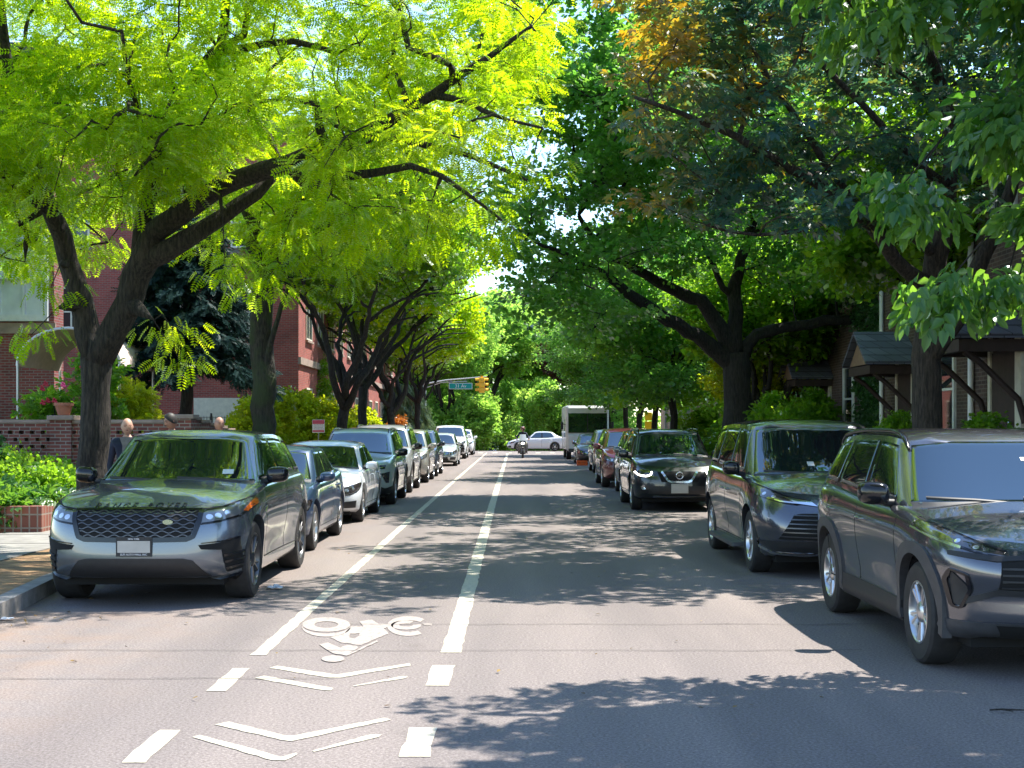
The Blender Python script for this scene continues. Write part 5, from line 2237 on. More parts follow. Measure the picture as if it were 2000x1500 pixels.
def stoop_door(root, x_face, y, z):
    mb = MB()
    mb.box2((x_face - .03, y - .5, z), (x_face + .02, y + .5, z + 2.1))
    d = mb.build('door', DARK_WOOD, root, 0)
    mb = MB()
    mb.ball((x_face - .07, y - .38, z + 1.0), .035)
    mb.build('handle', M['chrome'], d, 1.2)
    mb = MB()
    mb.box2((x_face - .05, y - .78, z - .1), (x_face - .001, y - .53, z + 2.35))
    mb.box2((x_face - .05, y + .53, z - .1), (x_face - .001, y + .64, z + 2.35))
    mb.build('door_trim', CREAM, d, 0)
    mb = MB()
    for i in range(4):
        mb.box2((x_face - .35 - i * .28 - .28, y - .75, 0), (x_face - .35 - i * .28, y + .75, z - .02 - i * .17))
    mb.box2((x_face - .35, y - .75, 0), (x_face - .052, y + .75, z - .02))
    mb.build('steps', CONCRETE, root, 0)
    for s in (-.7, .7):
        mb = MB()
        mb.tube([(x_face - .1, y + s, z + .9), (x_face - .4, y + s, z + .9), (x_face - 1.5, y + s, .95)], .02, 6)
        for i in range(8):
            x = x_face - .12 - i * .19
            zz = z - .02 if x > x_face - .36 else max(.05, z - .02 - (x_face - .35 - x) * .6)
            mb.tube([(x, y + s, zz - .1), (x, y + s, zz + .9)], .009, 5)
        mb.build('railing', IRON, root, .9)
specs = [
    ('dark brick row house nearest on the right, with tall white window by the frame edge', 7.55, 12.0, 22.6, 20.9, (18.6, 15.6), 7.0),
    ('dark brick row house with purple slate porch gable behind the right hand trees', 8.35, 22.62, 31.0, 29.0, (26.2, 24.2), 6.9),
    ('ivy grown dark brick row house beyond the slate porch', 8.5, 31.02, 39.5, 37.2, (34.5, 32.6), 7.1),
    ('farthest dark brick row house hidden among the right hand greenery', 8.9, 39.52, 48, 45.5, (42.8, 41), 7.0)]
for (lab, xf, y0, y1, yd, wins, hh) in specs:
    h = thing('row_house', lab, 'house', (xf, (y0 + y1) / 2, 0), 0, 'dark brick row houses on the right')
    wallbox(h, 'wall', (xf, y0, -.1), (xf + 9, y1, hh), BRICK_DARK)
    wallbox(h, 'cornice', (xf - .18, y0 + .01, hh - .5), (xf - .002, y1 - .01, hh), DARK_WOOD)
    for wy in wins:
        window(h, '-x', wy, 1.55, 1.05, 1.75, xf, PANE, WHITE_FRAME, 1, fw=.1)
        window(h, '-x', wy, 4.75, 1.05, 1.5, xf, PANE, WHITE_FRAME, 1, fw=.1)
    window(h, '-x', yd, 4.75, 1.05, 1.5, xf, PANE, WHITE_FRAME, 1, fw=.1)
    stoop_door(h, xf, yd, .75)
    porch(h, xf, yd, 1.75, 3.05, .62, 1.0)
    mb = MB()
    mb.tube([(xf - .06, y1 - .3, .1), (xf - .06, y1 - .3, hh - .5)], .05, 8)
    mb.build('downpipe', WHITE_FRAME, h, .9)
    loc_build(h)

# tan building near the crossing on the right
h = thing('tan_building', 'tan brick building with brown bands near the crossing on the right', 'building', (18, 88, 0))
wallbox(h, 'wall', (10.2, 74, -.1), (28, 95, 14), BRICK_TAN)
for z in (1.2, 2.2, 3.2, 4.4):
    wallbox(h, 'band', (10.15, 73.93, z), (28.1, 73.997, z + .35), simple('brown_band', (.20, .10, .07), .8, var=.15))
for k in range(5):
    for z in (5.4, 9):
        window(h, '-y', 12 + k * 3.0, z, 1.4, 1.8, 74, PANE, CREAM, 2)
for k in range(6):
    for z in (1.6, 5.4, 9):
        window(h, '-x', 76.5 + k * 3.0, z, 1.3, 1.9, 10.2, PANE, CREAM, 2)
mb = MB()
mb.box2((12.2, 73.86, 3.65), (13.4, 73.92, 4.15))
mb.build('name_board', simple('pale_board', (.6, .45, .5), .5, var=.2, scale=12), h, 0)
loc_build(h)

# lamp post, warning board and traffic signal
lp = thing('lamp_post', 'plain grey steel lamp post rising beside the right kerb', 'lamp post', (7.0, 60, 0))
mb = MB()
mb.lathe([(.17, 0), (.17, .5), (.125, .55), (.11, 3), (.07, 8.6)], n=14)
mb.build('pole', simple('galvanised', (.42, .43, .44), .5, .5, var=.12), lp, .6)
mb = MB()
mb.tube([(0, 0, 8.4), (-.5, 0, 8.9), (-1.6, 0, 9.1)], [.05, .045, .035], 8)
mb.build('arm', simple('galvanised_arm', (.42, .43, .44), .5, .5), lp, .9)
mb = MB()
mb.rbox((-1.9, 0, 9.08), (.65, .28, .14), .05)
mb.build('lamp_head', M['grey_plastic'], lp, .6)

YEL = simple('signal_yellow', (.95, .50, .015), .45, var=.08)
yb = thing('warning_board', 'yellow crossing warning board on a post between two slim trunks', 'sign', (5.55, 56.5, .14))
mb = MB()
mb.tube([(0, 0, 0), (0, 0, 1.6)], .03, 8)
mb.build('post', M['grey_plastic'], yb, .9)
mb = MB()
mb.rbox((0, -.04, 2.05), (.30, .03, .34), .01)
mb.rbox((.0, -.04, 1.66), (.30, .028, .36), .01)
mb.build('board', YEL, yb, .5)

sp = thing('traffic_signal', 'yellow traffic signal and green street sign on a mast arm over the crossing', 'traffic light', (-6.4, 96, .1))
mb = MB()
mb.lathe([(.2, 0), (.2, .6), (.13, .7), (.10, 6.2), (.02, 6.3)], n=12)
mb.build('pole', simple('galvanised_mast', (.36, .37, .37), .5, .5), sp, .6)
mb = MB()
mb.tube([(0, 0, 4.75), (1.5, 0, 5.02), (4.4, 0, 5.28)], [.055, .05, .035], 8)
mb.tube([(0, 0, 4.45), (1.2, 0, 4.86), (3.0, 0, 4.95)], [.03, .03, .025], 8)
mb.build('mast_arm', simple('galvanised_arm_pale', (.55, .56, .56), .5, .4), sp, .9)
mb = MB()
mb.rbox((0, 0, 0), (1.66, .04, .44), .012)
bdm = simple('sign_border', (.65, .72, .70), .5)
b_ = mb.build('street_sign', bdm, sp, 0)
b_.location = (2.55, -.06, 4.60)
mb = MB()
mb.box((0, -.024, 0), (1.58, .006, .36))
mb.build('sign_face', simple('sign_green', (.0, .30, .28), .45), b_, 0)
def flat_text(txt, size, mat, parent, loc, rot=(PI / 2, 0, 0), name='lettering', ext=.003):
    cu = bpy.data.curves.new('t', 'FONT')
    cu.body, cu.size, cu.align_x, cu.align_y, cu.extrude, cu.resolution_u = txt, size, 'CENTER', 'CENTER', ext, 2
    to = bpy.data.objects.new('t', cu)
    COL.objects.link(to)
    dg = bpy.context.evaluated_depsgraph_get()
    dg.update()
    me = bpy.data.meshes.new_from_object(to.evaluated_get(dg))
    bpy.data.objects.remove(to)
    me.materials.clear()
    me.materials.append(mat)
    o = link(bpy.data.objects.new(name, me), parent)
    o.location = loc
    o.rotation_euler = rot
    return o
flat_text('31 Av', .34, M['white_ink'], b_, (0, -.03, 0))
mb = MB()
for k in range(3):
    z = .36 - k * .36
    mb.rbox((0, 0, z), (.40, .40, .345), .05)
mb.box((0, 0, .60), (.16, .16, .14))
hd = mb.build('signal_head', YEL, sp, .6)
hd.location = (4.05, 0, 4.66)
for k in range(3):
    z = .40 - k * .36
    for sx in (-1, 1):
        mb = MB()
        P = []
        for i in range(13):
            a = PI * (-.08 + 1.16 * i / 12)
            P.append((math.cos(a) * .155, math.sin(a) * .155 + z - .03))
        V = [(sx * .20, p[0], p[1]) for p in P] + [(sx * .46, p[0], p[1] - .02) for p in P]
        V += [(sx * .20, p[0] * .93, (p[1] - z) * .93 + z) for p in P] + [(sx * .46, p[0] * .93, (p[1] - z) * .93 + z - .02) for p in P]
        F = [(i, i + 1, 13 + i + 1, 13 + i) for i in range(12)] + [(26 + i, 39 + i, 39 + i + 1, 26 + i + 1) for i in range(12)] + [(13 + i, 14 + i, 40 + i, 39 + i) for i in range(12)]
        mb.add(V, F)
        mb.build('visor', YEL, hd, .9)
        mb = MB()
        mb.lathe([(0, .012), (.10, .008), (.13, 0)], (sx * .2, 0, z - .03), 'x', 16)
        mb.build('lens', M['black_gloss'], hd, 1.2)
# dry leaves and blossom scraps along both gutters
rng = np.random.default_rng(77)
n = 1500
side = rng.uniform(0, 1, n) < .72
xx = np.where(side, -4.74 + np.abs(rng.normal(0, .55, n)), 4.97 - np.abs(rng.normal(0, .45, n)))
yy = 8.0 + 60 * rng.uniform(0, 1, n) ** 1.6
far_in = rng.uniform(0, 1, n) < .10
xx = np.where(far_in, rng.uniform(-4, 4.5, n), xx)
keep = ~((yy < 14.5) & (xx < -4.35))
pos = np.stack([xx, yy, np.full(n, .012)], 1)[keep]
n = len(pos)
fw = np.stack([rng.normal(0, 1, n), rng.normal(0, 1, n), rng.normal(0, .12, n)], 1)
TL = (np.array([(0, 0, 0), (.25, .5, .06), (0, 1, .02), (-.25, .5, .08)]), np.array([(0, 1, 2, 3)]))
V, F, T = scatter(TL, pos, fw, rng.uniform(.025, .06, n), rng, .25)
o = link(bpy.data.objects.new('leaf_litter', np_mesh('leaf_litter', V, F, leaf_mat('dry_leaf', (.10, .055, .02), (.30, .20, .07), (.1, .05, .02), (.3, .2, .06), .2, .02), attr=T)))
o['kind'] = 'stuff'
o['label'] = 'dry leaves and blossom scraps scattered along the gutters'
# ------------------------------------------------------------------ street trees
TP8 = T_pinnate(7, .17, .27)
TMAPLE = T_maple()
TBROAD = T_broad(4)
TCL = T_clump(7, 1)
TCL2 = T_clump(9, 4)
TND = T_needle(9)

def pxl(L):
    return [(P3(*p[:3]), p[3]) for p in L]

# forked locust on the left, in front
base = Vector((-5.32, 17.0, .12))
t = Tree(11)
tr = t.limb([(base + Vector((0, 0, -.15)), .34), (base + Vector((0, 0, .10)), .26), (P3(181, 960, 17), .205), (P3(183, 860, 17), .185), (P3(187, 760, 17), .180), (P3(192, 700, 17), .195), (P3(200, 655, 17), .20)], step=.22, wob=.015)
top = tr[-2]
L1 = t.limb(pxl([(165, 590, 17, .145), (132, 510, 16.9, .125), (120, 460, 16.8, .12), (96, 410, 16.6, .115), (62, 330, 16.4, .09), (30, 230, 16.2, .075), (12, 120, 16, .062), (0, 0, 15.8, .05), (-15, -160, 15.6, .035)]), start=top, wob=.02)
b = t.near(P3(93, 405, 16.6))
t.limb(pxl([(45, 372, 16.3, .075), (0, 335, 16.0, .065), (-80, 280, 15.6, .045), (-200, 200, 15, .03)]), start=b)
R0 = t.limb(pxl([(250, 590, 16.9, .165), (280, 505, 16.8, .175), (300, 455, 16.7, .15)]), start=top, wob=.015)
R1 = t.limb(pxl([(298, 350, 16.7, .10), (330, 250, 16.6, .088), (372, 170, 16.5, .075), (425, 100, 16.4, .065), (442, 0, 16.3, .052), (450, -150, 16.2, .035)]), start=R0[-3], wob=.02)
b = t.near(P3(428, 98, 16.4))
t.limb(pxl([(475, 70, 16.2, .045), (488, 0, 16, .036), (520, -120, 15.8, .025)]), start=b)
t.limb(pxl([(480, 92, 16.2, .045), (575, 82, 15.9, .04), (660, 105, 15.6, .026)]), start=b)
b = t.near(P3(296, 385, 16.7))
t.limb(pxl([(370, 372, 16.3, .045), (430, 380, 16.0, .03)]), start=b)
R2 = t.limb(pxl([(340, 430, 16.5, .14), (395, 385, 16.3, .125), (470, 348, 16.1, .115), (560, 320, 15.9, .105), (640, 290, 15.7, .095), (722, 262, 15.5, .085), (800, 208, 15.3, .066), (885, 160, 15.1, .048), (960, 110, 14.9, .033), (1040, 50, 14.7, .02)]), start=R0[-1], wob=.02)
b = t.near(P3(722, 262, 15.5))
t.limb(pxl([(790, 276, 15.4, .045), (870, 292, 15.2, .037), (960, 322, 15.1, .027), (1030, 352, 15, .018)]), start=b)
b = t.near(P3(830, 190, 15.2))
t.limb(pxl([(905, 195, 15.0, .035), (940, 215, 14.9, .03), (990, 235, 14.8, .02), (1060, 250, 14.7, .014)]), start=b)
R3 = t.limb(pxl([(370, 470, 16.6, .115), (425, 430, 16.8, .10), (500, 378, 16.9, .085), (530, 345, 16.9, .075)]), start=R0[-2], wob=.02)
b = t.near(P3(545, 325, 15.9))
t.limb(pxl([(600, 362, 15.7, .06), (655, 345, 15.5, .055), (725, 336, 15.3, .05), (800, 325, 15.1, .04), (860, 345, 14.9, .03), (920, 385, 14.8, .02), (980, 430, 14.7, .014)]), start=b)
b = t.near(P3(620, 300, 15.7))
t.limb(pxl([(622, 250, 15.5, .05), (620, 200, 15.4, .04), (560, 190, 15.2, .026), (500, 200, 15.0, .016)]), start=b)
b = t.near(P3(280, 300, 16.6))
t.limb(pxl([(280, 260, 15.2, .03), (250, 150, 14.6, .027), (238, 60, 14.2, .022), (160, 45, 13.9, .018), (130, 0, 13.6, .014)]), start=t.near(P3(296, 380, 16.7)))
locust = thing('street_tree', 'forked locust tree with bright yellow green feathery leaves behind the blue grey SUV', 'tree', tuple(base))
t.crown([((-5.6, 16.3, 7.3), (3.4, 3.2, 2.2)), ((-2.6, 15.6, 5.7), (2.2, 2.2, 1.25)), ((-1.15, 15.0, 4.75), (1.55, 1.7, .95)), ((-7.3, 15.2, 5.2), (1.6, 1.6, 1.0)),
         ((-3.0, 15.3, 7.9), (3.3, 2.6, 1.4)), ((-.6, 15.0, 6.2), (1.3, 1.8, 1.0)), ((-4.6, 15.2, 5.0), (1.5, 1.3, .8), 5), ((-6.4, 15.6, 4.6), (1.1, .9, .5), 1.8), ((-6.5, 18.7, 5.1), (1.7, 1.1, 1.4), 7)], 760, tip=.0075, up=.10)
# a few sprays hanging low
for (px, py, d) in ((350, 700, 16.2), (335, 640, 16.3), (60, 655, 16.2), (440, 520, 16.0), (500, 560, 16.0), (100, 560, 16.4), (1040, 330, 14.8), (960, 470, 14.8), (700, 450, 15.4), (830, 470, 15.2), (560, 450, 15.8)):
    c = np.array(P3(px, py, d))
    i = t.near(c + np.array([0, 0, .3]))
    t.tubes.append(([i, t.node(tuple((t.pos[i] + c) / 2 + np.array([0, 0, .12])), .008, i), t.node(tuple(c), .004, i)], 5, None))
    t.clusters.append((c, np.array([0, 0, -1.0]), .5))
t.wood(BARK, 'trunk', locust, base)
t.leaves(LEAF_LOCUST, TP8, 34, .195, spread=(.44, .44, .20), tilt=.5, droop=.18, name='crown', parent=locust, origin=base)

# maroon maple on the right
base = Vector((5.72, 18.8, .14))
t = Tree(23)
tr = t.limb([(base + Vector((0, 0, -.1)), .32), (base + Vector((0, 0, .25)), .235), (P3(1810, 800, 18.8), .20), (P3(1812, 700, 18.8), .20), (P3(1818, 640, 18.8), .205)], step=.25, wob=.015)
top = tr[-1]
A = t.limb(pxl([(1822, 570, 18.7, .155), (1828, 500, 18.6, .15), (1850, 410, 18.4, .12), (1860, 300, 18.2, .10), (1840, 180, 18, .08), (1800, 40, 17.6, .055), (1780, -150, 17.2, .035)]), start=top, wob=.02)
t.limb(pxl([(1862, 620, 18.8, .14), (1905, 540, 18.9, .125), (1945, 450, 19, .10), (1985, 330, 19.1, .08), (2030, 180, 19.2, .06), (2080, 0, 19.2, .04)]), start=tr[-2], wob=.02)
b = t.near(P3(1822, 560, 18.7))
B = t.limb(pxl([(1770, 530, 18.4, .10), (1722, 470, 18, .095), (1668, 410, 17.6, .088), (1620, 372, 17.2, .075), (1540, 330, 16.7, .06), (1440, 270, 16.2, .045), (1330, 220, 15.7, .03), (1240, 190, 15.3, .02)]), start=b, wob=.02)
b = t.near(P3(1722, 470, 18))
t.limb(pxl([(1640, 360, 17.8, .05), (1560, 240, 17.5, .042), (1480, 120, 17.2, .03), (1420, -20, 17, .02)]), start=b)
b = t.near(P3(1828, 480, 18.6))
t.limb(pxl([(1760, 440, 18.0, .06), (1700, 400, 17.6, .05), (1600, 440, 17.0, .035), (1480, 460, 16.5, .022), (1380, 440, 16.2, .015)]), start=b)
t.limb(pxl([(1790, 320, 17.6, .055), (1680, 200, 17.0, .04), (1560, 80, 16.4, .028)]), start=t.near(P3(1856, 330, 18.3)))
maple = thing('street_tree', 'maroon and copper leaved maple with a stout brown trunk on the right pavement', 'tree', tuple(base))
t.crown([((4.2, 17.0, 6.3), (2.9, 2.4, 1.9)), ((2.3, 16.4, 5.3), (1.15, 1.8, 1.55)), ((3.7, 16.6, 4.4), (2.1, 1.6, .65)), ((2.6, 16.2, 7.4), (1.5, 2.0, 1.3)), ((5.6, 18.2, 7.6), (2.6, 2.4, 1.6)), ((4.6, 21.8, 8.4), (3.0, 3.0, 1.5))], 500, tip=.0055, up=.12)
t.wood(BARK_GREY, 'trunk', maple, base)
def maple_tone(pos, rng):
    n = len(pos)
    lump = np.array([mnoise.noise(Vector((p[0] * .9, p[1] * .9, p[2] * .9))) for p in pos])
    edge = np.clip((2.9 - pos[:, 0]) / 2.2, 0, 1)  # leaves towards the left get the painted backlit gold
    return np.clip(.18 + .75 * lump + .55 * edge + .12 * np.clip(pos[:, 2] - 6.5, 0, 2) + rng.normal(0, .16, n), 0, 1)
t.leaves(LEAF_MAPLE, TMAPLE, 33, .125, spread=(.40, .40, .17), tilt=.35, droop=.35, name='crown', parent=maple, origin=base, tone=maple_tone)

# broad leaved tree whose branches hang in from the right edge
base = Vector((6.0, 7.4, .14))
t = Tree(31)
tr = t.limb([(base + Vector((0, 0, -.1)), .26), (base + Vector((0, 0, .3)), .19), (base + Vector((.05, .1, 1.6)), .17), (base + Vector((0, .15, 2.8)), .175)], wob=.02)
for pts in ([((-.4, .5, 3.8), .11), ((-1.3, 1.2, 4.9), .085), ((-2.3, 1.9, 5.7), .055), ((-3.4, 2.2, 6.1), .025)],
            [((.3, .6, 4.2), .11), ((.5, 1.2, 5.8), .085), ((.4, 1.5, 7.4), .05)],
            [((-.5, .2, 4.0), .10), ((-1.0, -.2, 5.6), .07), ((-1.5, -.4, 7.2), .04)],
            [((-.3, .9, 3.5), .08), ((-.9, 2.0, 3.9), .05), ((-1.7, 2.7, 3.8), .025)],
            [((.6, .9, 3.6), .08), ((1.2, 2.0, 4.6), .06), ((1.5, 2.8, 5.4), .03)]):
    t.limb([(base + Vector(p), r) for p, r in pts], start=tr[-1], wob=.03)
linden = thing('street_tree', 'broad leaved green tree whose boughs hang in at the top right corner', 'tree', tuple(base))
t.crown([((5.3, 8.5, 6.0), (2.7, 1.5, 1.9)), ((4.2, 9.3, 3.75), (1.15, .7, .75)), ((3.3, 9.1, 5.0), (1.45, 1.1, .75)), ((4.6, 9.0, 4.6), (1.1, .7, .8)), ((5.5, 9.0, 3.75), (.9, .6, .6), .9)], 380, tip=.005, up=.1)
for (px, py, d) in ((1830, 575, 9.5), (1900, 550, 9.6), (1960, 570, 9.7), (1760, 365, 9.4), (1790, 400, 9.4), (1990, 540, 9.7)):
    c = np.array(P3(px, py, d))
    i = t.near(c + np.array([.2, 0, .35]))
    t.tubes.append(([i, t.node(tuple((t.pos[i] + c) / 2 + np.array([0, 0, .1])), .007, i), t.node(tuple(c), .004, i)], 5, None))
    t.clusters.append((c, np.array([-.4, 0, -.8]), .5))
t.wood(BARK_DK, 'trunk', linden, base)
t.leaves(LEAF_LINDEN, TBROAD, 36, .195, spread=(.30, .30, .18), tilt=.5, droop=.8, name='crown', parent=linden, origin=base)

# big dark tree on the right with long limbs over the road
base = Vector((5.5, 33.6, .14))
t = Tree(41)
tr = t.limb([(base + Vector((0, 0, -.1)), .55), (base + Vector((0, 0, .4)), .40), (P3(1440, 790, 33.6), .36), (P3(1437, 720, 33.6), .34), (P3(1436, 690, 33.6), .34)], step=.3, wob=.02)
t.limb(pxl([(1395, 680, 33.4, .20), (1345, 645, 33, .17), (1285, 612, 32.6, .15), (1225, 568, 32.2, .12), (1170, 530, 31.8, .09), (1110, 500, 31.4, .06), (1040, 470, 31, .03)]), start=tr[-2], wob=.03)
t.limb(pxl([(1405, 640, 33.6, .20), (1370, 590, 33.4, .17), (1310, 560, 33.2, .14), (1240, 525, 33, .11), (1180, 490, 32.8, .08), (1130, 420, 32.6, .05)]), start=tr[-1], wob=.03)
t.limb(pxl([(1436, 640, 33.6, .19), (1434, 580, 33.6, .17), (1440, 530, 33.6, .14), (1470, 430, 33.6, .11), (1490, 300, 33.6, .08), (1500, 150, 33.6, .05)]), start=tr[-1], wob=.03)
t.limb(pxl([(1475, 655, 33.6, .15), (1560, 635, 33.6, .135), (1660, 625, 33.6, .125), (1740, 630, 33.6, .12), (1768, 590, 33.6, .10), (1790, 520, 33.6, .07), (1850, 440, 33.6, .05)]), start=tr[-2], wob=.03)
t.limb(pxl([(1410, 560, 33.5, .08), (1370, 470, 33.3, .06), (1300, 380, 33, .04)]), start=t.near(P3(1434, 580, 33.6)))
big = thing('street_tree', 'massive dark trunked tree reaching long limbs over the road from the right', 'tree', tuple(base))
t.crown([((1.8, 32.3, 6.6), (2.9, 3.0, 2.4)), ((4.6, 33, 8.5), (4.0, 3.6, 2.8)), ((1.6, 31.5, 4.6), (2.0, 2.4, .75)), ((8.2, 33.6, 7.0), (3, 3, 2.2)), ((2.2, 33, 9.5), (3.0, 3.0, 2.0)), ((4.2, 28.6, 9.3), (3.2, 3.0, 1.8)), ((1.3, 32.0, 11.0), (2.8, 2.6, 2.4))], 540, tip=.008, up=.1)
t.wood(BARK_DK, 'trunk', big, base)
t.leaves(LEAF_DEEP, TCL2, 16, .42, spread=(.6, .6, .26), tilt=.45, name='crown', parent=big, origin=base)

# mossy trunk behind the forked locust
base = Vector((-5.3, 28.6, .12))
t = Tree(51)
tr = t.limb([(base + Vector((0, 0, -.1)), .36), (base + Vector((0, 0, .4)), .27), (P3(515, 740, 28.6), .25), (P3(512, 640, 28.6), .24), (P3(514, 560, 28.6), .23)], step=.3)
t.limb(pxl([(500, 480, 28.5, .15), (480, 400, 28.2, .12), (430, 280, 27.9, .09), (380, 120, 27.5, .05)]), start=tr[-1])
t.limb(pxl([(540, 500, 28.5, .16), (565, 420, 28.4, .13), (630, 330, 28.2, .10), (720, 260, 28, .07), (830, 200, 27.6, .04)]), start=tr[-1])
t.limb(pxl([(525, 690, 28.4, .07), (545, 620, 28.2, .05), (570, 540, 28, .035), (600, 470, 27.8, .02)]), start=t.near(P3(514, 720, 28.6)))
t.limb(pxl([(600, 460, 28.0, .08), (700, 400, 27.5, .06), (800, 370, 27, .035)]), start=t.near(P3(565, 420, 28.4)))
moss = thing('street_tree', 'straight mossy trunked locust standing behind the navy saloon', 'tree', tuple(base))
t.crown([((-5.2, 28.2, 7.6), (3.2, 3.0, 2.6)), ((-2.6, 27.6, 7.0), (2.4, 2.6, 2.0)), ((-4.4, 27.4, 5.2), (2.0, 1.6, .8)), ((-1.4, 27.2, 9.4), (2.5, 2.4, 2.3))], 470, tip=.007)
t.wood(BARK_MOSS, 'trunk', moss, base)
t.leaves(LEAF_LOCUST, TP8, 20, .29, spread=(.55, .55, .25), tilt=.5, droop=.2, name='crown', parent=moss, origin=base)

# generic street trees sharing two shapes of wood and foliage
def proto(seed, mat, bark, tmpl, per, size, nclus, spread=3.6, height=9, h_fork=2.8, r=.18, low=0, limbs=5, blob=None, lean=(0, 0), layered=.22, lift=0.0):
    t = vase_tree(seed, h_fork, r, height, spread, limbs, lean)
    bl = blob or [((0 + lean[0] * .6, lean[1] * .6, height * (.72 + lift)), (spread * .95, spread * .95, height * .23)), ((lean[0], lean[1], height * (.58 + lift)), (spread * .8, spread * .8, height * .10))]
    if low:
        bl.append(((lean[0] * .8, lean[1] * .8, low), (spread * .7, spread * .7, .8)))
    t.crown(bl, nclus, tip=.007)
    root = thing('street_tree', 'x', 'tree')
    t.wood(bark, 'trunk', root)
    t.leaves(mat, tmpl, per, size, spread=(.55, .55, layered), tilt=.45, name='crown', parent=root)
    return root
def place(root, x, y, rz, sc, label, group, first=False, mat=None):
    o = root if first else copy_tree(root)
    o.location = (x, y, gz(y) + .1)
    o.rotation_euler = (0, 0, rz)
    o.scale = (sc, sc, sc)
    o['label'] = label
    o['group'] = group
    if mat is not None:
        for c in children_of(o):
            if c.name.startswith('crown'):
                c.material_slots[0].link = 'OBJECT'
                c.material_slots[0].material = mat
    return o
gl = 'locust trees along the left kerb'
va = proto(61, LEAF_LOCUST, BARK_DK, TCL2, 17, .42, 300, 3.9, 9.6, 2.5, .17, 0, 6, lean=(1.0, -.3), lift=.10)
place(va, -5.35, 42, .0, 1.0, 'many limbed dark locust behind the pale green silver car', gl, True, LEAF_MID)
vb = proto(62, LEAF_MID, BARK_DK, TCL2, 17, .42, 270, 3.8, 9.6, 3.2, .17, 0, 5, lean=(1.2, 0), lift=.09)
place(vb, -5.4, 48.5, .3, 1.0, 'dark twin trunk tree just behind the many limbed locust on the left', gl, True, LEAF_LOCUST)
place(va, -5.45, 59, 2.2, 1.0, 'low forking tree beside the silver saloon on the left kerb', gl, mat=LEAF_MID)
place(vb, -5.35, 74, 1.2, .95, 'slim leaning tree on the left, last before the green street sign', gl, mat=LEAF_LOCUST)
place(va, -6.0, 88, 4.0, .95, 'left hand tree half hidden behind the green street sign', gl, mat=LEAF_MID)
gr = 'trees along the right kerb'
vc = proto(63, LEAF_DEEP, BARK_DK, TCL, 14, .44, 360, 3.9, 9.0, 2.8, .13, 3.4, 5, lean=(-1.0, 0), layered=.15)
place(vc, 5.5, 46.5, .4, 1.0, 'layered green tree behind the black crossover on the right kerb', gr, True)
place(vc, 5.55, 53, 1.6, .95, 'slim trunked tree right of the yellow board', gr, mat=LEAF_MID)
place(vc, 5.5, 60, 3.0, 1.0, 'slim trunked tree left of the yellow board', gr)
place(vc, 5.6, 70, 4.4, 1.05, 'dark green tree over the white delivery truck', gr)
place(vc, 5.7, 84, 5.4, 1.1, 'dark tree behind the white delivery truck', gr)
# beyond the crossing
gb = 'trees beyond the crossing'
far = [(-5.6, 113, 'far', 1.35, 'bright green tree beyond the crossing left of the traffic signal'),
       (-9.5, 122, 'far', 1.3, 'dark tree far beyond the crossing on the left'),
       (-3.4, 132, 'far', 1.75, 'sunlit green tree straight down the street under the signal'),
       (8.6, 117, 'far', 1.5, 'deep green tree beyond the crossing behind the scooter rider'),
       (7.6, 128, 'purple', 1.5, 'purple leaved tree beyond the crossing on the right'),
       (1.2, 150, 'far', 2.0, 'yellow green tree closing the end of the street'),
       (-1.5, 175, 'far', 2.4, 'tall green tree farthest down the middle of the street'),
       (9, 150, 'far', 2.0, 'broad dark tree far down on the right beyond the purple one'),
       (-11, 150, 'far', 2.0, 'tall pale green tree far down on the left'),
       (4.0, 190, 'far', 2.6, 'tall dark tree at the far end of the street')]
mt = {'far': LEAF_FAR_HAZE, 'mid': LEAF_MID, 'deep': LEAF_DEEP, 'purple': LEAF_PURPLE}
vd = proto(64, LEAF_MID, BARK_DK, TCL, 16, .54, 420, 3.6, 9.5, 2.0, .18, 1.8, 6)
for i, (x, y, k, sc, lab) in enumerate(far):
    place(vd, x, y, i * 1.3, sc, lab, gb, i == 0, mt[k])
# yard trees on both sides that close the view
gy = 'yard trees behind the pavements'
for (x, y, k, sc, rz, lab) in ((7.7, 39.5, 'yel', .62, .5, 'small sunlit yellow green tree before the ivy grown row house'), (8.8, 50, 'mid', .95, 2, 'leafy yard tree behind the slim trunks on the right'), (7.0, 37.5, 'mid', .75, 1.4, 'sunlit green yard tree behind the massive dark trunk'), (7.36, 24.2, 'va', 1.0, 3.6, 'bright green yard tree showing through behind the maroon maple'), (10.5, 64, 'mid', 1.1, 3, 'tall yard tree in front of the tan building'),
                       (-9.6, 58, 'mid', .55, 1, 'small yard tree against the sunlit apartment front'), (-15, 29.5, 'deep', 1.0, 2, 'dark tree in the garden left of the brick pier'), (-11.5, 62, 'mid', 1.2, 0, 'tall tree hiding the roof of the apartment building')):
    if k == 'yel':
        ve = proto(66, LEAF_YELLOW, BARK, TCL, 30, .40, 260, 3.0, 6.5, 1.2, .10, 1.6, 6, layered=.14)
        place(ve, x, y, rz, .72, lab, gy, True)
    elif k == 'va':
        vf = proto(67, LEAF_MID, BARK, TCL2, 15, .40, 240, 2.8, 8.4, 3.6, .075, 0, 4)
        place(vf, x, y, rz, sc, lab, gy, True)
    else:
        place(vd, x, y, rz, sc, lab, gy, False, mt[k])

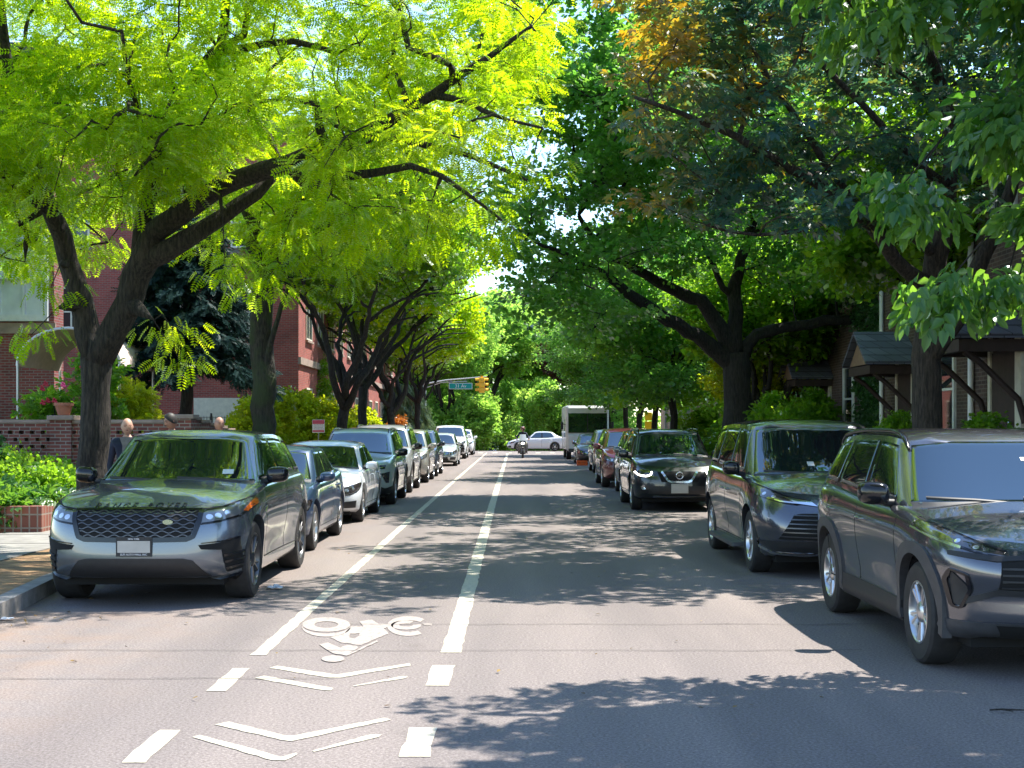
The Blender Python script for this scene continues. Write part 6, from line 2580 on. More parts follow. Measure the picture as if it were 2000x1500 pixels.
# blue spruce behind the wall
root = thing('spruce_tree', 'blue green spruce with drooping boughs behind the garden wall', 'tree', (-7.9, 32.5, .1))
t = Tree(71)
t.limb([((0, 0, -.1), .20), ((0, 0, 1.5), .17), ((.05, 0, 4), .11), ((0, 0, 7.2), .03)], step=.3)
rng = t.rng
for i in range(74):
    z = 2.95 + 4.1 * (i / 74)
    a = i * 2.4
    L = 2.0 * (1 - (z - 2.2) / 5.8) + .25
    j = t.near((0, 0, z))
    b = t.limb([((math.cos(a) * L * .5, math.sin(a) * L * .5, z + .05), .022), ((math.cos(a) * L, math.sin(a) * L, z - .22 * L), .008)], start=j, step=.2)
    for q in b[2:]:
        t.clusters.append((t.pos[q], np.array([math.cos(a), math.sin(a), -.25]), .3))
t.wood(BARK_DK, 'trunk', root)
t.leaves(LEAF_SPRUCE, TND, 24, .27, spread=(.26, .26, .13), tilt=.4, droop=.4, name='crown', parent=root)

# weeping pale cedar by the crossing
root = thing('weeping_tree', 'pale weeping conifer on the left below the street sign', 'tree', (-7.2, 86, .1))
t = Tree(72)
t.limb([((0, 0, -.1), .14), ((0, 0, 2.0), .10), ((.1, 0, 4.3), .03)], step=.3)
for i in range(46):
    z = 1.2 + 3.1 * (i / 46)
    a = i * 2.4
    L = 2.3 * (1 - (z - 1.2) / 4.6) + .3
    j = t.near((0, 0, z))
    b = t.limb([((math.cos(a) * L * .5, math.sin(a) * L * .5, z + .15), .02), ((math.cos(a) * L, math.sin(a) * L, z - .5 * L), .008)], start=j, step=.25)
    for q in b[2:]:
        t.clusters.append((t.pos[q], np.array([math.cos(a), math.sin(a), -.8]), .3))
t.wood(BARK, 'trunk', root)
t.leaves(leaf_mat('pale_conifer_needle', (.09, .14, .07), (.20, .26, .12), (.15, .25, .08), (.3, .42, .15), .3), TND, 22, .40, spread=(.3, .3, .25), tilt=.4, droop=1.0, name='crown', parent=root)

# shrubs
bush('yellow_maple', 'yellow green cutleaf shrub rising behind the garden wall', (-8.15, 28.3, .1), [((0, 0, 1.75), (.75, .7, .75)), ((.1, 0, 2.2), (.5, .5, .45))], LEAF_YELLOW, TP8, 120, 16, .17, seed=81)
bush('rose_bush', 'rambling rose bush behind the brick pier with the pot', (-8.9, 27.3, .1), [((0, 0, 1.9), (1.0, .5, .5)), ((.45, 0, 2.6), (.5, .4, .5)), ((-.5, 0, 2.0), (.5, .4, .3))], LEAF_MID, TBROAD, 110, 10, .20, seed=82)
rb = bpy.data.objects['rose_bush']
rose_m = [simple('rose_red', (.35, .012, .03), .6), simple('rose_pink', (.75, .07, .22), .6)]
rr = random.Random(9)
for i in range(12):
    x, z = rr.choice([(.42, 2.75), (.3, 2.4), (.7, 2.5), (-.25, 2.25)])
    mb = MB()
    c = (x + rr.uniform(-.25, .25), -.45 + rr.uniform(-.1, .1), z + rr.uniform(-.22, .22))
    for k in range(7):
        a = k * 2.4
        r = .012 + .006 * k
        mb.ball((c[0] + math.cos(a) * r, c[1] - .01 * k * .3, c[2] + math.sin(a) * r), .026, 1, .5, 1, 7, 5)
    mb.build('rose_bloom', rose_m[1 if i in (2, 7, 9) else 0], rb, 1.2)
bush('garden_shrub', 'dense green shrub at the left edge in front of the pierced wall', (-9.0, 23.6, .42), [((-.75, 0, .6), (.85, .8, .65)), ((-1.2, .2, 1.1), (.55, .5, .6))], LEAF_IVY, TCL, 190, 14, .22, seed=83)
bush('garden_shrub', 'pale green low shrub in the raised bed by the trunk', (-7.75, 23.2, .42), [((0, 0, .32), (.75, .9, .32)), ((-.9, .3, .38), (.7, .8, .36))], LEAF_MID, TCL, 150, 13, .22, seed=84)
# trailing ground cover over the front of the bed
t = Tree(85)
t.limb([((-10, 21, .4), .01), ((-7.2, 21, .42), .01)], step=.5)
t.crown([((-8.6, 21.0, .55), (1.6, .75, .24)), ((-10.6, 21.2, .6), (1.2, .8, .3)), ((-7.5, 21.6, .5), (.45, 1.0, .16)), ((-8.2, 20.25, .42), (.8, .2, .16), .3)], 420, tip=.002, wob=.02)
gc = t.leaves(LEAF_LINDEN, TBROAD, 13, .19, spread=(.22, .22, .12), tilt=.6, name='ground_cover')
gc['kind'] = 'stuff'
gc['label'] = 'leafy ground cover trailing over the brick bed border'
gh = 'yellow green hedge shrubs before the apartment building'
hb = None
for i, (x, y, sc, lab) in enumerate(((-7.6, 40.5, 1.0, 'yellow green hedge shrub beside the red and white notice'), (-7.5, 45, 1.05, 'bright hedge shrub between the two dark trunks'), (-7.5, 50.5, 1.05, 'bright hedge shrub right of the twin dark trunks'), (-7.4, 56, 1.0, 'hedge shrub by the low forking tree'), (-7.3, 64, .95, 'farthest sunlit hedge shrub on the left'))):
    if hb is None:
        hb = bush('hedge_shrub', lab, (x, y, .1), [((0, 0, 1.2), (1.0, 1.6, 1.1)), ((.1, .3, 2.0), (.7, 1.1, .6))], LEAF_YELLOW, TCL, 240, 15, .34, seed=86, group=gh)
        o = hb
    else:
        o = copy_tree(hb)
        o['label'] = lab
    o.location = (x, y, .1)
    o.rotation_euler = (0, 0, i * .9)
    o.scale = (sc, sc, sc)
bush('flowering_shrub', 'orange flowering shrub beside the low forking tree', (-5.9, 66, .12), [((0, 0, 1.5), (.35, .35, .35)), ((.2, 0, 1.9), (.3, .3, .2))], leaf_mat('orange_blossom', (.45, .12, .01), (.6, .22, .02), (.5, .15, .01), (.7, .3, .03), .4), TCL, 60, 10, .22, seed=87)
gs = 'shrubs along the right house fronts'
sb = bush('front_shrub', 'leafy green shrub by the big dark trunk behind the minivan', (5.0 + .95, 30.5, .14), [((0, 0, 1.0), (.55, .9, .9)), ((0, .5, 1.7), (.45, .6, .5))], LEAF_MID, TCL, 190, 14, .26, seed=88, group=gs)
for (x, y, sc, lab) in ((7.2, 25.4, .8, 'dark shrub under the slate porch gable'), (6.7, 18.2, .75, 'dark shrub right of the maroon maple trunk'), (7.4, 35.0, 1.1, 'bushy shrub below the small yellow green tree'), (7.2, 52, 1.0, 'green shrub left of the grey lamp post'), (7.6, 43, 1.3, 'tall shrub in the yard of the farthest row house')):
    o = copy_tree(sb)
    o.location = (x, y, .1)
    o.scale = (sc, sc, sc)
    o.rotation_euler = (0, 0, x * 3)
    o['label'] = lab
gf = 'undergrowth beyond the crossing'
for i, (x, y, sc, lab) in enumerate(((-7.5, 112, 1.7, 'leafy bush beyond the crossing at far left'), (-4.6, 118, 1.8, 'leafy bush beyond the crossing under the street sign'), (-2.2, 136, 2.6, 'bush in the middle distance left of the scooter rider'), (.6, 142, 2.8, 'bush behind the scooter rider at the end of the road'), (3.2, 124, 2.4, 'bush behind the crossing white saloon'), (6.2, 118, 2.2, 'bush beyond the crossing behind the delivery truck'), (-3.2, 111, 1.9, 'bright bush just beyond the crossing left of the road'), (3.4, 111.5, 2.0, 'bright bush just beyond the crossing right of the road'), (-9.5, 130, 2.8, 'tall bush far beyond the crossing on the left'), (-5.2, 146, 3.4, 'tall bush between the far trunks left of centre'), (1.8, 165, 3.8, 'tall bush closing the far end of the street'), (7.5, 140, 3.2, 'tall bush far beyond the crossing on the right'))):
    o = copy_tree(sb)
    o.location = (x, y, gz(y))
    o.scale = (sc * 1.5, sc, sc * 1.25)
    o.rotation_euler = (0, 0, i * 2.1)
    o['label'] = lab
    o['group'] = gf
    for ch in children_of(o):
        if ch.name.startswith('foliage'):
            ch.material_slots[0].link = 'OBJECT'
            ch.material_slots[0].material = LEAF_FAR_HAZE
# ivy on the row house wall
t = Tree(89)
t.limb([((8.44, 32.2, .1), .03), ((8.44, 32.4, 3), .02), ((8.44, 32.3, 6.2), .012)], step=.3)
t.crown([((8.42, 32.2, 3.0), (.06, 1.0, 2.8)), ((8.42, 33.2, 5.2), (.06, 1.4, 1.2)), ((8.42, 31.4, 1.6), (.06, .6, 1.4))], 200, tip=.003, wob=.02)
iv = thing('ivy', 'dark ivy climbing the row house wall beside the white downpipe', 'climbing plant', (8.44, 32.2, .1))
t.wood(BARK, 'stem', iv, (8.44, 32.2, .1))
t.leaves(LEAF_IVY, TCL, 14, .22, spread=(.06, .25, .22), tilt=.8, droop=.8, name='foliage', parent=iv, origin=(8.44, 32.2, .1))
# ------------------------------------------------------------------ parked cars
GL, GR = 'cars parked along the left kerb', 'cars parked along the right kerb'
def jog(root, a):
    root.rotation_euler = (0, 0, math.radians(a))

c = model_velvet()
c.build('parked_car', 'blue grey luxury SUV with a black honeycomb grille, nearest on the left', 'car', PAINT['steel'], (-3.51, 12.5, 0), group=GL)
face_velvet(c)
c = model_trail()
c.build('parked_car', 'dark grey SUV with squared plastic arches and pale wheels, nearest on the right', 'car', PAINT['graphite'], (3.76, 8.72, 0), group=GR)
face_trail(c, PAINT['graphite'])
c = model_van()
c.build('minivan', 'dark grey minivan with a wide barred grille parked behind the nearest right SUV', 'minivan', PAINT['gunmetal'], (3.70, 14.85, 0), group=GR)
face_van(c)
c = model_cross()
c.build('parked_car', 'black crossover with lit headlamps and a chrome V grille', 'car', PAINT['black'], (3.29, 27.1, 0), group=GR)
face_cross(c)
# white saloon with lamps, and saloons of other colours sharing its shape
c = model_saloon()
sal = c.build('parked_car', 'white saloon car parked between the navy saloon and the pale green SUV', 'car', PAINT['white'], (-3.60, 23.45, 0), group=GL)
face_saloon(c)
# pale SUV with black lower bumper
c = model_cross(L=4.6, W=1.86, fo=.93, fs=[(0, .14), (.1, .05), (.3, .0), (.6, .0), (.8, .01), (.92, .04), (1, .14)],
                edge=[(0, .93), (.2, .965), (.5, 1.0), (.9, 1.05), (1.3, 1.08), (2.5, 1.09), (3.6, 1.13), (4.3, 1.15), (4.6, 1.08)],
                roof=[(1.0, 1.42), (1.9, 1.56), (2.4, 1.625), (3.1, 1.64), (3.9, 1.62), (4.4, 1.55)])
c.mirror_mat = M['black_gloss']
blk = c.build('parked_car', 'pale green silver SUV with a black lower bumper behind the white saloon', 'car', PAINT['mint'], (-3.55, 29.1, 0), group=GL)
face_block(c)
roof_rails(c, None, .03)
# plain crossover shared by several
c = model_cross()
cro = c.build('parked_car', 'champagne crossover sixth along the left kerb', 'car', PAINT['beige'], (-3.58, 41.2, 0), group=GL)
face_plain(c)

def recolour(root, mat, sc=None, extra=None):
    for ch in children_of(root):
        if ch.type == 'MESH':
            for sl in ch.material_slots:
                if sl.material and sl.material.name.startswith('paint_'):
                    sl.link = 'OBJECT'
                    sl.material = mat
    if sc:
        root.scale = sc

def another(src, label, mat, loc, group, rz=0.0, sc=None, name=None):
    o = copy_tree(src)
    o.location = loc
    o['label'] = label
    o['group'] = group
    if name:
        o.name = name
    o.rotation_euler = (0, 0, rz)
    recolour(o, mat, sc)
    return o

another(sal, 'navy blue saloon parked right behind the blue grey SUV', PAINT['navy'], (-3.62, 17.75, 0), GL, sc=(1.0, .985, .99))
another(blk, 'tall pale silver SUV seen just over the roof of the pale green one', PAINT['silver'], (-3.62, 34.6, 0), GL, sc=(1.02, 1.0, 1.055))
another(cro, 'black crossover parked before the driveway gap on the left', PAINT['midnight'], (-3.60, 46.7, 0), GL, sc=(1.0, 1.06, 1.0))
another(sal, 'silver saloon standing alone beyond the driveway gap on the left', PAINT['silver'], (-3.45, 60.2, 0), GL, sc=(.98, .98, 1.03))
big_car = another(cro, 'large white SUV with a black front end beyond the silver saloon', PAINT['white'], (-3.72, 74.8, 0), GL, sc=(1.12, 1.12, 1.13))
another(cro, 'last white SUV along the left kerb before the crossing', PAINT['white'], (-3.55, 86, 0), GL, sc=(1.0, 1.0, 1.0))
another(cro, 'grey crossover tucked behind the black one with lit lamps', PAINT['slate'], (3.58, 32.6, 0), GR)
another(cro, 'maroon SUV parked third from the delivery truck on the right', PAINT['maroon'], (3.40, 38.0, 0), GR, sc=(1.02, 1.02, 1.02))
another(cro, 'pale silver crossover half hidden behind the maroon SUV', PAINT['silver'], (3.85, 50.6, 0), GR)
another(sal, 'small dark saloon parked in front of the white delivery truck', PAINT['midnight'], (3.75, 63.2, 0), GR, sc=(.98, .9, 1.0))
another(sal, 'white saloon crossing the street at the far junction', PAINT['white'], (-.62, 102.2, 0), 'cars at the junction', rz=-PI / 2, sc=(1, 1, 1.03))
another(sal, 'dark blue saloon half sunk behind the crest beyond the crossing', PAINT['navy'], (-2.6, 128, gz(130)), 'cars at the junction')

# black front end of the large white SUV
def dark_face(root):
    for ch in children_of(root):
        if ch.name.startswith('grille') or ch.name.startswith('lower_intake'):
            pass
mb = MB()
c.patch(mb, [(-.80, .30), (.80, .30)], [(-.84, .70), (-.46, .80), (.46, .80), (.84, .70)], 'front', 24, 8, .004, .01, c.bvh_low)
mb.build('front_mask', M['black_gloss'], big_car, .6)

# ------------------------------------------------------------------ delivery truck
tk = thing('delivery_truck', 'boxy white delivery step van parked on the right before the crossing', 'truck', (3.95, 73.8, 0))
TW = simple('truck_white', (.70, .71, .72), .4, coat=.4, var=.06, scale=3)
def loft(mb, secs):
    """secs: (y, halfwidth, z0, z1, r)"""
    R = []
    for (y, hw, z0, z1, r) in secs:
        ring_ = []
        for (sx, sz, a0) in ((1, 1, 0), (-1, 1, PI / 2), (-1, -1, PI), (1, -1, 1.5 * PI)):
            for k in range(5):
                a = a0 + k * PI / 8
                ring_.append((sx * (hw - r) + r * math.cos(a), y, (z1 - r if sz > 0 else z0 + r) + r * math.sin(a)))
        R.append(ring_)
    V = [p for q in R for p in q]
    n = len(R[0])
    F = []
    for i in range(len(R) - 1):
        for j in range(n):
            F.append((i * n + j, i * n + (j + 1) % n, (i + 1) * n + (j + 1) % n, (i + 1) * n + j))
    F.append(tuple(range(n)))
    F.append(tuple(range((len(R) - 1) * n, len(R) * n)))
    mb.add(V, F)
mb = MB()
loft(mb, [(.05, 1.08, .56, 2.80, .1), (.14, 1.16, .50, 2.92, .12), (1.3, 1.18, .5, 2.96, .12), (6.6, 1.18, .5, 2.96, .12), (6.9, 1.14, .55, 2.92, .1)])
mb.build('body', TW, tk, .5)
mb = MB()
loft(mb, [(-.05, 1.00, .52, 1.32, .1), (.03, 1.09, .48, 1.40, .12), (.16, 1.13, .46, 1.42, .1)])
mb.build('front_panel', TW, tk, .5)
mb = MB()
V = [(-1.05, -.02, 1.46), (1.05, -.02, 1.46), (1.05, .035, 2.52), (-1.05, .035, 2.52)]
V += [(x, y + .2, z) for x, y, z in V]
mb.add(V, [(0, 1, 2, 3), (4, 7, 6, 5), (0, 4, 5, 1), (1, 5, 6, 2), (2, 6, 7, 3), (3, 7, 4, 0)])
ws = mb.build('windshield', M['glass'], tk, 0)
mb = MB()
mb.box((0, -.008, 1.99), (.05, .02, 1.06), rx=-.052)
mb.build('windshield_bar', M['black_matt'], ws, 0)
mb = MB()
mb.box((0, -.062, .95), (1.0, .03, .34))
g = mb.build('grille', M['black_matt'], tk, 0)
mb = MB()
for i in range(4):
    mb.box((0, -.08, .83 + i * .08), (.96, .02, .025))
mb.build('grille_bar', M['alloy'], g, 0)
for sx in (1, -1):
    mb = MB()
    mb.lathe([(.0, -.03), (.09, -.02), (.115, 0), (.12, .06)], (sx * .74, -.05, .95), 'y', 18)
    mb.build('headlight', M['silver_lamp'], tk, .8)
    mb = MB()
    mb.tube([(sx * 1.12, .7, 1.9), (sx * 1.36, .45, 1.92)], .02, 6)
    mb.rbox((sx * 1.38, .45, 1.85), (.14, .10, .42), .04)
    mb.build('side_mirror', M['black_matt'], tk, .6)
    mb = MB()
    mb.box((sx * 1.183, 1.55, 1.7), (.012, .9, 1.0))
    mb.build('side_window', M['glass'], tk, 0)
mb = MB()
mb.rbox((0, -.10, .50), (2.1, .16, .20), .04)
mb.build('bumper', M['grey_plastic'], tk, .5)
w = make_wheel(.40, .26, .55, ('single', 6), M['alloy'])
for i, (x, y) in enumerate(((1.0, 1.05), (-1.0, 1.05), (1.0, 5.3), (-1.0, 5.3))):
    o = w if i == 0 else copy_tree(w)
    o.parent = tk
    o.location = (x * 1.12, y, .40)
    o.rotation_euler = (i, 0, 0 if x > 0 else PI)

# orange crate on the road and small litter
cr = thing('road_crate', 'low orange plastic crate on the road before the small dark saloon', 'crate', (3.05, 61.9, 0))
OR = simple('orange_plastic', (.75, .11, .02), .45)
mb = MB()
mb.box2((-.24, -.16, 0), (.24, .16, .02))
for (a, b) in (((-.24, -.16), (.24, -.13)), ((-.24, .13), (.24, .16)), ((-.24, -.13), (-.21, .13)), ((.21, -.13), (.24, .13))):
    mb.box2((a[0], a[1], .02), (b[0], b[1], .10))
    mb.box2((a[0], a[1], .13), (b[0], b[1], .22))
for x in (-.22, -.07, .07, .22):
    for y in (-.145, .145):
        mb.box2((x - .015, y - .012, .10), (x + .015, y + .012, .13))
mb.build('shell', OR, cr, 0)
def paper(name, label, x, y, z, s, mat, seed):
    r = random.Random(seed)
    mb = MB()
    n = 5
    V = [((i / n - .5) * s * 1.6 + r.uniform(-.1, .1) * s, (j / n - .5) * s + r.uniform(-.1, .1) * s, z + .012 + abs(r.gauss(0, .22)) * s * (1 - abs(i / n - .5))) for j in range(n + 1) for i in range(n + 1)]
    F = [(j * 6 + i, j * 6 + i + 1, (j + 1) * 6 + i + 1, (j + 1) * 6 + i) for j in range(n) for i in range(n)]
    mb.add(V, F)
    o = mb.build(name, mat, None, 0)
    o.location = (x, y, 0)
    tag(o, label, 'litter')
    return o
gx, gy_ = GP(537, 1151)
paper('litter', 'crumpled pale wrapper on the road beside the blue grey SUV front wheel', gx, gy_, 0, .10, simple('wrapper', (.35, .42, .50), .4, var=.4, scale=30), 3)
gx, gy_ = GP(10, 1212)
paper('litter', 'white scrap of paper at the broken kerb corner', gx + .02, gy_, 0, .07, simple('paper_white', (.7, .72, .74), .7), 4)
mb = MB()
gx, gy_ = GP(1965, 1392)
mb.tube([(gx - .09, gy_ + .02, .012), (gx - .03, gy_, .02), (gx + .06, gy_ + .01, .015), (gx + .16, gy_ - .03, .02)], [.005, .006, .005, .003], 6)
mb.tube([(gx - .02, gy_, .018), (gx + .02, gy_ - .06, .02)], [.004, .002], 5)
tag(mb.build('twig', BARK, None, .9), 'thin dark twig lying on the road at the right edge', 'twig')
# ------------------------------------------------------------------ people
SKIN = simple('skin', (.46, .26, .19), .55, var=.08, scale=20)
SKIN2 = simple('skin_tan', (.38, .20, .14), .55, var=.08, scale=20)
NAVY = simple('navy_cloth', (.012, .018, .045), .85, var=.2, scale=20)
GREYC = simple('grey_cloth', (.16, .165, .18), .9, var=.15, scale=25)
DARKC = simple('black_cloth', (.012, .012, .014), .9, var=.2, scale=20)
JEAN = simple('denim', (.04, .06, .12), .9, var=.2, scale=30)
HAIRD = simple('dark_hair', (.012, .009, .008), .6)
EYE = simple('eye_dark', (.01, .01, .01), .2)
BROW = simple('brow_and_lip', (.13, .05, .04), .6)
SHOE = simple('shoe_black', (.015, .015, .015), .6)

def head_geo(mb, c, r=.098, yaw=0.0, pitch=0.0, beard=False):
    """skull with brow, nose, lips, chin, ears; looks along -y before yaw"""
    nu, nv = 28, 20
    V = []
    R = Matrix.Rotation(yaw, 3, 'Z') @ Matrix.Rotation(pitch, 3, 'X')
    for i in range(nv + 1):
        ph = PI * i / nv
        for j in range(nu):
            th = 2 * PI * j / nu
            x, y, z = math.sin(ph) * math.sin(th), -math.sin(ph) * math.cos(th), math.cos(ph)
            X, Y, Z = x * .80, y * 1.0, z * 1.22
            if z < 0:
                X *= 1 - .30 * z * z
                Y *= 1 - .16 * z * z
                if y < 0:
                    Y -= .05 * math.exp(-((z + .75) / .2) ** 2) * math.exp(-(x / .35) ** 2)
            if y < -.2:
                f = math.exp(-(x / .13) ** 2)
                Y -= .20 * f * math.exp(-((z + .16) / .14) ** 2)
                Y -= .08 * f * math.exp(-((z - .02) / .16) ** 2)
                Y -= .035 * math.exp(-(x / .24) ** 2) * math.exp(-((z + .47) / .06) ** 2)
                Y += .05 * math.exp(-((abs(x) - .33) / .13) ** 2) * math.exp(-((z - .06) / .10) ** 2)
                Y -= .03 * math.exp(-((z - .22) / .07) ** 2) * math.exp(-((abs(x) - .3) / .25) ** 2)
            e = math.exp(-((z + .05) / .2) ** 2) * math.exp(-((y - .02) / .13) ** 2)
            X += math.copysign(.10 * e, x)
            V.append(Vector(c) + R @ (Vector((X, Y, Z)) * r))
    F = []
    for i in range(nv):
        for j in range(nu):
            F.append((i * nu + j, (i + 1) * nu + j, (i + 1) * nu + (j + 1) % nu, i * nu + (j + 1) % nu))
    mb.add(V, F)
    return R

def figure(name, label, loc, rz, J, mats, shirt_z, trouser_z, head_yaw=0, head_pitch=0, hair=None, skin=SKIN, cat='person', parts=None, sleeves=True):
    """J: joint dict in local space (person faces -y)"""
    root = thing(name, label, cat, loc, rz)
    verts, edges, rad = [], [], []
    def v(p, r):
        verts.append(Vector(p))
        rad.append(r)
        return len(verts) - 1
    pel = v(J['pelvis'], (.155, .12))
    sp = v(J['spine'], (.14, .11))
    ch = v(J['chest'], (.17, .125))
    nk = v(J['neck'], (.062, .062))
    hb = v(J['headbase'], (.058, .058))
    edges += [(pel, sp), (sp, ch), (ch, nk), (nk, hb)]
    hands = []
    for s in ('l', 'r'):
        sh = v(J['shoulder_' + s], (.078, .075))
        el = v(J['elbow_' + s], (.052, .052))
        wr = v(J['wrist_' + s], (.033, .033))
        edges += [(ch, sh), (sh, el), (el, wr)]
        hands.append((wr, el, s))
        hp = v(J['hip_' + s], (.095, .095))
        kn = v(J['knee_' + s], (.068, .068))
        an = v(J['ankle_' + s], (.046, .046))
        heel = v(J['ankle_' + s] + Vector((0, .02, -.05)), (.042, .042))
        toe = v(J['toe_' + s], (.042, .034))
        edges += [(pel, hp), (hp, kn), (kn, an), (an, heel), (heel, toe)]
    for wr, el, s in hands:
        d = (verts[wr] - verts[el]).normalized()
        sd = -1 if s == 'l' else 1
        side = Vector((0, -1, 0)) - d * Vector((0, -1, 0)).dot(d)
        side.normalize()
        curl = d.cross(side) * sd
        pa = v(verts[wr] + d * .055, (.034, .018))
        edges.append((wr, pa))
        for k, (o, L) in enumerate(((-.028, .062), (-.009, .074), (.011, .07), (.029, .055))):
            b = v(verts[wr] + d * .092 - side * o, (.0095, .0095))
            m = v(verts[b] + d * L * .55 + curl * .012, (.0085, .0085))
            t = v(verts[m] + d * L * .40 + curl * .026, (.0075, .0075))
            edges += [(pa, b), (b, m), (m, t)]
        b = v(verts[wr] + d * .045 + side * .038, (.011, .011))
        t = v(verts[b] + d * .042 + side * .014 + curl * .012, (.009, .009))
        edges += [(pa, b), (b, t)]
    me = bpy.data.meshes.new('skel')
    me.from_pydata([tuple(p) for p in verts], edges, [])
    ob = bpy.data.objects.new('skel', me)
    COL.objects.link(ob)
    md = ob.modifiers.new('s', 'SKIN')
    md.use_smooth_shade = True
    sv = me.skin_vertices[0].data
    for i, r in enumerate(rad):
        sv[i].radius = r
    sv[0].use_root = True
    sb = ob.modifiers.new('d', 'SUBSURF')
    sb.levels = 2
    sb.render_levels = 2
    dg = bpy.context.evaluated_depsgraph_get()
    dg.update()
    m2 = bpy.data.meshes.new_from_object(ob.evaluated_get(dg))
    bpy.data.objects.remove(ob)
    body = MB()
    body.add([tuple(p.co) for p in m2.vertices], [tuple(p.vertices) for p in m2.polygons])
    bpy.data.meshes.remove(m2)
    nbody = len(body.f)
    R = head_geo(body, J['head'], .098, head_yaw, head_pitch)
    wl, wrr = J['wrist_l'], J['wrist_r']
    for i, f in enumerate(body.f):
        c = sum((Vector(body.v[k]) for k in f), Vector()) / len(f)
        if i >= nbody:
            m = 2
        elif min((c - J['wrist_l']).length, (c - J['wrist_r']).length) < .03 or any(((c - J['wrist_' + s]).dot((J['wrist_' + s] - J['elbow_' + s]).normalized()) > 0 and (c - J['wrist_' + s]).length < .22) for s in 'lr'):
            m = 2
        elif min((c - J['toe_l']).length, (c - J['toe_r']).length, (c - J['ankle_l'] - Vector((0, 0, -.04))).length, (c - J['ankle_r'] - Vector((0, 0, -.04))).length) < .10:
            m = 3
        elif (c - J['headbase']).length < .10 and c.z > J['neck'].z + .01:
            m = 2
        else:
            dl = min(seg(c, J['hip_' + s], J['knee_' + s]) for s in 'lr')
            dl = min(dl, *(seg(c, J['knee_' + s], J['ankle_' + s]) for s in 'lr'))
            dt = seg(c, J['pelvis'] + Vector((0, 0, .03)), J['chest'])
            da = min(min(seg(c, J['shoulder_' + s], J['elbow_' + s]), seg(c, J['elbow_' + s], J['wrist_' + s])) for s in 'lr')
            m = 1 if (dl < min(dt, da) or c.z < J['pelvis'].z - .02 and da > .1) else 0
        body.m[i] = m
    body.build('body', [mats[0], mats[1], skin, SHOE], root, 3.1, recalc=False)
    hc = J['head']
    mb = MB()
    for sx in (-1, 1):
        p = Vector(hc) + R @ Vector((sx * .031, -.080, .006))
        mb.ball(tuple(p), .0125, 1, .8, .6, 10, 6)
    mb.build('eyes', EYE, root, 1.2)
    mb = MB()
    for sx in (-1, 1):
        mb.tube([tuple(Vector(hc) + R @ Vector((sx * a, b, c))) for a, b, c in ((.014, -.101, .024), (.032, -.098, .030), (.050, -.084, .024))], [.004, .0055, .003], 6)
    mb.tube([tuple(Vector(hc) + R @ Vector((a, b, -.046))) for a, b in ((-.024, -.094), (0, -.106), (.024, -.094))], [.003, .0055, .003], 6)
    mb.build('face_features', BROW, root, 1.2)
    if hair:
        mb = MB()
        nu, nv = 24, 9
        V = []
        for i in range(nv + 1):
            for j in range(nu):
                th = 2 * PI * j / nu
                front = max(0, math.cos(th))
                lim = PI * (.60 - .30 * front ** 1.5)
                ph = lim * i / nv
                x, y, z = math.sin(ph) * math.sin(th), -math.sin(ph) * math.cos(th), math.cos(ph)
                k = 1.06 + .03 * mnoise.noise(Vector((x * 6, y * 6, z * 6)))
                V.append(Vector(hc) + R @ (Vector((x * .82 * k, y * 1.02 * k, z * 1.22 * k)) * .098))
        F = [(i * nu + j, (i + 1) * nu + j, (i + 1) * nu + (j + 1) % nu, i * nu + (j + 1) % nu) for i in range(nv) for j in range(nu)]
        mb.add(V, F)
        mb.build('hair', hair, root, 3.1)
    return root

def seg(p, a, b):
    d = b - a
    t = max(0, min(1, (p - a).dot(d) / max(1e-9, d.length_squared)))
    return (p - a - d * t).length

def standing(h=1.78, arms='down', lean=0.0, stride=.0):
    k = h / 1.78
    q = lambda x, y, z: Vector((x * k, y * k, z * k))
    J = dict(pelvis=q(0, 0, .95), spine=q(0, lean * .3, 1.12), chest=q(0, lean * .7, 1.34), neck=q(0, lean, 1.49), headbase=q(0, lean - .005, 1.55), head=q(0, lean - .02, 1.65))
    for s, sx in (('l', -1), ('r', 1)):
        J['hip_' + s] = q(sx * .095, 0, .90)
        J['knee_' + s] = q(sx * .10, -.02 + stride * sx * .5, .50)
        J['ankle_' + s] = q(sx * .105, .02 + stride * sx, .095)
        J['toe_' + s] = q(sx * .13, -.15 + stride * sx, .035)
        J['shoulder_' + s] = q(sx * .185, lean * .8, 1.42)
        if arms == 'down':
            J['elbow_' + s], J['wrist_' + s] = q(sx * .25, .03, 1.13), q(sx * .26, -.05, .90)
        elif arms == 'fold':
            J['elbow_' + s], J['wrist_' + s] = q(sx * .25, -.02, 1.14), q(sx * .08, -.24, 1.13)
        else:
            J['elbow_' + s], J['wrist_' + s] = q(sx * .25, -.02, 1.14), q(sx * .17, -.27, 1.20 if sx < 0 else 1.02)
    return J

p1 = figure('person', 'bald person in a navy jacket over a grey shirt behind the blue grey SUV', (-5.46, 19.1, .135), .25, standing(1.68), (NAVY, JEAN), 0, 0, .1, .05)
mb = MB()
mb.prism([(-.075, 0), (.075, 0), (.06, .30), (.10, .42), (-.10, .42), (-.06, .30)], -.152, -.118, 'xz')
sh = mb.build('shirt', GREYC, p1, .6)
sh.location = (0, 0, .99)
figure('person', 'dark haired person with a dark top standing in the middle of the group', (-5.06, 20.0, .135), -.5, standing(1.77, 'gesture'), (DARKC, JEAN), 0, 0, -.3, .25, HAIRD, SKIN2)
figure('person', 'third bald person of the group by the pavement, only the head showing', (-4.93, 22.6, .135), .4, standing(1.73, 'fold'), (GREYC, DARKC), 0, 0, .2, 0, None, SKIN2)

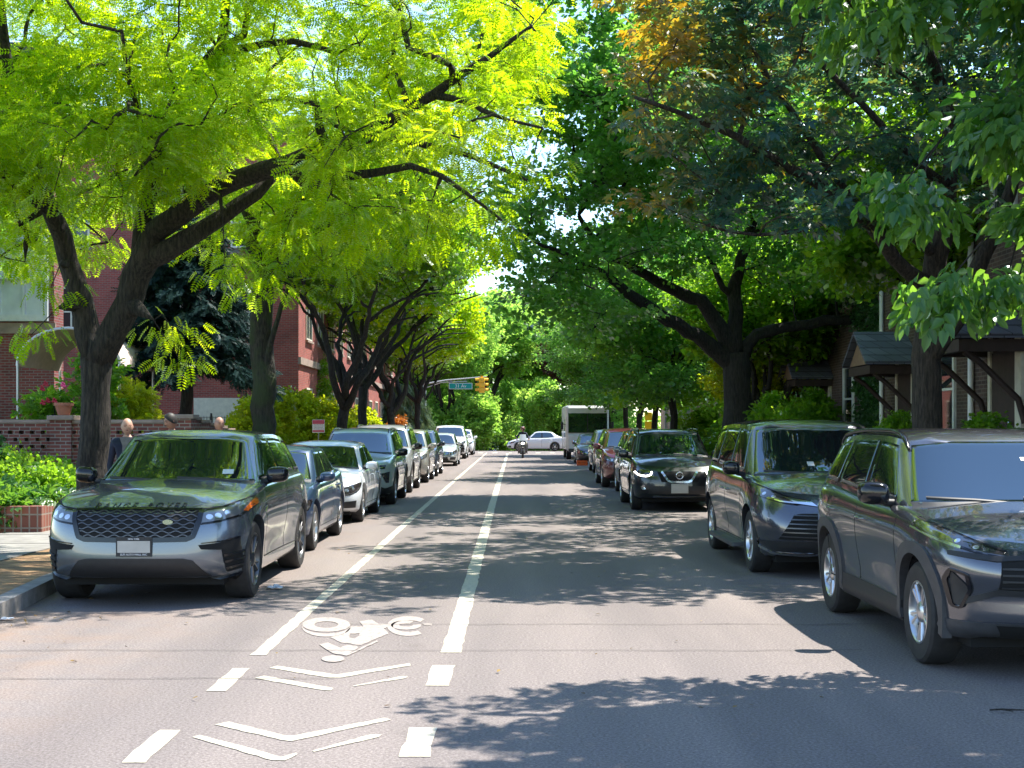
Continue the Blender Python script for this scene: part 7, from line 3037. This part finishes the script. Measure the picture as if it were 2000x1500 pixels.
# scooter rider
moto = thing('motorcycle', 'dark scooter with a lit headlamp riding toward the viewer', 'motorcycle', (.44, 77.4, 0))
mb = MB()
for (y, ) in ((0.0,), (1.35,)):
    mb.lathe([(.20, -.05), (.27, -.055), (.30, -.03), (.30, .03), (.27, .055), (.20, .05)], (0, y, .30), 'x', 26, True)
mb.build('tyre', M['tyre'], moto, .7)
mb = MB()
for y in (0, 1.35):
    mb.lathe([(.0, -.05), (.05, -.05), (.05, -.02), (.205, -.03), (.205, .03), (.05, .02), (.05, .05), (0, .05)], (0, y, .30), 'x', 20)
mb.build('rim', M['alloy_dark'], moto, .7)
mb = MB()
for sx in (-1, 1):
    mb.tube([(sx * .085, 0, .30), (sx * .085, .10, .60), (sx * .07, .25, .95)], .024, 8)
mb.tube([(-.36, .40, 1.04), (-.2, .30, 1.02), (0, .27, .98), (.2, .30, 1.02), (.36, .40, 1.04)], .016, 8)
mb.build('fork', M['alloy'], moto, .9)
mb = MB()
loft(mb, [(-.02, .10, .62, .78, .05), (.10, .17, .56, .98, .07), (.28, .21, .34, 1.02, .07), (.36, .20, .26, .92, .06), (.42, .17, .22, .46, .05), (.80, .17, .22, .40, .05), (.88, .16, .24, .74, .06), (1.3, .17, .34, .80, .07), (1.65, .10, .62, .82, .05)])
mb.ball((0, 0, .60), .15, .6, 1.5, .35)
mb.build('body', simple('scooter_dark', (.03, .03, .035), .2, coat=1.0), moto, .6)
mb = MB()
mb.ball((0, -.02, .84), .085, 1.1, .6, .8)
mb.build('headlight', M['lit'], moto, 1.2)
mb = MB()
mb.rbox((0, 1.12, .82), (.30, .72, .10), .04)
mb.build('seat', M['black_matt'], moto, .6)
mb = MB()
V = []
for i in range(9):
    x = -.22 + .44 * i / 8
    for j in range(5):
        V.append((x * (1 - .06 * j), .06 + .05 * j + .6 * x * x, 1.0 + .09 * j))
mb.add(V, [(i * 5 + j, i * 5 + j + 1, (i + 1) * 5 + j + 1, (i + 1) * 5 + j) for i in range(8) for j in range(4)])
mb.build('wind_screen', simple('pale_screen', (.45, .48, .50), .1, ior=1.5, coat=1), moto, 1.2)
mb = MB()
for sx in (-1, 1):
    mb.tube([(sx * .30, .36, 1.05), (sx * .38, .30, 1.22)], .008, 6)
    mb.ball((sx * .40, .29, 1.26), .06, 1.1, .4, .8)
mb.build('mirror', M['black_gloss'], moto, 1.0)
V3 = Vector
J = dict(pelvis=V3((0, 1.0, .95)), spine=V3((0, .97, 1.12)), chest=V3((0, .88, 1.34)), neck=V3((0, .83, 1.48)), headbase=V3((0, .81, 1.55)), head=V3((0, .79, 1.65)))
for s, sx in (('l', -1), ('r', 1)):
    J['hip_' + s] = V3((sx * .12, .96, .92))
    J['knee_' + s] = V3((sx * .26, .52, .80))
    J['ankle_' + s] = V3((sx * .23, .60, .35))
    J['toe_' + s] = V3((sx * .26, .43, .28))
    J['shoulder_' + s] = V3((sx * .19, .85, 1.41))
    J['elbow_' + s] = V3((sx * .33, .66, 1.16))
    J['wrist_' + s] = V3((sx * .34, .45, 1.08))
rd = figure('person', 'rider in a dark blue shirt and brown helmet seated on the scooter', (.44, 77.4, 0), 0, J, (NAVY, simple('pale_trousers', (.25, .23, .22), .9)), 0, 0)
mb = MB()
mb.ball((0, .80, 1.69), .135, 1, 1.1, .95, 20, 14)
mb.build('helmet', simple('helmet_brown', (.16, .05, .035), .25, coat=1), rd, 1.2)
# ------------------------------------------------------------------ light and camera
SUN_DIR = Vector((.46, .27, 1.0)).normalized()
w = bpy.data.worlds.new('World')
SC.world = w
w.use_nodes = True
t = w.node_tree
sk = t.nodes.new('ShaderNodeTexSky')
sk.sky_type = 'NISHITA'
sk.sun_disc = False
el = math.asin(SUN_DIR.z)
sk.sun_elevation = el
sk.sun_rotation = math.atan2(SUN_DIR.x, SUN_DIR.y)
sk.ozone_density = 3.0
sk.dust_density = 0.0
sk.air_density = 1.1
t.links.new(sk.outputs[0], t.nodes['Background'].inputs[0])
t.nodes['Background'].inputs[1].default_value = .15
L = bpy.data.lights.new('sun', 'SUN')
L.energy = 4.6
L.angle = math.radians(.5)
L.color = (1.0, .95, .87)
lo = bpy.data.objects.new('sun', L)
COL.objects.link(lo)
lo.rotation_euler = SUN_DIR.to_track_quat('Z', 'Y').to_euler()
lo.location = (20, 10, 40)
cam = bpy.data.cameras.new('camera')
cam.lens = 2650 / 2000 * 36
cam.sensor_width = 36
cam.shift_y = 88 / 2000
cam.shift_x = -6 / 2000
cam.clip_end = 5000
co = bpy.data.objects.new('camera', cam)
COL.objects.link(co)
co.location = (0, 0, 1.66)
co.rotation_euler = (PI / 2, 0, 0)
SC.camera = co
SC.view_settings.view_transform = 'Standard'
SC.view_settings.look = 'None'
SC.view_settings.gamma = 1
SC.view_settings.exposure = 1.45
SC.render.film_transparent = False
cy = SC.cycles
cy.use_denoising = True
cy.max_bounces = 10
cy.diffuse_bounces = 7
cy.glossy_bounces = 3
cy.transmission_bounces = 6
cy.transparent_max_bounces = 4
cy.caustics_reflective = False
cy.caustics_refractive = False
cy.sample_clamp_indirect = 6
